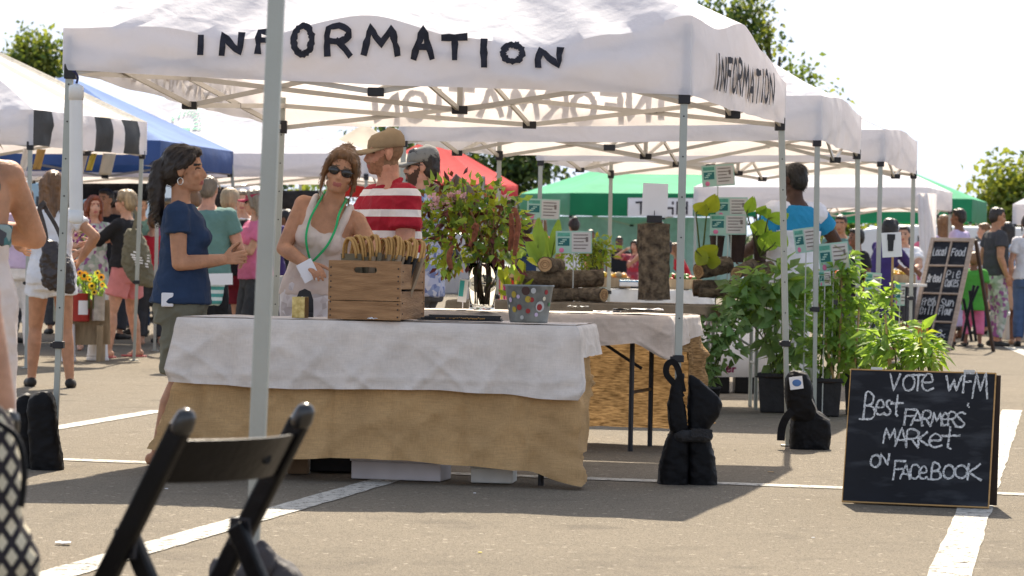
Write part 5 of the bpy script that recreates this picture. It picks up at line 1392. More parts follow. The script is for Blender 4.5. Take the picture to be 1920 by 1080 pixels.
# galvanized bucket with stickers
GALV = M('galvanised_steel', (.20, .215, .215), .45, .25, 14, .15, 30, metal=.35, c2=(.30, .32, .315))
bk0 = on1(993, 14.05)
bu = thing('bucket', 'galvanised bucket covered with small fruit stickers at the right end of the front table', 'bucket', bk0)
g = MB(); g.lathe(bk0, [(.001, .002), (.088, .002), (.090, .012), (.113, .168), (.118, .172), (.118, .180), (.110, .180), (.107, .168), (.085, .014), (.001, .012)], 36, False); g.build('pail', GALV, bu, smooth=True)
g = MB()
STK = [M('sticker_' + nm, c, .4) for nm, c in (('yellow', (.42, .32, .05)), ('red', (.30, .03, .035)), ('white', (.45, .46, .46)), ('dark', (.06, .03, .03)), ('lilac', (.55, .45, .62)), ('green', (.05, .22, .08)), ('cream', (.7, .66, .5)))]
for i, (px, py, r_, mi) in enumerate([(964, 552, 8, 0), (990, 561, 8, 0), (997, 562, 6, 1), (986, 545, 11, 3), (1012, 575, 13, 2), (1011, 576, 8, 1), (965, 580, 7, 0), (974, 576, 7, 1), (990, 583, 6, 1), (972, 556, 5, 4), (958, 562, 6, 4), (1000, 545, 7, 2), (1024, 548, 6, 1), (1029, 571, 5, 5), (956, 574, 4, 6), (1005, 590, 5, 4), (1020, 560, 5, 6), (979, 595, 5, 2)]):
    z = P(px, py, 13.95).z; rad = .090 + (.113 - .090) * (z - bk0.z) / .168; x = P(px, py, 13.95).x - bk0.x
    if abs(x) >= rad * .96: x = math.copysign(rad * .95, x)
    a_ = math.asin(x / rad); nrm = V((math.sin(a_), -math.cos(a_), -.13)).normalized()
    c = V((bk0.x + rad * math.sin(a_), bk0.y - rad * math.cos(a_), z)) + nrm * (.0015 + .0004 * (i % 4)); t = nrm.cross(V((0, 0, 1))).normalized(); u = t.cross(nrm); rs_ = r_ / 560
    g = MB(); n_ = 14; g.prism([(math.cos(2 * math.pi * k / n_) * rs_, math.sin(2 * math.pi * k / n_) * rs_ * 1.1) for k in range(n_)], nrm, .001, c, t, u); g.build('sticker', STK[mi], bu)
# loose papers
for i, (px, Y_, sz, lab, m_) in enumerate([(828, 14.35, (.14, .10), 'crumpled pale paper lying right of the wooden crate', M('pale_paper', (.60, .55, .48), .8, .1)), (700, 14.05, (.05, .03), 'tiny paper tag on the linen in front of the crate', PAPER)]):
    q = on1(px, Y_) + V((0, 0, .004)); g = MB(); n_ = 8
    g.grid([[q + V(((u / n_ - .5) * sz[0], (v / n_ - .5) * sz[1], .02 * abs(noise.noise(V((u * .4, v * .4, i)))))) for u in range(n_ + 1)] for v in range(n_ + 1)])
    tag(g.build('paper', m_, None, smooth=True, solid=.0008), lab, 'paper')
# boxes under the front table
def carton(label, px, py, Yd, sz, mat, yawd=0, lid=None, cat='box'):
    b = ground(px, Yd); q = Matrix.Rotation(R(yawd), 3, 'Z')
    r = thing('storage_box', label, cat, b)
    g = MB(); g.box(b + V((0, 0, sz[2] / 2 + .003)), sz, q); g.build('box_body', mat, r, bevel=.006)
    g = MB(); g.box(b + V((0, 0, sz[2] + .010)), (sz[0] + .012, sz[1] + .012, .014), q); g.build('lid', lid or mat, r, bevel=.004)
    return r
GREYBOX = M('greyish_white_card', (.56, .53, .54), .7, .08); BROWNC = M('brown_cardboard', (.16, .105, .06), .8, .15)
carton('long low white box under the front table', 760, 900, 14.33, (.44, .22, .085), GREYBOX, -12)
carton('small white box under the right end of the front table', 934, 897, 14.25, (.20, .2, .07), M('white_styrofoam', (.66, .66, .62), .7), -6)
carton('brown cardboard box under the left part of the front table', 567, 880, 14.55, (.10, .14, .075), BROWNC, 0)
carton('dark crate behind the long low white box', 640, 880, 14.75, (.26, .2, .08), CHAIRB, 0)

# ------------------------------------------------------------------ vase with bouquet on the second table
LG = M('mid_green_leaf', (.16, .27, .06), .5, .2, 20, transl=.45, tcol=(.40, .58, .08), island=.4)
LY = M('yellow_green_leaf', (.24, .30, .03), .5, .2, 20, transl=.38, tcol=(.50, .56, .04), island=.3)
LD = M('deep_green_leaf', (.06, .125, .035), .5, .2, 20, transl=.28, tcol=(.18, .32, .04), island=.4)
LP = M('burgundy_leaf', (.085, .028, .032), .5, .3, 20, transl=.2, tcol=(.16, .03, .03), island=.4)
LB = M('bright_leaf', (.20, .34, .045), .45, .2, 20, transl=.38, tcol=(.40, .60, .05), island=.3)
STEM = M('green_stem', (.09, .12, .03), .6, .2); BROWNST = M('brown_stem', (.26, .16, .09), .7, .3, 20)
PINKF = M('pale_pink_petals', (.70, .45, .50), .6, .15, transl=.3, island=.2); TAS = M('rusty_tassel', (.22, .08, .045), .8, .3, 40, .6, 60)
ORF = M('orange_petals', (.75, .28, .01), .6, .2, transl=.2, island=.25)
rf = random.Random(21)
def rdir(up=0.0):
    while True:
        d = V((rf.uniform(-1, 1), rf.uniform(-1, 1), rf.uniform(-1, 1)))
        if .05 < d.length < 1: break
    d.normalize(); d.z += up; return d.normalized()
vb0 = PZ(905, 16.75, zt2 + .018)
va = thing('flower_vase', 'glass vase of brown stems on the second table', 'vase', vb0)
GLS = bpy.data.materials.new('clear_glass'); GLS.use_nodes = True
b_ = GLS.node_tree.nodes['Principled BSDF']; b_.inputs['Transmission Weight'].default_value = 1; b_.inputs['Roughness'].default_value = .03; b_.inputs['IOR'].default_value = 1.22; b_.inputs['Base Color'].default_value = (.96, .98, .96, 1)
g = MB(); g.lathe(vb0, [(.001, .0), (.068, .0), (.072, .01), (.078, .15), (.088, .262), (.085, .262), (.075, .15), (.068, .014), (.001, .012)], 32, False); g.build('glass', GLS, va, smooth=True)
bq = thing('bouquet', 'big bouquet of green and burgundy leaves with hanging tassels in the glass vase', 'bouquet', vb0 + V((0, 0, .015)))
g = MB()
for i in range(22):
    a_ = rf.uniform(0, 6.28); r0 = rf.uniform(0, .05); d = rdir(1.2)
    p0 = vb0 + V((math.cos(a_) * r0, math.sin(a_) * r0, .02)); p1 = vb0 + V((math.cos(a_ + .6) * .05, math.sin(a_ + .6) * .05, .26)); p2 = p1 + V((d.x * .22, d.y * .2, .22 + .1 * d.z))
    g.tube(smooth_path([p0, p1, p2], 3), [.0042] * 7, 5)
g.build('stems', BROWNST, bq)['kind'] = 'stuff'
def px_cloud(Yc, ell, n):
    out = []
    for (cx, cy, rx, ry, w_) in ell:
        for i in range(int(n * w_)):
            d = rdir(); rr_ = rf.uniform(.1, 1.6) ** .65
            c = P(cx, cy, Yc); s_ = Yc / FPX
            d.y *= 1.0
            out.append((c + V((d.x * rx * s_, d.y * min(rx, ry) * s_ * .9, d.z * ry * s_)) * rr_, d))
    return out
ell = [(880, 420, 74, 60, .7), (832, 398, 44, 42, .4), (925, 410, 50, 55, .5), (875, 368, 55, 36, .4), (855, 478, 62, 32, .35), (935, 468, 45, 40, .35), (965, 420, 18, 48, .2), (812, 445, 24, 36, .2), (800, 380, 18, 20, .12)]
pts = px_cloud(16.75, ell, 320)
for nm, mats_, lo, hi, sz in (('leaves', [LG, LY, LD], 0, .70, .058), ('burgundy_leaves', [LP], .70, .88, .05), ('rusty_leaves', [M('rust_leaf', (.30, .13, .045), .6, .3, 20, transl=.3, island=.3)], .88, 1, .05)):
    g = MB()
    for i, (p, d) in enumerate(pts):
        u = (i * .618) % 1
        if not lo <= u < hi: continue
        g.k = 0 if len(mats_) == 1 else (0 if rf.random() < .42 else (1 if rf.random() < .72 else 2))
        dd = (d + V((0, -.1, -.25)) + rdir() * .6).normalized()
        g.leaf(p, dd, rdir(.5), sz * rf.uniform(.55, 1.7), sz * rf.uniform(.4, .8), .25, .1)
    g.build(nm, mats_, bq)['kind'] = 'stuff'
g = MB()
for (px, py) in ((812, 370), (820, 378), (858, 363), (868, 372), (838, 384), (815, 388), (850, 372), (842, 366), (950, 372)):
    c = P(px, py, 16.6)
    for j in range(7): g.leaf(c + rdir() * .012, rdir(.3), rdir(), .032, .026, .3, .2)
g.build('pink_blossoms', PINKF, bq)['kind'] = 'stuff'
for i, pth in enumerate([[(885, 430), (893, 422), (890, 440), (880, 462)], [(965, 390), (972, 420), (968, 452), (965, 480)], [(958, 400), (960, 440), (955, 470)], [(850, 460), (842, 480), (846, 505)]]):
    g = MB(); q = smooth_path([P(a, b, 16.55 - .04 * (i % 2)) for a, b in pth], 6)
    g.tube(q, [.010 + .006 * math.sin(math.pi * k / (len(q) - 1)) + rf.uniform(-.002, .002) for k in range(len(q))], 8); g.build('tassel', TAS, bq, smooth=True)
# papers and dark sheets on the second table
for i, (px, Yd, sx, sy, m_, lab) in enumerate([(1140, 16.8, .16, .2, PAPER, 'white printed sheet on the second table left of the black folder'), (1190, 16.75, .24, .22, BLACKP, 'black folder lying open on the second table'), (1215, 16.9, .18, .12, PAPER, 'white sheet lying on the black folder'), (1085, 16.85, .12, .2, BLACKP, 'small black folder on the second table behind the bucket')]):
    q = PZ(px, Yd, zt2 + .021 + .008 * i); g = MB()
    g.grid([[q + V(((u / 6 - .5) * sx, (v / 6 - .5) * sy, .012 * abs(noise.noise(V((u * .5, v * .5, i * 3)))) + .01 * (1 - v / 6) * (i == 1))) for u in range(7)] for v in range(7)])
    tag(g.build('sheet', m_, None, smooth=True, solid=.003), lab, 'paper')
# striped candle rack far behind the vase
Yc = 24.0
ck = thing('candle_rack', 'rack of red orange and yellow striped candles right of the vase', 'rack', ground(952, Yc))
for i in range(11):
    px = 925 + i * 5.2; c = [(.55, .02, .05), (.75, .35, .03), (.55, .03, .02), (.7, .55, .05), (.45, .02, .12)][i % 5]
    g = MB(); g.bar(P(px, 582, Yc), P(px, 522 + 4 * (i % 2), Yc), .018, .03, V((0, 1, 0))); g.build('candle', M('wax%d' % (i % 5), c, .5), ck)
g = MB(); g.box(P(952, 586, Yc), (.30, .2, .02)); g.box(P(952, 514, Yc + .05), (.30, .03, .05)); g.build('rack_shelf', M('pale_wood', (.5, .38, .22), .7, .2, 6), ck)
g = MB()
for px in (928, 976):
    q = P(px, 590, Yc); g.bar(q, V((q.x, q.y, gz(0, Yc))), .03, .03)
g.build('rack_legs', M('pale_wood', (.5, .38, .22)), ck)
cd = thing('display_card', 'narrow teal and white card standing left of the vase stems', 'card', PZ(868, 17.0, zt2 + .018))
g = MB(); c = P(868, 545, 17.0); g.box(c, (.05, .004, .13), Matrix.Rotation(.1, 3, 'Y')); g.build('card', PAPER, cd)
g = MB(); g.box(c + V((-.008, -.004, .012)), (.026, .003, .09), Matrix.Rotation(.1, 3, 'Y')); g.build('teal_print', M('teal_print', (.05, .36, .36), .6), cd)
g = MB(); q = P(868, 578, 17.0); g.bar(c - V((0, 0, .06)), V((c.x, c.y, zt2 + .018)), .006, .006); g.build('stand', PAPER, cd)
# ------------------------------------------------------------------ log table, logs, information cards
BARK = M('tree_bark', (.075, .052, .036), .95, .5, 22, 1.0, 40, c2=(.22, .165, .105))
CUT = M('cut_wood', (.46, .29, .14), .8, .25, 16, .3, 50)
GREYT = M('grey_table_board', (.30, .28, .25), .8, .15, 5)
ZT3 = .80
A3 = PZ(842, 21.4, ZT3); B3 = PZ(1322, 21.0, ZT3)
t3, d3, n3, L3_ = folding_table('folding table under brown cloth carrying the stacked logs', A3, B3, .75, ZT3)
drape('short brown cloth on the log table', 'tablecloth', 'brown_cloth', A3, d3, n3, L3_, .75, ZT3 + .004, lambda s, u: .075 + .01 * math.sin(u * 30), M('brown_cloth', (.23, .175, .115), .95, .2, 9, .4, 60), wave=.006, seed=4)
A4 = PZ(1326, 21.5, ZT3 - .01); B4 = PZ(1440, 21.5, ZT3 - .01)
t4, d4, n4, L4_ = folding_table('grey folding table with metal legs under the dark log pile', A4, B4, .75, ZT3 - .01, legm=METAL, inset=.06)
def log(label, a, b, ra, rb, rings=True, seed=0, grp='logs on the tables'):
    a, b = V(a), V(b); r = thing('log', label, 'log', (a + b) / 2 - V((0, 0, min(ra, rb))), grp)
    n = 26; seg = 34; d = (b - a).normalized(); px = d.orthogonal().normalized(); py = d.cross(px); rows = []
    for i in range(n + 1):
        t = i / n; c = a.lerp(b, t); rr_ = ra + (rb - ra) * t
        rows.append([c + (px * math.cos(q) + py * math.sin(q)) * rr_ * (1 + .10 * noise.noise(V((math.cos(q) * 2, math.sin(q) * 2, t * 2.5 + seed))) + .08 * noise.noise(V((math.cos(q) * 6, math.sin(q) * 6, t * 9 + seed)))) for q in [2 * math.pi * k / seg for k in range(seg)]])
    g = MB(); g.rings(rows); g.build('bark', BARK, r)
    for e, (c, dd, row) in enumerate(((a, -d, rows[0]), (b, d, rows[-1]))):
        g = MB(); cc = c + dd * .003; ring2 = [cc + (p - c) * .90 for p in row]; i0 = len(g.v)
        g.v += ring2; g.f.append(tuple(range(seg)) if e else tuple(reversed(range(seg)))); g.m.append(0); g.build('cut_end', CUT, r)
        g = MB()
        for f in (.32, .6):
            g.tube([cc + dd * .001 + (p - c) * f * .9 for p in row] + [cc + dd * .001 + (row[0] - c) * f * .9], .002, 5)
        g.build('growth_rings', M('ring_brown', (.18, .09, .045)), r)
    return r
Yl = 21.5; zz = ZT3 + .013
def lp(px, py, Y=Yl): return P(px, py, Y)
log('thick mossy log lying lengthwise on top of the left log stack', lp(975, 526), lp(1128, 521, 21.7), .065, .062, seed=1)
log('lower log of the left stack half hidden by the bucket', lp(965, 553), lp(1075, 553, 21.5), .050, .047, seed=2)
log('lower right log of the left stack with its cut end to the right', lp(1078, 552), lp(1132, 553, 21.3), .048, .050, seed=3)
log('short log with a pale round cut end on top of the left stack', lp(1022, 496, 21.25), lp(1046, 499, 21.75), .056, .056, seed=4)
up = log('upright bark covered log standing on the brown cloth', lp(1227, 562, 21.35), lp(1226, 420, 21.35), .115, .112, seed=5)
log('fat log tilted to the left on top of the right log pile', lp(1310, 508, 21.6), lp(1364, 496, 21.8), .058, .064, seed=6)
log('log with a bright orange cut end in the right log pile', lp(1381, 512, 21.45), lp(1410, 497, 21.9), .044, .046, seed=7)
log('log behind the right end of the right log pile', lp(1398, 506, 21.9), lp(1446, 503, 22.0), .055, .055, seed=8)
log('dark log at the base of the right log pile', lp(1300, 540, 21.7), lp(1440, 540, 21.7), .058, .058, seed=9)
log('second dark log at the base of the right log pile', lp(1310, 548, 21.55), lp(1400, 553, 21.5), .036, .032, seed=10)
# white sheet clipped on the upright log
cl = thing('card_clip', 'blank white card held by a black clip on the upright log', 'sign', lp(1227, 419, 21.35))
g = MB(); q = [lp(a, b, 21.25) for a, b in ((1203, 405), (1251, 407), (1253, 345), (1206, 343))]
g.rings([[p - V((0, .002, 0)) for p in q], [p + V((0, .002, 0)) for p in q]]); g.build('card', PAPER, cl)
g = MB(); g.box(lp(1227, 411, 21.24), (.11, .03, .052)); g.build('clip', BLACKP, cl, bevel=.005)
g = MB(); g.bar(lp(1227, 404, 21.22), lp(1227, 395, 21.22), .006, .006); g.build('clip_lever', BLACKP, cl)
# dark seedling pots standing on the logs
PEAT = M('dark_brown_pot', (.045, .026, .022), .8, .3, 14, .3, 40)
for i, (px, yt, yb, hw) in enumerate(((1344, 445, 482, 14), (1382, 442, 492, 16), (1425, 440, 490, 15))):
    c = lp(px, yb, 21.95); h = lp(px, yt, 21.95).z - c.z; s_ = 21.95 / FPX
    r = thing('seedling_pot', ['small dark pot left of the two pots on the right log pile', 'larger dark tapering pot under the stacked information cards', 'dark pot among big leaves right of the stacked information cards'][i], 'plant pot', c, 'dark pots on the logs')
    g = MB(); g.lathe(c, [(hw * .72 * s_, 0), (hw * s_, h), (hw * 1.06 * s_, h), (hw * 1.06 * s_, h + .012), (hw * .9 * s_, h + .012), (hw * .88 * s_, h - .02)], 18); g.build('pot', PEAT, r, smooth=False)
    g = MB(); g.ellip(c + V((0, 0, h - .012)), (hw * .88 * s_, hw * .88 * s_, .012)); g.build('soil', M('potting_soil', (.03, .02, .015), .95, .4, 60), r)
MINT = M('mint_card', (.36, .56, .48), .6, .05); MINTD = M('mint_print', (.10, .34, .26), .6, .25, 30); TEALD = M('deep_teal_print', (.02, .14, .14), .6, .2); PINKP = M('pink_print', (.65, .18, .32), .6); CARDW = M('card_grey_white', (.58, .56, .54), .6, .05); INK = M('grey_ink', (.20, .17, .16), .7)
def info_card(label, x0, y0, x1, y1, Y, roll=0.0, stake=None, split=.42):
    c = P((x0 + x1) / 2, (y0 + y1) / 2, Y); w = (x1 - x0) / FPX * Y; h = (y1 - y0) / FPX * Y
    q = Matrix.Rotation(R(roll), 3, 'Y'); base = PZ((x0 + x1) / 2, Y, stake if stake is not None else c.z - h)
    r = thing('information_card', label, 'sign', V((c.x, Y + .01, base.z)), 'mint information cards')
    def bx(name, u0, v0, u1, v1, m, lift, par=r):
        g = MB(); g.box(c + q @ V((((u0 + u1) / 2 - .5) * w, -lift, ((v0 + v1) / 2 - .5) * h)), ((u1 - u0) * w, .003, (v1 - v0) * h), q); return g.build(name, m, par)
    bx('backing', 0, 0, 1, 1, MINT, 0)
    bx('text_panel', split + .02, .06, .97, .94, CARDW, .002)
    bx('picture', .06, .34, split - .04, .68, TEALD, .002)
    bx('header_bar', .05, .76, split - .03, .92, MINTD, .002)
    g = MB(); g.ellip(c + q @ V(((.16 - .5) * w, -.004, (.14 - .5) * h)), (w * .07, .002, h * .11), q); g.build('pink_logo', PINKP, r)
    g = MB()
    for k in range(5):
        v = .82 - k * .15; L = .40 - .06 * ((k * 7) % 3)
        g.box(c + q @ V(((split + .07 + L / 2 - .5) * w, -.0045, (v - .5) * h)), (L * w, .002, .045 * h), q)
    g.box(c + q @ V(((.86 - .5) * w, -.0045, (.62 - .5) * h)), (.07 * w, .002, .22 * h), q)
    g.build('printed_lines', INK, r)['kind'] = 'stuff'
    g = MB()
    for k in range(3): g.box(c + q @ V(((.08 + .05 * k + .06 - .5) * w, -.0045, (.44 + .08 * k - .5) * h)), (.12 * w, .002, .05 * h), q)
    g.build('picture_detail', MINT, r)
    g = MB(); g.bar(V((c.x, Y + .008, base.z)), V((c.x, Y + .008, c.z)), .008, .005, V((0, 1, 0))); g.build('stake', M('clear_stake', (.5, .52, .48), .3), r)
    return r
info_card('mint information card hanging in front of the green tent corner', 988, 373, 1050, 412, 21.9, 1, ZT3)
info_card('mint information card left of the thin white pole by the upright log', 1042, 433, 1110, 475, 21.5, -1, ZT3)
info_card('topmost mint information card tilted high under the canopy', 1316, 309, 1377, 349, 21.8, -5, ZT3)
info_card('upper of the two overlapping mint information cards over the dark pots', 1342, 370, 1402, 408, 21.85, -1, ZT3)
info_card('lower of the two overlapping mint information cards over the dark pots', 1331, 402, 1400, 440, 21.75, -1, ZT3)
info_card('tilted mint information card in front of the turquoise jersey person', 1489, 427, 1535, 473, 20.9, -9, .0)
info_card('mint information card above the tall staked plant', 1535, 455, 1592, 507, 20.85, -7, .0)
info_card('small mint information card between two tent legs', 1622, 511, 1652, 554, 21.5, 4, .0)
info_card('narrow mint information card above the yellow green plants', 1678, 530, 1697, 573, 21.6, 1, .0, .55)
info_card('small white information card hanging below the staked plant card', 1536, 508, 1558, 536, 20.8, -4, .0)
# white picture card on a wooden stake
pc = thing('stake_sign', 'white card with a black silhouette on a wooden stake between tent legs', 'sign', PZ(1673, 21.2, gz(0, 21.2)))
g = MB(); g.box(P(1672, 459, 21.2), (.14, .004, .175), rot(-4)); g.build('card', PAPER, pc)
g = MB(); c = P(1670, 455, 21.2); g.prism([(-.018, -.06), (.018, -.06), (.022, .02), (.03, .02), (.03, .06), (-.026, .06), (-.026, .02), (-.022, .02)], (0, -1, 0), .004, c + V((0, -.003, 0))); g.build('silhouette', BLACKP, pc)
g = MB(); g.bar(PZ(1673, 21.215, gz(0, 21.2)), P(1674, 470, 21.215), .016, .010, V((0, 1, 0))); g.build('stake', CUT, pc)

# ------------------------------------------------------------------ leafy plants
POTM = M('black_nursery_pot', (.022, .022, .024), .6, .3, 16, .2, 40); SOIL = M('potting_soil', (.03, .02, .015))
CANE = M('bamboo_cane', (.42, .28, .13), .7, .25, 12)
def blob_leaves(g, ells, Y, n, size, asp, mats=1, up=-.15, yd=.8, picks=None):
    for (cx, cy, rx, ry, w_) in ells:
        for i in range(int(n * w_)):
            d = rdir(); rr_ = rf.uniform(.15, 1) ** .55; s_ = Y / FPX
            p = P(cx, cy, Y) + V((d.x * rx * s_, d.y * min(rx, ry, 50) * s_ * yd, d.z * ry * s_)) * rr_
            g.k = 0 if mats == 1 else min(mats - 1, int(abs(rf.gauss(0, .8))))
            dd = (V((d.x, d.y, d.z * .3)) + V((0, -.15, up)) + rdir() * .55).normalized()
            L = size * rf.uniform(.45, 1.5)
            g.leaf(p, dd, (rdir() * .7 + V((0, -.2, .8))), L, L * asp * rf.uniform(.8, 1.2), .25, .12)
def potted(label, px, Y, potw, poth, ells, n, size, asp, mats, canes=(), potm=POTM, stems=6, square=False, group='potted plants', cat='plant', base=None):
    b = ground(px, Y) if base is None else base
    r = thing('potted_plant', label, cat, b, group)
    s_ = Y / FPX; rw = potw * s_ / 2; hh = poth * s_
    g = MB(); g.lathe(b, [(rw * .80, .004), (rw * .83, .01), (rw * .98, hh * .9), (rw * 1.05, hh * .9), (rw * 1.05, hh), (rw * .93, hh), (rw * .90, hh * .88)], 4 if square else 24)
    if square: g.v = [b + Matrix.Rotation(R(38), 3, 'Z') @ (p - b) * 1.0 for p in g.v]
    g.build('pot', potm, r, smooth=not square, bevel=.006 if square else 0)
    g = MB(); g.ellip(b + V((0, 0, hh * .9)), (rw * .88, rw * .88, .015)); g.build('soil', SOIL, r)
    g = MB()
    for i in range(stems):
        e = ells[i % len(ells)]; t = P(e[0] + rf.uniform(-.5, .5) * e[2], e[1] - rf.uniform(-.2, .6) * e[3], Y + rf.uniform(-.08, .08)); q = b + V((rf.uniform(-.5, .5) * rw, rf.uniform(-.5, .5) * rw, hh * .9))
        g.tube(smooth_path([q, q.lerp(t, .5) + V((rf.uniform(-.03, .03), 0, .06)), t], 4), [.007, .007, .0065, .006, .0055, .005, .0045, .004, .003], 6)
    g.build('stems', STEM, r)['kind'] = 'stuff'
    for (x0, y0, x1, y1) in canes:
        g = MB(); g.tube([P(x0, y0, Y - .05), P(x1, y1, Y - .02)], [.009, .007], 7); g.build('cane', CANE, r)
    g = MB(); blob_leaves(g, ells, Y, n, size, asp, len(mats)); g.build('foliage', mats, r)['kind'] = 'stuff'
    return r
LMED = M('bluish_green_leaf', (.17, .28, .11), .5, .2, 20, transl=.42, tcol=(.44, .62, .17), island=.35)
potted('big potted plant with drooping dark green leaves right of the log pile', 1456, 21.3, 84, 74, [(1430, 560, 72, 46, .8), (1470, 610, 55, 70, .8), (1395, 545, 45, 30, .28), (1485, 670, 30, 40, .35), (1455, 520, 55, 32, .4), (1385, 570, 26, 24, .15)], 150, .135, .5, [LMED, LG, LB], square=True)
potted('tall staked plant with mid green leaves and tiny orange blooms', 1556, 20.9, 76, 72, [(1560, 560, 38, 75, .8), (1590, 620, 55, 75, .9), (1540, 640, 35, 60, .6), (1575, 520, 25, 35, .4), (1600, 670, 40, 40, .5), (1590, 490, 14, 32, .25), (1540, 530, 18, 40, .25), (1612, 545, 14, 40, .25)], 190, .085, .5, [LG, LB, LY], canes=((1565, 720, 1528, 540), (1572, 720, 1580, 470), (1600, 725, 1612, 560)), square=True)
potted('bushy dark potted plant between the staked plant and the chalkboard', 1612, 21.2, 70, 80, [(1615, 640, 48, 60, 1), (1640, 600, 34, 55, .6), (1660, 560, 14, 40, .2)], 170, .085, .45, [LG, LB, LMED], square=True)
potted('low plant with bright yellow green leaves behind the front chalkboard', 1690, 19.9, 56, 60, [(1690, 655, 52, 34, 1), (1655, 640, 34, 34, .5), (1735, 655, 32, 34, .45), (1700, 610, 16, 20, .12)], 125, .11, .36, [LG, LB, LY], canes=((1668, 700, 1660, 590),))
potted('small yellow green plant with long pointed leaves at the chalkboard corner', 1742, 19.7, 50, 55, [(1738, 662, 30, 30, 1), (1725, 625, 14, 18, .25)], 100, .10, .36, [LB, LY])
potted('round leaved plant on the ground in front of the white banner', 1335, 21.0, 40, 50, [(1335, 630, 35, 40, 1), (1325, 690, 22, 25, .5), (1365, 650, 25, 30, .4), (1372, 600, 30, 25, .4)], 120, .075, .8, [LMED, LD])
# orange and white blooms of the staked plant
g = MB()
for i in range(26):
    c = P(rf.uniform(1560, 1605), rf.uniform(470, 560), 20.72)
    for j in range(5): g.leaf(c + rdir() * .006, rdir(.3), rdir(), .026, .02, .3, .2)
# big leaves around the cards (canna and banana seedlings)
def bigleaf(label, base, blades, mat):
    r = thing('seedling', label, 'plant', base, 'big leaved seedlings')
    for (x0, y0, x1, y1, w, Y) in blades:
        a, b = P(x0, y0, Y), P(x1, y1, Y - .04); d = b - a; g = MB()
        s = d.cross(V((.25, 1, .15))).normalized(); rows = []
        for i in range(11):
            t = i / 10; ww = w / FPX * Y * .5 * (math.sin(math.pi * min(1, t * .92 + .06)) ** .8)
            c = a + d * t + V((0, -.05 * t * t, -.03 * math.sin(t * 2.5)))
            rows.append([c - s * ww + V((0, -.02, .01)), c - s * ww * .5 + V((0, .0, .0)), c + V((0, .012, 0)), c + s * ww * .5, c + s * ww + V((0, -.02, .01))])
        g.grid(rows); g.build('leaf', mat, r, smooth=True)
        g = MB(); g.tube([base, a.lerp(base, .3) , a, a.lerp(b, .6)], [.007, .006, .005, .003], 6); g.build('leaf_stalk', STEM, r)
    return r
bigleaf('banana like seedling with upright blades on the left log stack', lp(1020, 510, 21.7), [(1008, 495, 1010, 405, 28, 21.7), (1035, 480, 1048, 408, 24, 21.7), (1018, 500, 985, 440, 24, 21.6), (985, 480, 965, 458, 20, 21.5), (1030, 500, 1022, 430, 20, 21.8)], LG)
bigleaf('yellow green leaved seedling left of the mint cards above the log pile', lp(1315, 500, 21.9), [(1305, 400, 1322, 378, 34, 21.7), (1325, 400, 1342, 362, 34, 21.7), (1310, 480, 1345, 460, 34, 21.7), (1305, 470, 1325, 490, 30, 21.6), (1322, 480, 1350, 490, 30, 21.6)], LY)
bigleaf('dark green leaved seedling among the pots right of the mint cards', lp(1425, 480, 21.9), [(1415, 440, 1432, 410, 38, 21.7), (1430, 470, 1448, 430, 40, 21.7), (1400, 400, 1412, 366, 24, 21.7), (1425, 398, 1445, 392, 22, 21.6), (1440, 410, 1478, 400, 26, 21.5), (1450, 460, 1470, 432, 40, 21.5), (1455, 490, 1480, 500, 26, 21.5), (1418, 400, 1436, 384, 20, 21.6)], LB)
bigleaf('sprawling grassy leaved plant behind the bucket', lp(960, 560, 21.6), [(960, 550, 945, 500, 12, 21.4), (965, 550, 1000, 520, 10, 21.4), (958, 550, 935, 540, 10, 21.4), (970, 540, 985, 490, 12, 21.4), (950, 540, 925, 470, 14, 21.4)], LY)
potted('feathery yellow green plant behind the left log stack', 1090, 22.4, 60, 40, [(1075, 490, 55, 28, 1), (1120, 475, 35, 22, .5), (1085, 460, 40, 20, .4), (1140, 462, 18, 16, .2), (1118, 452, 14, 12, .15)], 260, .055, .38, [LY, LB, LG])
# white jug and banner
ju = thing('plastic_jug', 'white plastic jug standing among the plant pots', 'jug', ground(1525, 21.6))
b = ground(1525, 21.6); g = MB(); b2 = P(1525, 715, 21.6)
g.lathe(V((b2.x, b2.y, b.z)), [(.055, .0), (.062, .02), (.062, .26), (.05, .31), (.02, .335), (.02, .36)], 20); g.build('jug_body', PVC, ju, smooth=True)
g = MB(); g.lathe(V((b2.x, b2.y, b.z)), [(.024, .352), (.024, .375)], 16); g.build('jug_cap', M('blue_cap', (.1, .2, .5), .5), ju)
ba = thing('cloth_banner', 'white banner with maroon letters hanging low behind the log tables', 'banner', PZ(1380, 23.6, .22))
g = MB(); a, b = P(1285, 585, 23.6), P(1470, 588, 23.6); c2_, d2_ = P(1285, 706, 23.6), P(1470, 708, 23.6)
g.grid([[a.lerp(b, u).lerp(c2_.lerp(d2_, u), v) + V((0, .02 * math.sin(u * 12), 0)) for u in [k / 24 for k in range(25)]] for v in (0, .5, 1)]); g.build('banner_sheet', PAPER, ba, smooth=True, solid=.003)
MARO = M('maroon_print', (.18, .02, .07), .7)
def bsurf(x, y, l): return V((x, 23.57 - l, y))
for ch, px, py, hh, ww in (('G', 1296, 615, 22, 12), ('U', 1312, 612, 24, 14), ('U', 1334, 612, 24, 13), ('e', 1362, 697, 10, 8), ('r', 1374, 697, 9, 6)):
    g = MB(); q = P(px, py, 23.57); s_ = 23.6 / FPX; letter(g, ch if ch in FONT else 'C', q.x, q.z, ww * s_, hh * s_, .014, bsurf, .1, 2); g.build('banner_letter', MARO, ba)
# dark storage crates under the banner
for i, px in enumerate((1350, 1400)):
    carton(['dark plastic crate on the ground under the white banner', 'second dark plastic crate under the white banner, nearer the metal legs'][i], px, 730, 24.2 + i * .1, (.17, .3, .13), CHAIRB, 0)

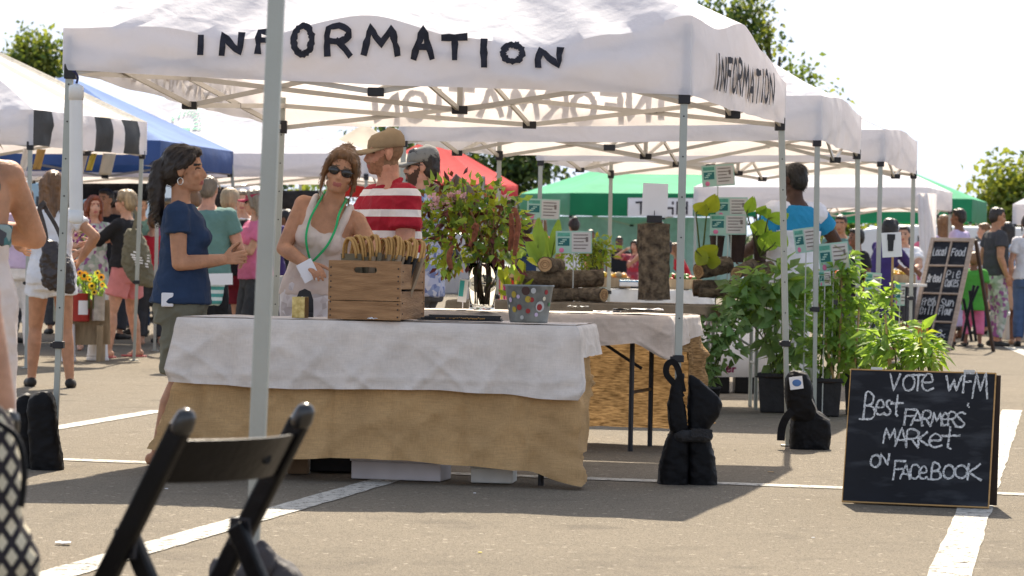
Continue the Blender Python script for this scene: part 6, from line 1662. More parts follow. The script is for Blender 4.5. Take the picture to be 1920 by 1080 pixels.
# ------------------------------------------------------------------ front chalkboard
SLATE = M('chalkboard_black', (.007, .008, .012), .75, .35, 5, .1, 30)
def smear(m):
    n, L = nodes_of(m); b = n['Principled BSDF']; co = n.new('ShaderNodeTexCoord'); x = n.new('ShaderNodeTexNoise'); mpp = n.new('ShaderNodeMapping'); mpp.inputs['Scale'].default_value = (3, 3, 11)
    x.inputs['Scale'].default_value = 1.6; x.inputs['Detail'].default_value = 7; L(co.outputs['Object'], mpp.inputs[0]); L(mpp.outputs[0], x.inputs['Vector'])
    mr = n.new('ShaderNodeMapRange'); mr.inputs['From Min'].default_value = .5; mr.inputs['From Max'].default_value = .85; mr.inputs['To Max'].default_value = .26; L(x.outputs['Fac'], mr.inputs[0])
    mix = n.new('ShaderNodeMixRGB'); L(mr.outputs[0], mix.inputs[0]); L(b.inputs['Base Color'].links[0].from_socket, mix.inputs[1]); mix.inputs[2].default_value = (.25, .27, .30, 1); L(mix.outputs[0], b.inputs['Base Color'])
smear(SLATE)
CHALK = M('white_chalk', (.62, .63, .63), .95, .2, 60)
def dusty(m):
    n, L = nodes_of(m); b = n['Principled BSDF']; co = n.new('ShaderNodeTexCoord'); x = n.new('ShaderNodeTexNoise'); x.inputs['Scale'].default_value = 240; x.inputs['Detail'].default_value = 3; L(co.outputs['Object'], x.inputs['Vector'])
    mr = n.new('ShaderNodeMapRange'); mr.inputs['From Min'].default_value = .35; mr.inputs['From Max'].default_value = .50; L(x.outputs['Fac'], mr.inputs[0])
    tb = n.new('ShaderNodeBsdfTransparent'); ms = n.new('ShaderNodeMixShader'); L(mr.outputs[0], ms.inputs[0]); L(tb.outputs[0], ms.inputs[1]); L(b.outputs[0], ms.inputs[2]); L(ms.outputs[0], n['Material Output'].inputs['Surface'])
dusty(CHALK)
FRAMEW = M('raw_wood_edge', (.46, .27, .10), .7, .2, 8, stretch=(1, 1, 8))
bl, br = ground(1587, 13.42), ground(1863, 13.22)
ux = (br - bl); ux.z = 0; Wb = ux.length; ux.normalize(); nb_ = V((-ux.y, ux.x, 0)); tl = R(13)
uy = (nb_ * math.sin(tl) + V((0, 0, math.cos(tl)))).normalized(); un = ux.cross(uy)          # un points to the viewer
Hb = .612; o0 = bl + V((0, 0, .008))
cbd = thing('chalkboard_sign', 'wide black chalkboard with white chalk handwriting standing on the asphalt in front', 'chalkboard', bl.lerp(br, .5))
def bp_(x, y, l=0.0): return o0 + ux * x + uy * y + un * l
M3b = Matrix((ux, uy, un)).transposed()
g = MB(); g.box(bp_(Wb / 2, Hb / 2, -.008), (Wb - .008, Hb - .012, .012), M3b); g.build('slate', SLATE, cbd)
g = MB(); g.box(bp_(Wb / 2, Hb - .003, -.009), (Wb, .006, .018), M3b); g.build('top_edge', FRAMEW, cbd)
g = MB(); g.box(bp_(Wb / 2, .003, -.009), (Wb, .006, .018), M3b); g.build('bottom_edge', FRAMEW, cbd)
for x in (.002, Wb - .002):
    g = MB(); g.box(bp_(x, Hb / 2, -.009), (.004, Hb - .0122, .018), M3b); g.build('side_edge', FRAMEW, cbd)
bkb = o0 + ux * .0 + nb_ * .20; bkb.z = gz(0, bkb.y) + .006; topc = bp_(Wb / 2, Hb - .006, -.024)
vv = (V((topc.x, topc.y, topc.z)) - (bkb + ux * (Wb / 2 - .012))); M3c = Matrix((ux, vv.normalized(), ux.cross(vv.normalized()))).transposed()
g = MB(); g.box(bkb + ux * (Wb / 2 + .006) + vv / 2, (Wb, vv.length, .012), M3c); g.build('back_panel', M('dark_back_board', (.05, .035, .028), .8, .2), cbd)
for x in (.12, Wb - .12):
    g = MB(); g.box(bp_(x, Hb + .003, -.014), (.05, .012, .035), M3b); g.build('hinge', METAL2, cbd)
def bpx(px, py):                    # board coordinates of a place measured on the photograph
    fx = (px - 1588) / (1864 - 1588); top = 697 + 8 * fx; bot = 946 + 9 * fx
    return fx * Wb, (bot - py) / (bot - top) * Hb
words = [('VOTe', [(1665, 708, 1688, 738), (1690, 710, 1712, 738), (1706, 709, 1730, 738), (1724, 708, 1748, 738)]), ('WFM', [(1771, 712, 1800, 738), (1804, 706, 1822, 742), (1822, 706, 1850, 752)]),
         ('Best', [(1612, 744, 1640, 792), (1640, 757, 1658, 784), (1658, 757, 1672, 784), (1670, 755, 1692, 785)]), ('FARMeRS', [(1697, 774, 1718, 802), (1710, 776, 1732, 803), (1731, 777, 1747, 804), (1748, 780, 1768, 803), (1766, 781, 1780, 803), (1780, 779, 1794, 803), (1794, 779, 1811, 806)]),
         ("'", [(1812, 764, 1818, 776)]), ('MARKet', [(1659, 810, 1684, 836), (1682, 808, 1704, 842), (1704, 812, 1726, 844), (1726, 816, 1744, 840), (1744, 820, 1770, 843), (1765, 815, 1802, 846)]),
         ('ON', [(1638, 859, 1656, 881), (1656, 857, 1672, 876)]), ('FACeBOOK', [(1683, 870, 1703, 904), (1696, 876, 1714, 902), (1714, 876, 1730, 902), (1730, 880, 1746, 902), (1748, 874, 1772, 903), (1776, 877, 1796, 901), (1798, 877, 1820, 900), (1822, 875, 1847, 903)])]
for wd, bxs in words:
    for ch, (xa, ya_, xb, yb_) in zip(wd, bxs):
        x0, y0 = bpx(xa, yb_); x1, y1 = bpx(xb, ya_)
        g = MB(); letter(g, ch, x0, y0, x1 - x0, y1 - y0, .0092, lambda x, y, l: bp_(x, y, .0012 + l), .38, int(xa), .02); g.build('chalk_letter', CHALK, cbd)
g = MB(); x, y = bpx(1817, 769); g.box(bp_(x, y, .0008), (.006, .006, .001), M3b); g.build('chalk_dot', CHALK, cbd)
# ------------------------------------------------------------------ window pane chalkboard
PALEW = M('weathered_pale_wood', (.40, .31, .24), .8, .2, 8, .3, 30, stretch=(1, 1, 6)); DARKW = M('dark_stained_wood', (.055, .035, .028), .7, .3, 8)
Yb = 36.8; TLp, TRp, BLp, BRp = P(1746.5, 446, Yb + .25), P(1827, 447, Yb - .15), P(1700, 655, Yb - .35), P(1780, 659, Yb - .75)
ux2 = (TRp - TLp); W2 = ux2.length; ux2.normalize(); uy2 = (TLp - BLp); uy2 = (uy2 - ux2 * uy2.dot(ux2)); H2 = (TLp - BLp).length; uy2.normalize(); un2 = ux2.cross(uy2).normalized()
wbd = thing('chalkboard_sign', 'tall chalkboard made from an eight pane window frame standing as an easel', 'chalkboard', ground(1760, Yb - .4))
O2 = BLp
def q2(x, y, l=0.0): return O2 + ux2 * x + (TLp - BLp) * (y / H2) + un2 * l
def bar2(name, x0, y0, x1, y1, w, m, l=0.0, t=.03): g = MB(); g.bar(q2(x0, y0, l), q2(x1, y1, l), w, t, un2); g.build(name, m, wbd, bevel=.004)
bar2('stile', .025, 0, .025, H2, .055, PALEW); bar2('stile', W2 - .025, 0, W2 - .025, H2, .055, PALEW)
bar2('rail', .055, .03, W2 - .055, .03, .06, PALEW); bar2('rail', .055, H2 - .025, W2 - .055, H2 - .025, .05, PALEW)
for k in (1, 2, 3): bar2('glazing_bar', .055, H2 * k / 4 - .0, W2 - .055, H2 * k / 4, .022, PALEW)
bar2('glazing_bar', W2 / 2, .06, W2 / 2, H2 - .05, .022, PALEW, .001)
txts = [['Pies', 'Sun', 'Pie', 'Loc'], ['&', 'Soup', 'Jams', 'Food']]
lines2 = {(0, 3): ['Local'], (1, 3): ['Food'], (0, 2): ['Bread'], (1, 2): ['Pie', 'Cakes'], (0, 1): ['Fresh', 'Dill'], (1, 1): ['Sun', 'Flour'], (1, 0): ['&'], (0, 0): []}
for cx in (0, 1):
    for ry in range(4):
        x0 = .055 if cx == 0 else W2 / 2 + .012; x1 = W2 / 2 - .012 if cx == 0 else W2 - .055
        y0 = H2 * ry / 4 + (.06 if ry == 0 else .012); y1 = H2 * (ry + 1) / 4 - (.05 if ry == 3 else .012)
        g = MB(); g.quad(q2(x0 - .004, y0 - .004, -.004), q2(x1 + .004, y0 - .004, -.004), q2(x1 + .004, y1 + .004, -.004), q2(x0 - .004, y1 + .004, -.004)); po = g.build('pane', SLATE, wbd, solid=.004)
        ls = lines2[(cx, ry)]; nl = len(ls)
        for li, tx in enumerate(ls):
            hgt = min(.095, (y1 - y0) / (nl + 1) * .85); yy = y1 - (li + 1) * (y1 - y0) / (nl + 1) - hgt * .35; ww = (x1 - x0) * .84 / len(tx)
            for ci, ch in enumerate(tx):
                g = MB(); letter(g, ch if ch in FONT else ch.upper(), x0 + (x1 - x0) * .08 + ci * ww, yy, ww * .78, hgt, .013, lambda x, y, l: q2(x, y, .002 + l), .4, ci + ry); g.build('chalk_letter', CHALK, wbd)
for tp, (px, py, Y_) in ((TLp, (1790, 632, Yb + .75)), (TRp, (1866, 655, Yb + .25))):
    b = ground(px, Y_); g = MB(); g.bar(tp - un2 * .03, b, .04, .035, un2); g.build('rear_leg', DARKW, wbd, bevel=.004)
# black folding stand beside it
bs = thing('folding_stand', 'black folding stand behind the window pane chalkboard', 'stand', ground(1818, 37.9))
for (x0, y0, x1, y1) in ((1804, 640, 1826, 535), (1822, 640, 1806, 560), (1830, 640, 1818, 545), (1812, 590, 1834, 536)):
    g = MB(); g.bar(P(x0, y0, 37.9), P(x1, y1, 37.95), .035, .03, V((0, 1, 0))); g.build('stand_bar', CHAIRB, bs)
# ------------------------------------------------------------------ flower stand and bags on the left
PLANK = M('weathered_plank', (.34, .25, .15), .85, .25, 5, .3, 30, stretch=(6, 1, 1))
Yf = 28.2
fs = thing('plank_shelf', 'low plank shelf holding the sunflower tins at the left', 'shelf', ground(165, Yf))
g = MB(); g.bar(P(104, 606, Yf), P(206, 604, Yf), .03, .42, V((0, 0, 1))); g.build('plank', PLANK, fs)
for px in (118, 190):
    g = MB(); q = P(px, 610, Yf); g.bar(q, V((q.x, q.y, gz(0, q.y))), .05, .25); g.build('shelf_leg', PLANK, fs)
def tin(label, px, yt, yb, hw, mat, Y, band=None, seg=24, cat='tin'):
    c = P(px, yb, Y); h = P(px, yt, Y).z - c.z; rr_ = hw / FPX * Y; r = thing('container', label, cat, c)
    g = MB(); g.lathe(c, [(.001, .002), (rr_ * .96, .002), (rr_, .012), (rr_, h - .01), (rr_ * 1.03, h - .006), (rr_ * 1.03, h), (rr_ * .93, h), (rr_ * .92, .02), (.001, .02)], seg, False); g.build('can_body', mat, r, smooth=True)
    if band:
        g = MB(); n_ = 16; rows = []
        for z in (.25, .75): rows.append([c + V((math.sin(a_) * (rr_ + .002), -math.cos(a_) * (rr_ + .002), h * z)) for a_ in [-.2 + 1.2 * k / n_ for k in range(n_ + 1)]])
        g.grid(rows); g.build('can_label', band, r)
    return c, h
tin('red coffee tin with a white label holding sunflowers', 152, 550, 603, 16, M('red_tin', (.36, .03, .025), .4, .1), Yf - .1, PAPER)
tin('ribbed silver tin right of the red coffee tin', 184, 546, 602, 12, M('tin_metal', (.45, .42, .38), .4, .2, 20, metal=.4), Yf - .1)
WPL = M('white_bucket_plastic', (.74, .75, .78), .4, .05)
for i, (px, yt, yb, hw) in enumerate(((130, 612, 681, 15), (186, 610, 671, 20))):
    c = ground(px, Yf + .3 - .4 * (i == 0)); s_ = Yf / FPX; h = (yb - yt) * s_
    r = thing('upturned_bucket', ['white upturned bucket under the left end of the plank shelf', 'wider white upturned bucket behind the salmon shorts'][i], 'bucket', c, 'white buckets')
    g = MB(); g.lathe(c, [(hw * 1.08 * s_, 0), (hw * 1.08 * s_, .02), (hw * 1.0 * s_, .025), (hw * 1.03 * s_, .05), (hw * .98 * s_, .055), (hw * .84 * s_, h - .01), (hw * .80 * s_, h), (.001, h)], 26); g.build('bucket_shell', WPL, r, smooth=False)
gb_ = thing('planter_box', 'grey green planter box at the left end of the plank shelf', 'box', P(118, 604, Yf))
g = MB(); g.box(P(118, 578, Yf), (.15, .2, .25)); g.build('box_body', M('grey_green_paint', (.30, .31, .25), .8, .1), gb_, bevel=.006)
sf = thing('sunflowers', 'bunch of orange and yellow sunflowers in the tins by the salmon shorts', 'flowers', P(165, 548, Yf - .1))
g = MB()
for i in range(60): g.leaf(P(rf.uniform(145, 192), rf.uniform(522, 548), Yf - .1 + rf.uniform(-.1, .1)), rdir(.2), rdir(), .09, .05, .25, .1)
g.build('foliage', LG, sf)['kind'] = 'stuff'
YEL = M('golden_petals', (.80, .48, .02), .6, .2, transl=.25, island=.25); SEED = M('dark_seed_disc', (.03, .018, .01), .9, .3, 90)
for i, (px, py, r_) in enumerate(((158, 517, 9), (172, 536, 7), (190, 520, 7), (183, 512, 6), (150, 512, 6), (177, 548, 6), (192, 534, 5), (168, 524, 5))):
    c = P(px, py, Yf - .25); nr = (V((rf.uniform(-.4, .4), -1, rf.uniform(0, .6)))).normalized(); t = nr.orthogonal().normalized(); u = nr.cross(t); R_ = r_ / FPX * Yf
    g = MB()
    for k in range(16): a_ = k * .3927 + rf.uniform(-.1, .1); dd = t * math.cos(a_) + u * math.sin(a_); g.leaf(c + dd * R_ * .35, (dd + nr * .15).normalized(), nr, R_ * .8, R_ * .35, .1, .05)
    fl = g.build('petals', YEL if i % 2 else ORF, sf); g = MB(); g.ellip(c + nr * .006, (R_ * .38, .012, R_ * .38)); g.build('seed_disc', SEED, sf, smooth=True)
for i in range(9):
    g = MB(); c = P(rf.uniform(148, 190), 520, Yf - .15); g.tube([V((c.x, c.y, P(0, 575, Yf).z)), c], .005, 5); g.build('flower_stalk', STEM, sf)
fv = thing('vendor_bouquet', 'pink and purple bouquet held by the auburn haired vendor', 'bouquet', P(150, 440, 30.2))
g = MB()
for i in range(90):
    d = rdir(); c = P(150, 432, 30.2) + V((d.x * .14, d.y * .1, d.z * .11)) * rf.uniform(.4, 1)
    g.k = 0 if i % 3 else (1 if i % 2 else 2)
    g.leaf(c, d, rdir(), .06, .045, .2, .1)
g.build('blossoms', [M('purple_petals', (.22, .04, .18), .6, .2, island=.3), PINKF, LG], fv)['kind'] = 'stuff'
# dark leather handbag
Yh = 22.4
hb = thing('handbag', 'dark brown leather shoulder bag hanging behind the woman in white', 'handbag', P(108, 548, Yh))
pouch(hb, 'bag_body', [(112, 546, 22, .7), (110, 538, 29, .9), (107, 505, 30, 1), (103, 475, 24, .9), (98, 458, 15, .6), (95, 450, 7, .3)], Yh, .09, LEATHER, 21, wr=.012, tilt=-.25)
strap(hb, 'shoulder_strap', [(82, 480), (86, 445), (80, 415), (74, 392), (84, 378)], Yh - .02, .035, LEATHER)
strap(hb, 'shoulder_strap', [(122, 470), (108, 430), (88, 395), (80, 380)], Yh + .05, .03, LEATHER)
# olive tote
Yt = 28.75
tt = thing('tote_bag', 'olive canvas tote bag with white printing on a shoulder', 'tote bag', P(262, 536, Yt))
OLV = M('olive_canvas', (.16, .15, .105), .9, .15, 8, .4, 30)
pouch(tt, 'bag_body', [(272, 536, 16, .6), (266, 528, 24, .9), (258, 500, 29, 1), (255, 465, 24, .9), (253, 440, 17, .6), (252, 430, 12, .25)], Yt, .10, OLV, 22, wr=.012, sq=.75, tilt=-.2)
strap(tt, 'strap', [(244, 450), (252, 425), (256, 405), (252, 395)], Yt - .06, .035, OLV)
strap(tt, 'strap', [(262, 445), (262, 420), (258, 402)], Yt + .06, .035, OLV)
g = MB()
for (px, py, a_, b_2) in ((252, 478, 9, 7), (262, 488, 8, 6), (276, 495, 6, 6), (254, 492, 7, 5), (280, 484, 4, 4)):
    s_ = Yt / FPX
    for k in range(3): g.box(P(px + rnd(-3, 3), py - 5 + k * 5, Yt - .112 - .001 * k), (a_ * s_, .004, b_2 * .45 * s_), Matrix.Rotation(.2, 3, 'Y'))
g.build('white_print', PAPER, tt)['kind'] = 'stuff'
# striped shopping basket
STRB = stripe_mat('teal_white_striped_canvas', (.62, .70, .68), (.08, .32, .30), .062, .5, 0)
sb_ = thing('striped_basket', 'teal and white striped shopping bag below the sage green t-shirt', 'bag', P(398, 570, 26.2))
pouch(sb_, 'bag_body', [(398, 572, 13, .8), (398, 566, 17, 1), (399, 545, 20, 1), (400, 524, 23, 1), (400, 518, 23, .8)], 26.2, .10, STRB, 23, wr=.005)
g = MB(); g.bar(P(380, 524, 26.05), P(436, 523, 26.05), .02, .10, V((0, 0, 1))); g.build('white_rim', PAPER, sb_)
# things hanging under the striped tent
for i, (px, yt, yb, hw, m_, lab) in enumerate(((206, 288, 328, 12, CREAM, 'cream cloth strip hanging under the striped tent flap'), (176, 288, 320, 6, M('mustard_cloth', (.55, .42, .08), .85, .1), 'narrow mustard strip hanging beside the cream strip'), (78, 280, 318, 8, M('ochre_cloth', (.45, .30, .12), .85, .1), 'ochre strip hanging under the left end of the striped tent'), (52, 278, 320, 7, PAPER, 'white strip hanging under the far left of the striped tent'), (158, 288, 326, 8, M('greyish_cloth', (.5, .45, .42), .85), 'greyish strip hanging behind the white tube weight'))):
    Yq = 27.6; g = MB(); s_ = Yq / FPX; a = P(px, yt, Yq); b = P(px - 9, yb, Yq)
    rows = []
    for k in range(8):
        t = k / 7; c = a.lerp(b, t); rows.append([c + V((u * hw * s_, .02 * math.sin(u * 3 + t * 2), 0)) for u in (-1, -.5, 0, .5, 1)])
    g.grid(rows); tag(g.build('hanging_cloth', m_, None, smooth=True, solid=.004), lab, 'cloth strip', 'strips under the striped tent')

# ------------------------------------------------------------------ tables and goods farther back
Z5 = .86
A5 = PZ(1066, 30, Z5); B5 = PZ(1330, 29.8, Z5)
t5, d5, n5, L5_ = folding_table('white clothed table beyond the upright log', A5, B5, .7, Z5)
drape('white cloth on the table beyond the upright log', 'tablecloth', 'white_cloth', A5, d5, n5, L5_, .7, Z5 + .004, lambda s, u: .45 + .02 * math.sin(u * 25), cloth('white_table_cloth', (.70, .70, .68)), wave=.02, seed=14)
def crate_of(label, px, Y, z, w_, cols, seed, h=.10, deep=.26):
    b = PZ(px, Y, z); r = thing('produce_crate', label, 'crate', b, 'produce crates'); rs = random.Random(seed)
    for sx in (-1, 1):
        g = MB(); g.box(b + V((sx * (w_ / 2 - .006), 0, h / 2)), (.012, deep - .026, h)); g.build('crate_side', PLANK, r)
        g = MB(); g.box(b + V((0, sx * (deep / 2 - .006), h / 2)), (w_, .012, h)); g.build('crate_side', PLANK, r)
    g = MB(); g.box(b + V((0, 0, .012)), (w_ - .026, deep - .026, .012)); g.build('crate_bottom', PLANK, r)
    g = MB()
    for i in range(46):
        g.k = rs.randrange(len(cols)); rr_ = rs.uniform(.024, .036)
        g.ellip(b + V((rs.uniform(-.42, .42) * w_, rs.uniform(-.4, .4) * deep, h * .8 + rs.uniform(0, .05))), (rr_, rr_, rr_ * .9), None, 8, 6)
    g.build('produce', cols, r, smooth=True)['kind'] = 'stuff'
def fruit(n_, c): return M(n_, c, .4, .2, 20)
F_Y, F_R, F_G, F_O = fruit('yellow_produce', (.65, .42, .04)), fruit('red_produce', (.50, .04, .03)), fruit('green_produce', (.10, .24, .04)), fruit('orange_produce', (.62, .22, .02))
crate_of('crate of golden produce left of the upright log on the white table', 1150, 30.2, Z5 + .02, .34, [F_Y, F_O, PLANK], 3)
crate_of('crate of red and green produce right of the upright log', 1285, 30.2, Z5 + .02, .34, [F_R, F_G], 4)
bt_ = thing('tray', 'white tray with a blue rim on the white clothed table', 'tray', PZ(1180, 29.95, Z5 + .02))
g = MB(); q = PZ(1185, 29.95, Z5 + .03); g.box(q + V((0, 0, .03)), (.24, .2, .05)); g.build('tray_body', PAPER, bt_, bevel=.01); g = MB(); g.box(q + V((0, 0, .06)), (.25, .21, .014)); g.build('blue_rim', M('blue_plastic', (.04, .30, .55), .4), bt_, bevel=.004)
Z6 = .98
A6 = PZ(1548, 34.3, Z6); B6 = PZ(1720, 34.0, Z6)
t6, d6, n6, L6_ = folding_table('produce table in front of the woman in violet', A6, B6, .75, Z6)
for i, (px, cc, lab) in enumerate(((1568, [F_R, F_O], 'crate of red and orange fruit at the left of the produce table'), (1622, [F_G, F_Y], 'crate of green and yellow produce under the violet sleeves'), (1690, [F_O, F_Y], 'crate of orange produce beside the side curtain'))):
    crate_of(lab, px, 34.4, Z6, .30, cc, 8 + i)
A7 = PZ(500, 27.0, .93); B7 = PZ(655, 26.8, .93)
t7, d7, n7, L7_ = folding_table('pale stall counter seen past the bare elbow of the woman in the tank top', A7, B7, .7, .93)
drape('pale grey cloth on the stall counter behind the sunglasses woman', 'tablecloth', 'grey_cloth', A7, d7, n7, L7_, .7, .934, lambda s, u: .70 + .01 * math.sin(u * 20), cloth('pale_grey_cloth', (.48, .47, .43)), wave=.02, seed=17)
pk_ = thing('backpack', 'dark blue backpack slumped against the pale stall counter', 'backpack', ground(548, 26.2))
pouch(pk_, 'pack_body', [(548, 640, 24, .9), (548, 620, 28, 1), (548, 590, 26, 1), (546, 565, 18, .8), (545, 556, 8, .4)], 26.3, .10, M('navy_nylon', (.012, .016, .035), .6, .3), 31)
strap(pk_, 'pack_strap', [(538, 570), (545, 590), (556, 612)], 26.16, .03, M('navy_nylon', (.012, .016, .035)), .004)
ob = thing('storage_tote', 'orange crate low beside the produce table', 'box', ground(1712, 35.5))
g = MB(); q = ground(1712, 35.5); g.box(q + V((0, 0, .18)), (.35, .3, .34)); g.build('box_body', M('orange_plastic', (.5, .22, .05), .6, .1), ob, bevel=.02)
g = MB(); g.box(q + V((0, 0, .36)), (.37, .32, .03)); g.build('lid', PLANK, ob)
cbx = thing('cooler_box', 'pale cooler box on the asphalt at the right edge behind the tan skirt', 'cooler', ground(1908, 42.2))
g = MB(); q = ground(1908, 42.2); g.box(q + V((0, 0, .19)), (.38, .4, .34)); g.build('box_body', M('beige_plastic', (.48, .44, .38), .6, .06), cbx, bevel=.02); g = MB(); g.box(q + V((0, 0, .385)), (.41, .43, .05)); g.build('lid', PAPER, cbx, bevel=.015)

# darker, fuller left background
NETM = M('black_shade_net', (.02, .02, .022), .85, .3, 20)
for i, (x0, x1, yt, yb, Yq, lab) in enumerate(((330, 600, 357, 392, 38.9, 'black shade net strung across the back of the wide white logo tent'), (120, 300, 344, 372, 35.6, 'short black shade net behind the blue pop up tent'))):
    nn_ = thing('shade_net', lab, 'net', PZ((x0 + x1) / 2, Yq, 0.2))
    g = MB(); a, b, c, d = P(x0, yt, Yq), P(x1, yt, Yq), P(x0, yb, Yq), P(x1, yb, Yq)
    g.grid([[a.lerp(b, u / 20).lerp(c.lerp(d, u / 20), v / 3) + V((0, .03 * math.sin(u * 1.7 + v), -.03 * math.sin(math.pi * (u % 5) / 5) * v / 3)) for u in range(21)] for v in range(4)])
    g.build('net_sheet', NETM, nn_, smooth=True, solid=.006)
    for e in (a, b):
        g = MB(); g.bar(e, V((e.x, e.y, gz(0, e.y))), .03, .03); g.build('net_pole', METAL, nn_)
extra = [(140, 33.5, 30, 1.60, True, SK_LIGHT, C_FLORAL, C_CHAR, 'long', H_BROWN, 'brown haired shopper behind the white tube weight'), (215, 35, -30, 1.72, False, SK_TAN, C_NAVY, C_CHAR, 'short', H_DARK, 'man in navy behind the short haired woman in navy top'), (318, 34, 140, 1.62, True, SK_LIGHT, C_ROSE, C_WHITE, 'bob', H_BLOND, 'blond shopper in pink half hidden by the dark ponytail'), (360, 30.5, 20, 1.66, True, SK_TAN, C_WHITE, C_NAVY, 'bun', H_BROWN, 'woman with a bun in white left of the sage green t-shirt'), (452, 31.5, -160, 1.70, False, SK_LIGHT, C_WHITE, C_CHAR, 'short', H_GREY, 'grey haired man in white between the blond and the visor women'), (505, 30.5, 200, 1.60, True, SK_TAN, C_PURP, C_BLACKT, 'long', H_DARK, 'woman in violet partly behind the near steel pole'), (536, 33, 90, 1.52, True, SK_BROWN, C_BLACKT, C_BLACKT, 'short', H_BLACK, 'dark figure right of the near steel pole in the shade'), (40, 29, 15, 1.66, True, SK_LIGHT, C_LAV, C_WHITE, 'long', H_BROWN, 'woman in lavender left of the woman with the leather handbag'),
         (1010, 38, 150, 1.58, True, SK_LIGHT, C_RED, C_CHAR, 'long', H_BROWN, 'woman in red near the corner of the green tent'), (1075, 44, 10, 1.62, True, SK_TAN, C_WHITE, C_NAVY, 'bun', H_DARK, 'woman in white before the pale blue back curtain'), (1235, 44, 40, 1.60, False, SK_LIGHT, C_CHAR, C_CHAR, 'short', H_DARK, 'man in charcoal hidden by the upright log'), (1575, 38, 170, 1.66, False, SK_TAN, C_MINT, C_CHAR, 'short', H_DARK, 'man in sage green behind the produce table'), (1735, 41, 30, 1.64, True, SK_LIGHT, C_ROSE, C_WHITE, 'bob', H_BROWN, 'woman in rose behind the window pane chalkboard left stile'), (1845, 46, 60, 1.70, False, SK_LIGHT, C_WHITE, C_NAVY, 'short', H_BROWN, 'man in white far behind the green shirted child')]
extra += [(112, 36.5, 20, 1.62, True, SK_TAN, C_ROSE, C_CHAR, 'bun', H_DARK, 'woman in pink with a bun far behind the handbag'), (262, 37, 160, 1.70, False, SK_LIGHT, C_MINT, C_NAVY, 'short', H_GREY, 'grey haired man in green behind the olive tote bag'), (345, 38, -20, 1.75, False, SK_BROWN, C_CHAR, C_CHAR, 'short', H_BLACK, 'tall dark haired man behind the navy t-shirt woman'), (410, 37.5, 170, 1.58, True, SK_LIGHT, C_LAV, C_CHAR, 'long', H_BROWN, 'woman in lavender between the sage green and maroon shoppers'), (466, 38, 10, 1.74, False, SK_TAN, C_NAVY, C_CHAR, 'short', H_BROWN, 'man in navy behind the crimson visor woman'), (12, 33, -30, 1.70, False, SK_TAN, C_CHAR, C_CHAR, 'short', H_DARK, 'man in charcoal at the far left behind the bare arm'), (232, 40, 30, 1.66, True, SK_LIGHT, C_WHITE, C_ROSE, 'long', H_BLOND, 'long haired blond woman far behind the flower stand')]
for (px, Yq, hd, hh, fm_, sk_, c1_, c2q, hs, hm_, lab) in extra:
    person(lab, at(px, Yq), hd, hh, fm_, sk_, lw=(-.2, .28 + .1 * rf.random(), 1.0), rw=(.2, .1, .86) if rf.random() < .5 else (.15, .3, 1.05), head=(rf.uniform(-25, 25), 4, 0), clothes=[('tee', c1_, {'sleeve': .5}), ('trousers', c2q, {'len': 1.9}), ('shoe', SHOE_B)], hair=hs, hairm_=hm_, vox=.015)

# ------------------------------------------------------------------ parked vehicles far behind
GLD = M('dark_car_glass', (.03, .04, .05), .08, .1, spec=.6); TYRE = M('tyre_rubber', (.015, .015, .016), .8); RIMM = M('alloy_rim', (.5, .5, .52), .3, metal=.8)
def vehicle(label, px, Y, Lc, Hc, Wc, col_, yawd=0.0, van=True, cat='van'):
    b = ground(px, Y); r = thing('parked_van' if van else 'parked_car', label, cat, b, 'parked vehicles'); q = Matrix.Rotation(R(yawd), 3, 'Z')
    prof = ([(-.5, .20), (-.5, .92), (-.46, 1.0), (.14, 1.0), (.26, .96), (.36, .64), (.48, .55), (.5, .45), (.5, .20)] if van else [(-.5, .26), (-.5, .55), (-.42, .62), (-.28, .96), (-.1, 1.0), (.08, .97), (.22, .62), (.44, .54), (.5, .42), (.5, .24)])
    g = MB(); n_ = len(prof); rings = []
    for yy, f in ((-.5, .92), (-.46, 1), (.46, 1), (.5, .92)):
        rings.append([b + q @ V((x * Lc * (1 if abs(yy) < .48 else .985), yy * Wc, .22 + (z - .2) * (Hc - .22) / .8 * (1 if abs(yy) < .48 else .985))) for x, z in prof])
    g.rings(rings); g.build('body', col_, r, bevel=.04)
    for sy in (-1, 1):
        for x0, x1 in (((-.42, -.16), (-.13, .06), (.08, .25)) if van else ((-.26, -.02), (0, .15))):
            z0, z1 = (.60, .90) if van else (.64, .90); k0 = .0 if van else .05
            g = MB(); P4 = [(x0 - (0), z0), (x1 + k0 * .6, z0), (x1 - k0 * .4 - (.05 if van and x1 > .2 else 0), z1), (x0 + k0, z1)]
            pts = [b + q @ V((x * Lc, sy * (Wc / 2 + .004), .22 + (z - .2) * (Hc - .22) / .8)) for x, z in P4]
            g.rings([[p for p in pts], [p + q @ V((0, sy * .008, 0)) for p in pts]]); g.build('window', GLD, r)
        for wx in (-.31, .32):
            c = b + q @ V((wx * Lc, sy * (Wc / 2 - .06), .32)); m4 = Matrix.Translation(c) @ (q @ Matrix.Rotation(R(90), 3, 'X')).to_4x4()
            g = MB(); g.lathe((0, 0, 0), [(.20, -.10), (.30, -.10), (.32, -.07), (.32, .07), (.30, .10), (.20, .10)], 24); g.xf(m4); wh = g.build('wheel', TYRE, r)
            g = MB(); g.lathe((0, 0, 0), [(.02, -.112), (.19, -.106), (.2, -.09), (.2, .09), (.19, .106), (.02, .112)], 16); g.xf(m4); o = g.build('rim', RIMM, wh, world=False); o.location = -r.location
    g = MB(); p0 = b + q @ V((.24 * Lc, 0, 0))
    for sy in (-1, 1):
        g = MB(); g.box(b + q @ V((.497 * Lc, sy * Wc * .38, .62)), (.03, .3, .14), q); g.build('headlight', PAPER, r, bevel=.01)
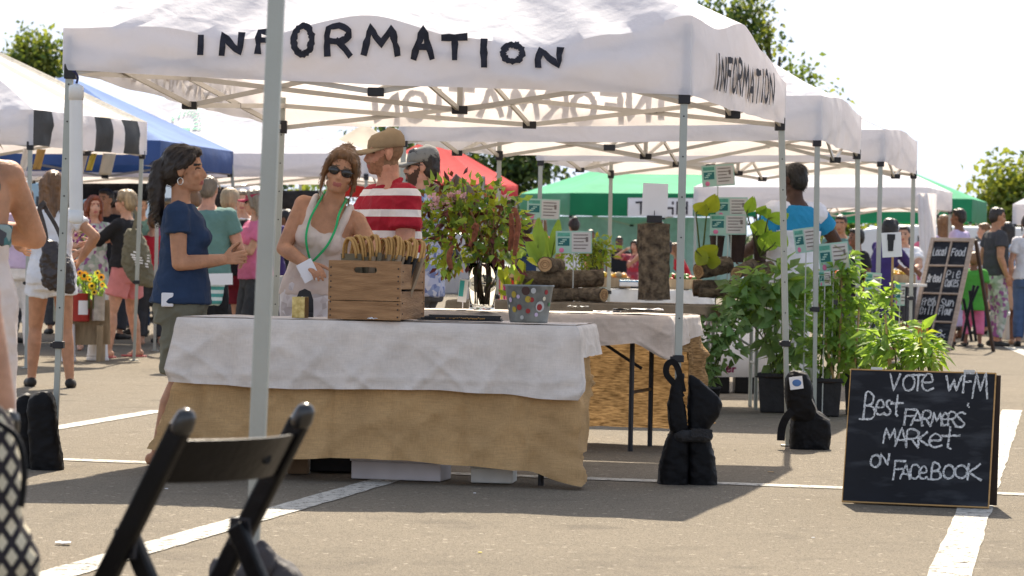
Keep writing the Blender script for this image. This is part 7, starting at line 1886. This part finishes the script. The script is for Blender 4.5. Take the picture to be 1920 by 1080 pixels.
vehicle('white van parked behind the blue pop up tent', 215, 46, 4.9, 2.05, 1.9, M('white_car_paint', (.72, .73, .74), .25, .03, spec=.5), 172)
vehicle('pale blue van parked behind the striped tent at the far left', 20, 44, 4.6, 2.0, 1.9, M('pale_blue_paint', (.30, .45, .55), .25, .05, spec=.5), 8)
vehicle('dark grey car parked behind the wide white logo tent', 520, 50, 4.5, 1.5, 1.8, M('dark_grey_paint', (.04, .042, .05), .25, .1, spec=.5), 4, False, 'car')
vehicle('white van parked under the far trees behind the side curtain', 1742, 57, 4.9, 1.78, 1.9, M('white_car_paint', (.72, .73, .74)), 176)
vehicle('silver car parked in front of the dark trees behind the red tent', 760, 56, 4.5, 1.5, 1.8, M('silver_paint', (.42, .43, .45), .25, .05, spec=.5, metal=.4), 176, False, 'car')
# grey tarp roofs behind the bearded man
tp_ = thing('grey_tarp', 'grey folded tarp slung behind the bearded man under the red tent', 'tarp', PZ(850, 40, .8))
g = MB(); rows = []
for i in range(9):
    u = i / 8; rows.append([P(800 + 110 * u, 322 + 30 * abs(math.sin(u * 6)) + 45 * v, 40 + v * .8) for v in (0, .5, 1)])
g.grid(rows); g.build('tarp_sheet', M('grey_tarp', (.22, .21, .20), .7, .15), tp_, smooth=True, solid=.01)
for px in (805, 905):
    g = MB(); q = P(px, 330, 40.1); g.bar(q, V((q.x, q.y, gz(0, q.y))), .03, .03); g.build('tarp_pole', METAL, tp_)

# ------------------------------------------------------------------ trees
TRUNK = M('grey_brown_bark', (.09, .07, .05), .95, .3, 8, .6, 20)
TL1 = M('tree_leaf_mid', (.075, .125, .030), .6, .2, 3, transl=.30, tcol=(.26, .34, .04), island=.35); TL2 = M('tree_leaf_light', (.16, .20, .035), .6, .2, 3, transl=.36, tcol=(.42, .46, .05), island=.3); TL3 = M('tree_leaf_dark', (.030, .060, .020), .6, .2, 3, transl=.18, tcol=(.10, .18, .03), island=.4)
def tree(label, tx, ells, Y, n, leaf, mats, seed, trunk_r=.16):
    b = ground(tx, Y); r = thing('tree', label, 'tree', b, 'trees behind the market'); rs = random.Random(seed); s_ = Y / FPX
    def sdir():
        while True:
            d = V((rs.uniform(-1, 1), rs.uniform(-1, 1), rs.uniform(-1, 1)))
            if .1 < d.length < 1: return d.normalized()
    cs = [P(cx, cy, Y) for cx, cy, *_ in ells]
    mid = sum(cs, V((0, 0, 0))) / len(cs); low = V((b.x, b.y, b.z + (mid.z - b.z) * .45))
    g = MB(); g.tube(smooth_path([b, V((b.x, b.y, b.z)).lerp(low, .5) + V((.05, 0, 0)), low], 4), [trunk_r * (1 - .04 * k) for k in range(9)], 10); g.build('trunk', TRUNK, r, smooth=True)
    for c in cs:
        g = MB(); g.tube(smooth_path([low, low.lerp(c, .55) + V((0, 0, .2)), c], 4), [trunk_r * .6 * (1 - k / 9.5) for k in range(9)], 7); g.build('limb', TRUNK, r, smooth=True)
    g = MB(); tot_ = sum(rx * ry for _, _, rx, ry in ells)
    for (cx, cy, rx, ry), c in zip(ells, cs):
        m_ = int(n * rx * ry / tot_); ncl = max(5, int(m_ / 30)); cl_ = []
        for k in range(ncl):
            d = sdir(); cl_.append((c + V((d.x * rx * s_, d.y * (rx + ry) * .5 * s_, d.z * ry * s_)) * rs.uniform(.35, 1.0) ** .6, rs.random()))
        for k in range(m_):
            cc, h_ = cl_[k % ncl]; d = sdir(); rr_ = rs.uniform(0, 1) ** .5 * leaf * 3.2
            g.k = 0 if h_ < .5 else (1 if h_ < .8 and len(mats) > 1 else len(mats) - 1)
            L = leaf * rs.uniform(.6, 1.3); g.leaf(cc + d * rr_, (sdir() + V((0, 0, -.3))).normalized(), (sdir() * .8 + V((0, 0, .7))), L, L * .62, .2, .1)
    g.build('crown', mats, r)['kind'] = 'stuff'
tree('small tree rising above the striped tent at the far left', 78, [(62, 105, 34, 34), (88, 98, 24, 22), (48, 120, 20, 20), (72, 135, 30, 22), (104, 130, 14, 12), (60, 82, 14, 14)], 95, 1900, .22, [TL1, TL2, TL3], 1)
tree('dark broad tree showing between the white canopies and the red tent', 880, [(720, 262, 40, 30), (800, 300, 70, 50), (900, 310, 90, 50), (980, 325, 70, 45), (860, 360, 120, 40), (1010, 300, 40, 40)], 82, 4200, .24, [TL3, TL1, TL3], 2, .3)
tree('tall tree rising behind the INFORMATION tent at the upper right', 1440, [(1400, 50, 40, 40), (1335, 20, 28, 22), (1425, 80, 26, 26), (1385, 20, 30, 22), (1380, 150, 50, 60), (1440, 40, 8, 10), (1450, 190, 80, 40), (1500, 142, 26, 20), (1462, 106, 9, 8), (1562, 178, 9, 8)], 75, 3600, .17, [TL1, TL2, TL3], 3, .3)
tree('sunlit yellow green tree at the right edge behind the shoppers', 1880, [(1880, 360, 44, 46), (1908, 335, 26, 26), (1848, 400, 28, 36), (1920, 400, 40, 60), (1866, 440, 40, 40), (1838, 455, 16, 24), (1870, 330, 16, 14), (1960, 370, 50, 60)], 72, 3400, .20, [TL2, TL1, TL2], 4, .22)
tree('shadowed tree behind the wide white logo tent, seen past the steel pole', 560, [(520, 400, 60, 40), (600, 395, 60, 45), (560, 440, 80, 30)], 68, 1500, .20, [TL1, TL3, TL2], 5)
tree('low bushy tree beyond the produce table under the green canopy', 1620, [(1560, 452, 50, 26), (1620, 448, 60, 30), (1690, 450, 50, 28), (1640, 475, 80, 22)], 70, 2000, .17, [TL2, TL1, TL3], 6)
tree('distant tree behind the sage green t-shirt man', 330, [(300, 400, 70, 40), (380, 405, 60, 36), (230, 410, 60, 34)], 88, 1600, .22, [TL3, TL1, TL2], 7)
# far wooded ridge that closes the view
hm = MB(); rs = random.Random(9)
for i in range(12000):
    px = rs.uniform(-900, 2900); Yw = rs.uniform(150, 165); top = 438 + 16 * math.sin(px * .006) + 12 * noise.noise(V((px * .01, 2, 0)))
    py = rs.uniform(top, 500)
    c = P(px, py, Yw); hm.k = 0 if rs.random() < .6 else 1
    d = V((rs.uniform(-1, 1), rs.uniform(-1, 1), rs.uniform(-1, 1))); hm.leaf(c, d, V((rs.uniform(-1, 1), -.4, .6)), .75, .55, .2, .1)
hw_ = hm.build('wooded_ridge', [TL1, TL3]); hw_['kind'] = 'stuff'
# scraps on the asphalt
for i, (px, py, s_, m_, lab) in enumerate(((118, 1022, .055, PAPER, 'small white paper scrap on the asphalt left of the chair'), (312, 918, .014, PAPER, 'tiny white scrap in the shadow beside the chair post'), (890, 926, .012, PAPER, 'tiny pale pebble in the canopy shadow'), (1445, 887, .03, M('dry_leaf', (.42, .28, .14), .8, .2), 'dry leaf lying in the shadow right of the twin lobed weight bag'), (1378, 845, .012, BLACKP, 'small dark pebble between the two right hand weight bags'), (900, 1038, .014, M('yellow_scrap', (.7, .6, .1), .7), 'tiny yellow scrap on the sunlit asphalt in front'), (1525, 1010, .012, PAPER, 'tiny white pebble left of the bottom of the chalkboard'))):
    q = G(px, py); q.z = gz(q.x, q.y) + .004; g = MB(); n_ = 4
    g.grid([[q + V(((u / n_ - .5) * s_, (v / n_ - .5) * s_ * .9 + .1 * s_ * math.sin(u), s_ * .12 + s_ * .15 * noise.noise(V((u * .9, v * .9, i)))) ) for u in range(n_ + 1)] for v in range(n_ + 1)])
    tag(g.build('scrap', m_, None, smooth=True, solid=.002), lab, 'litter', 'scraps on the asphalt')
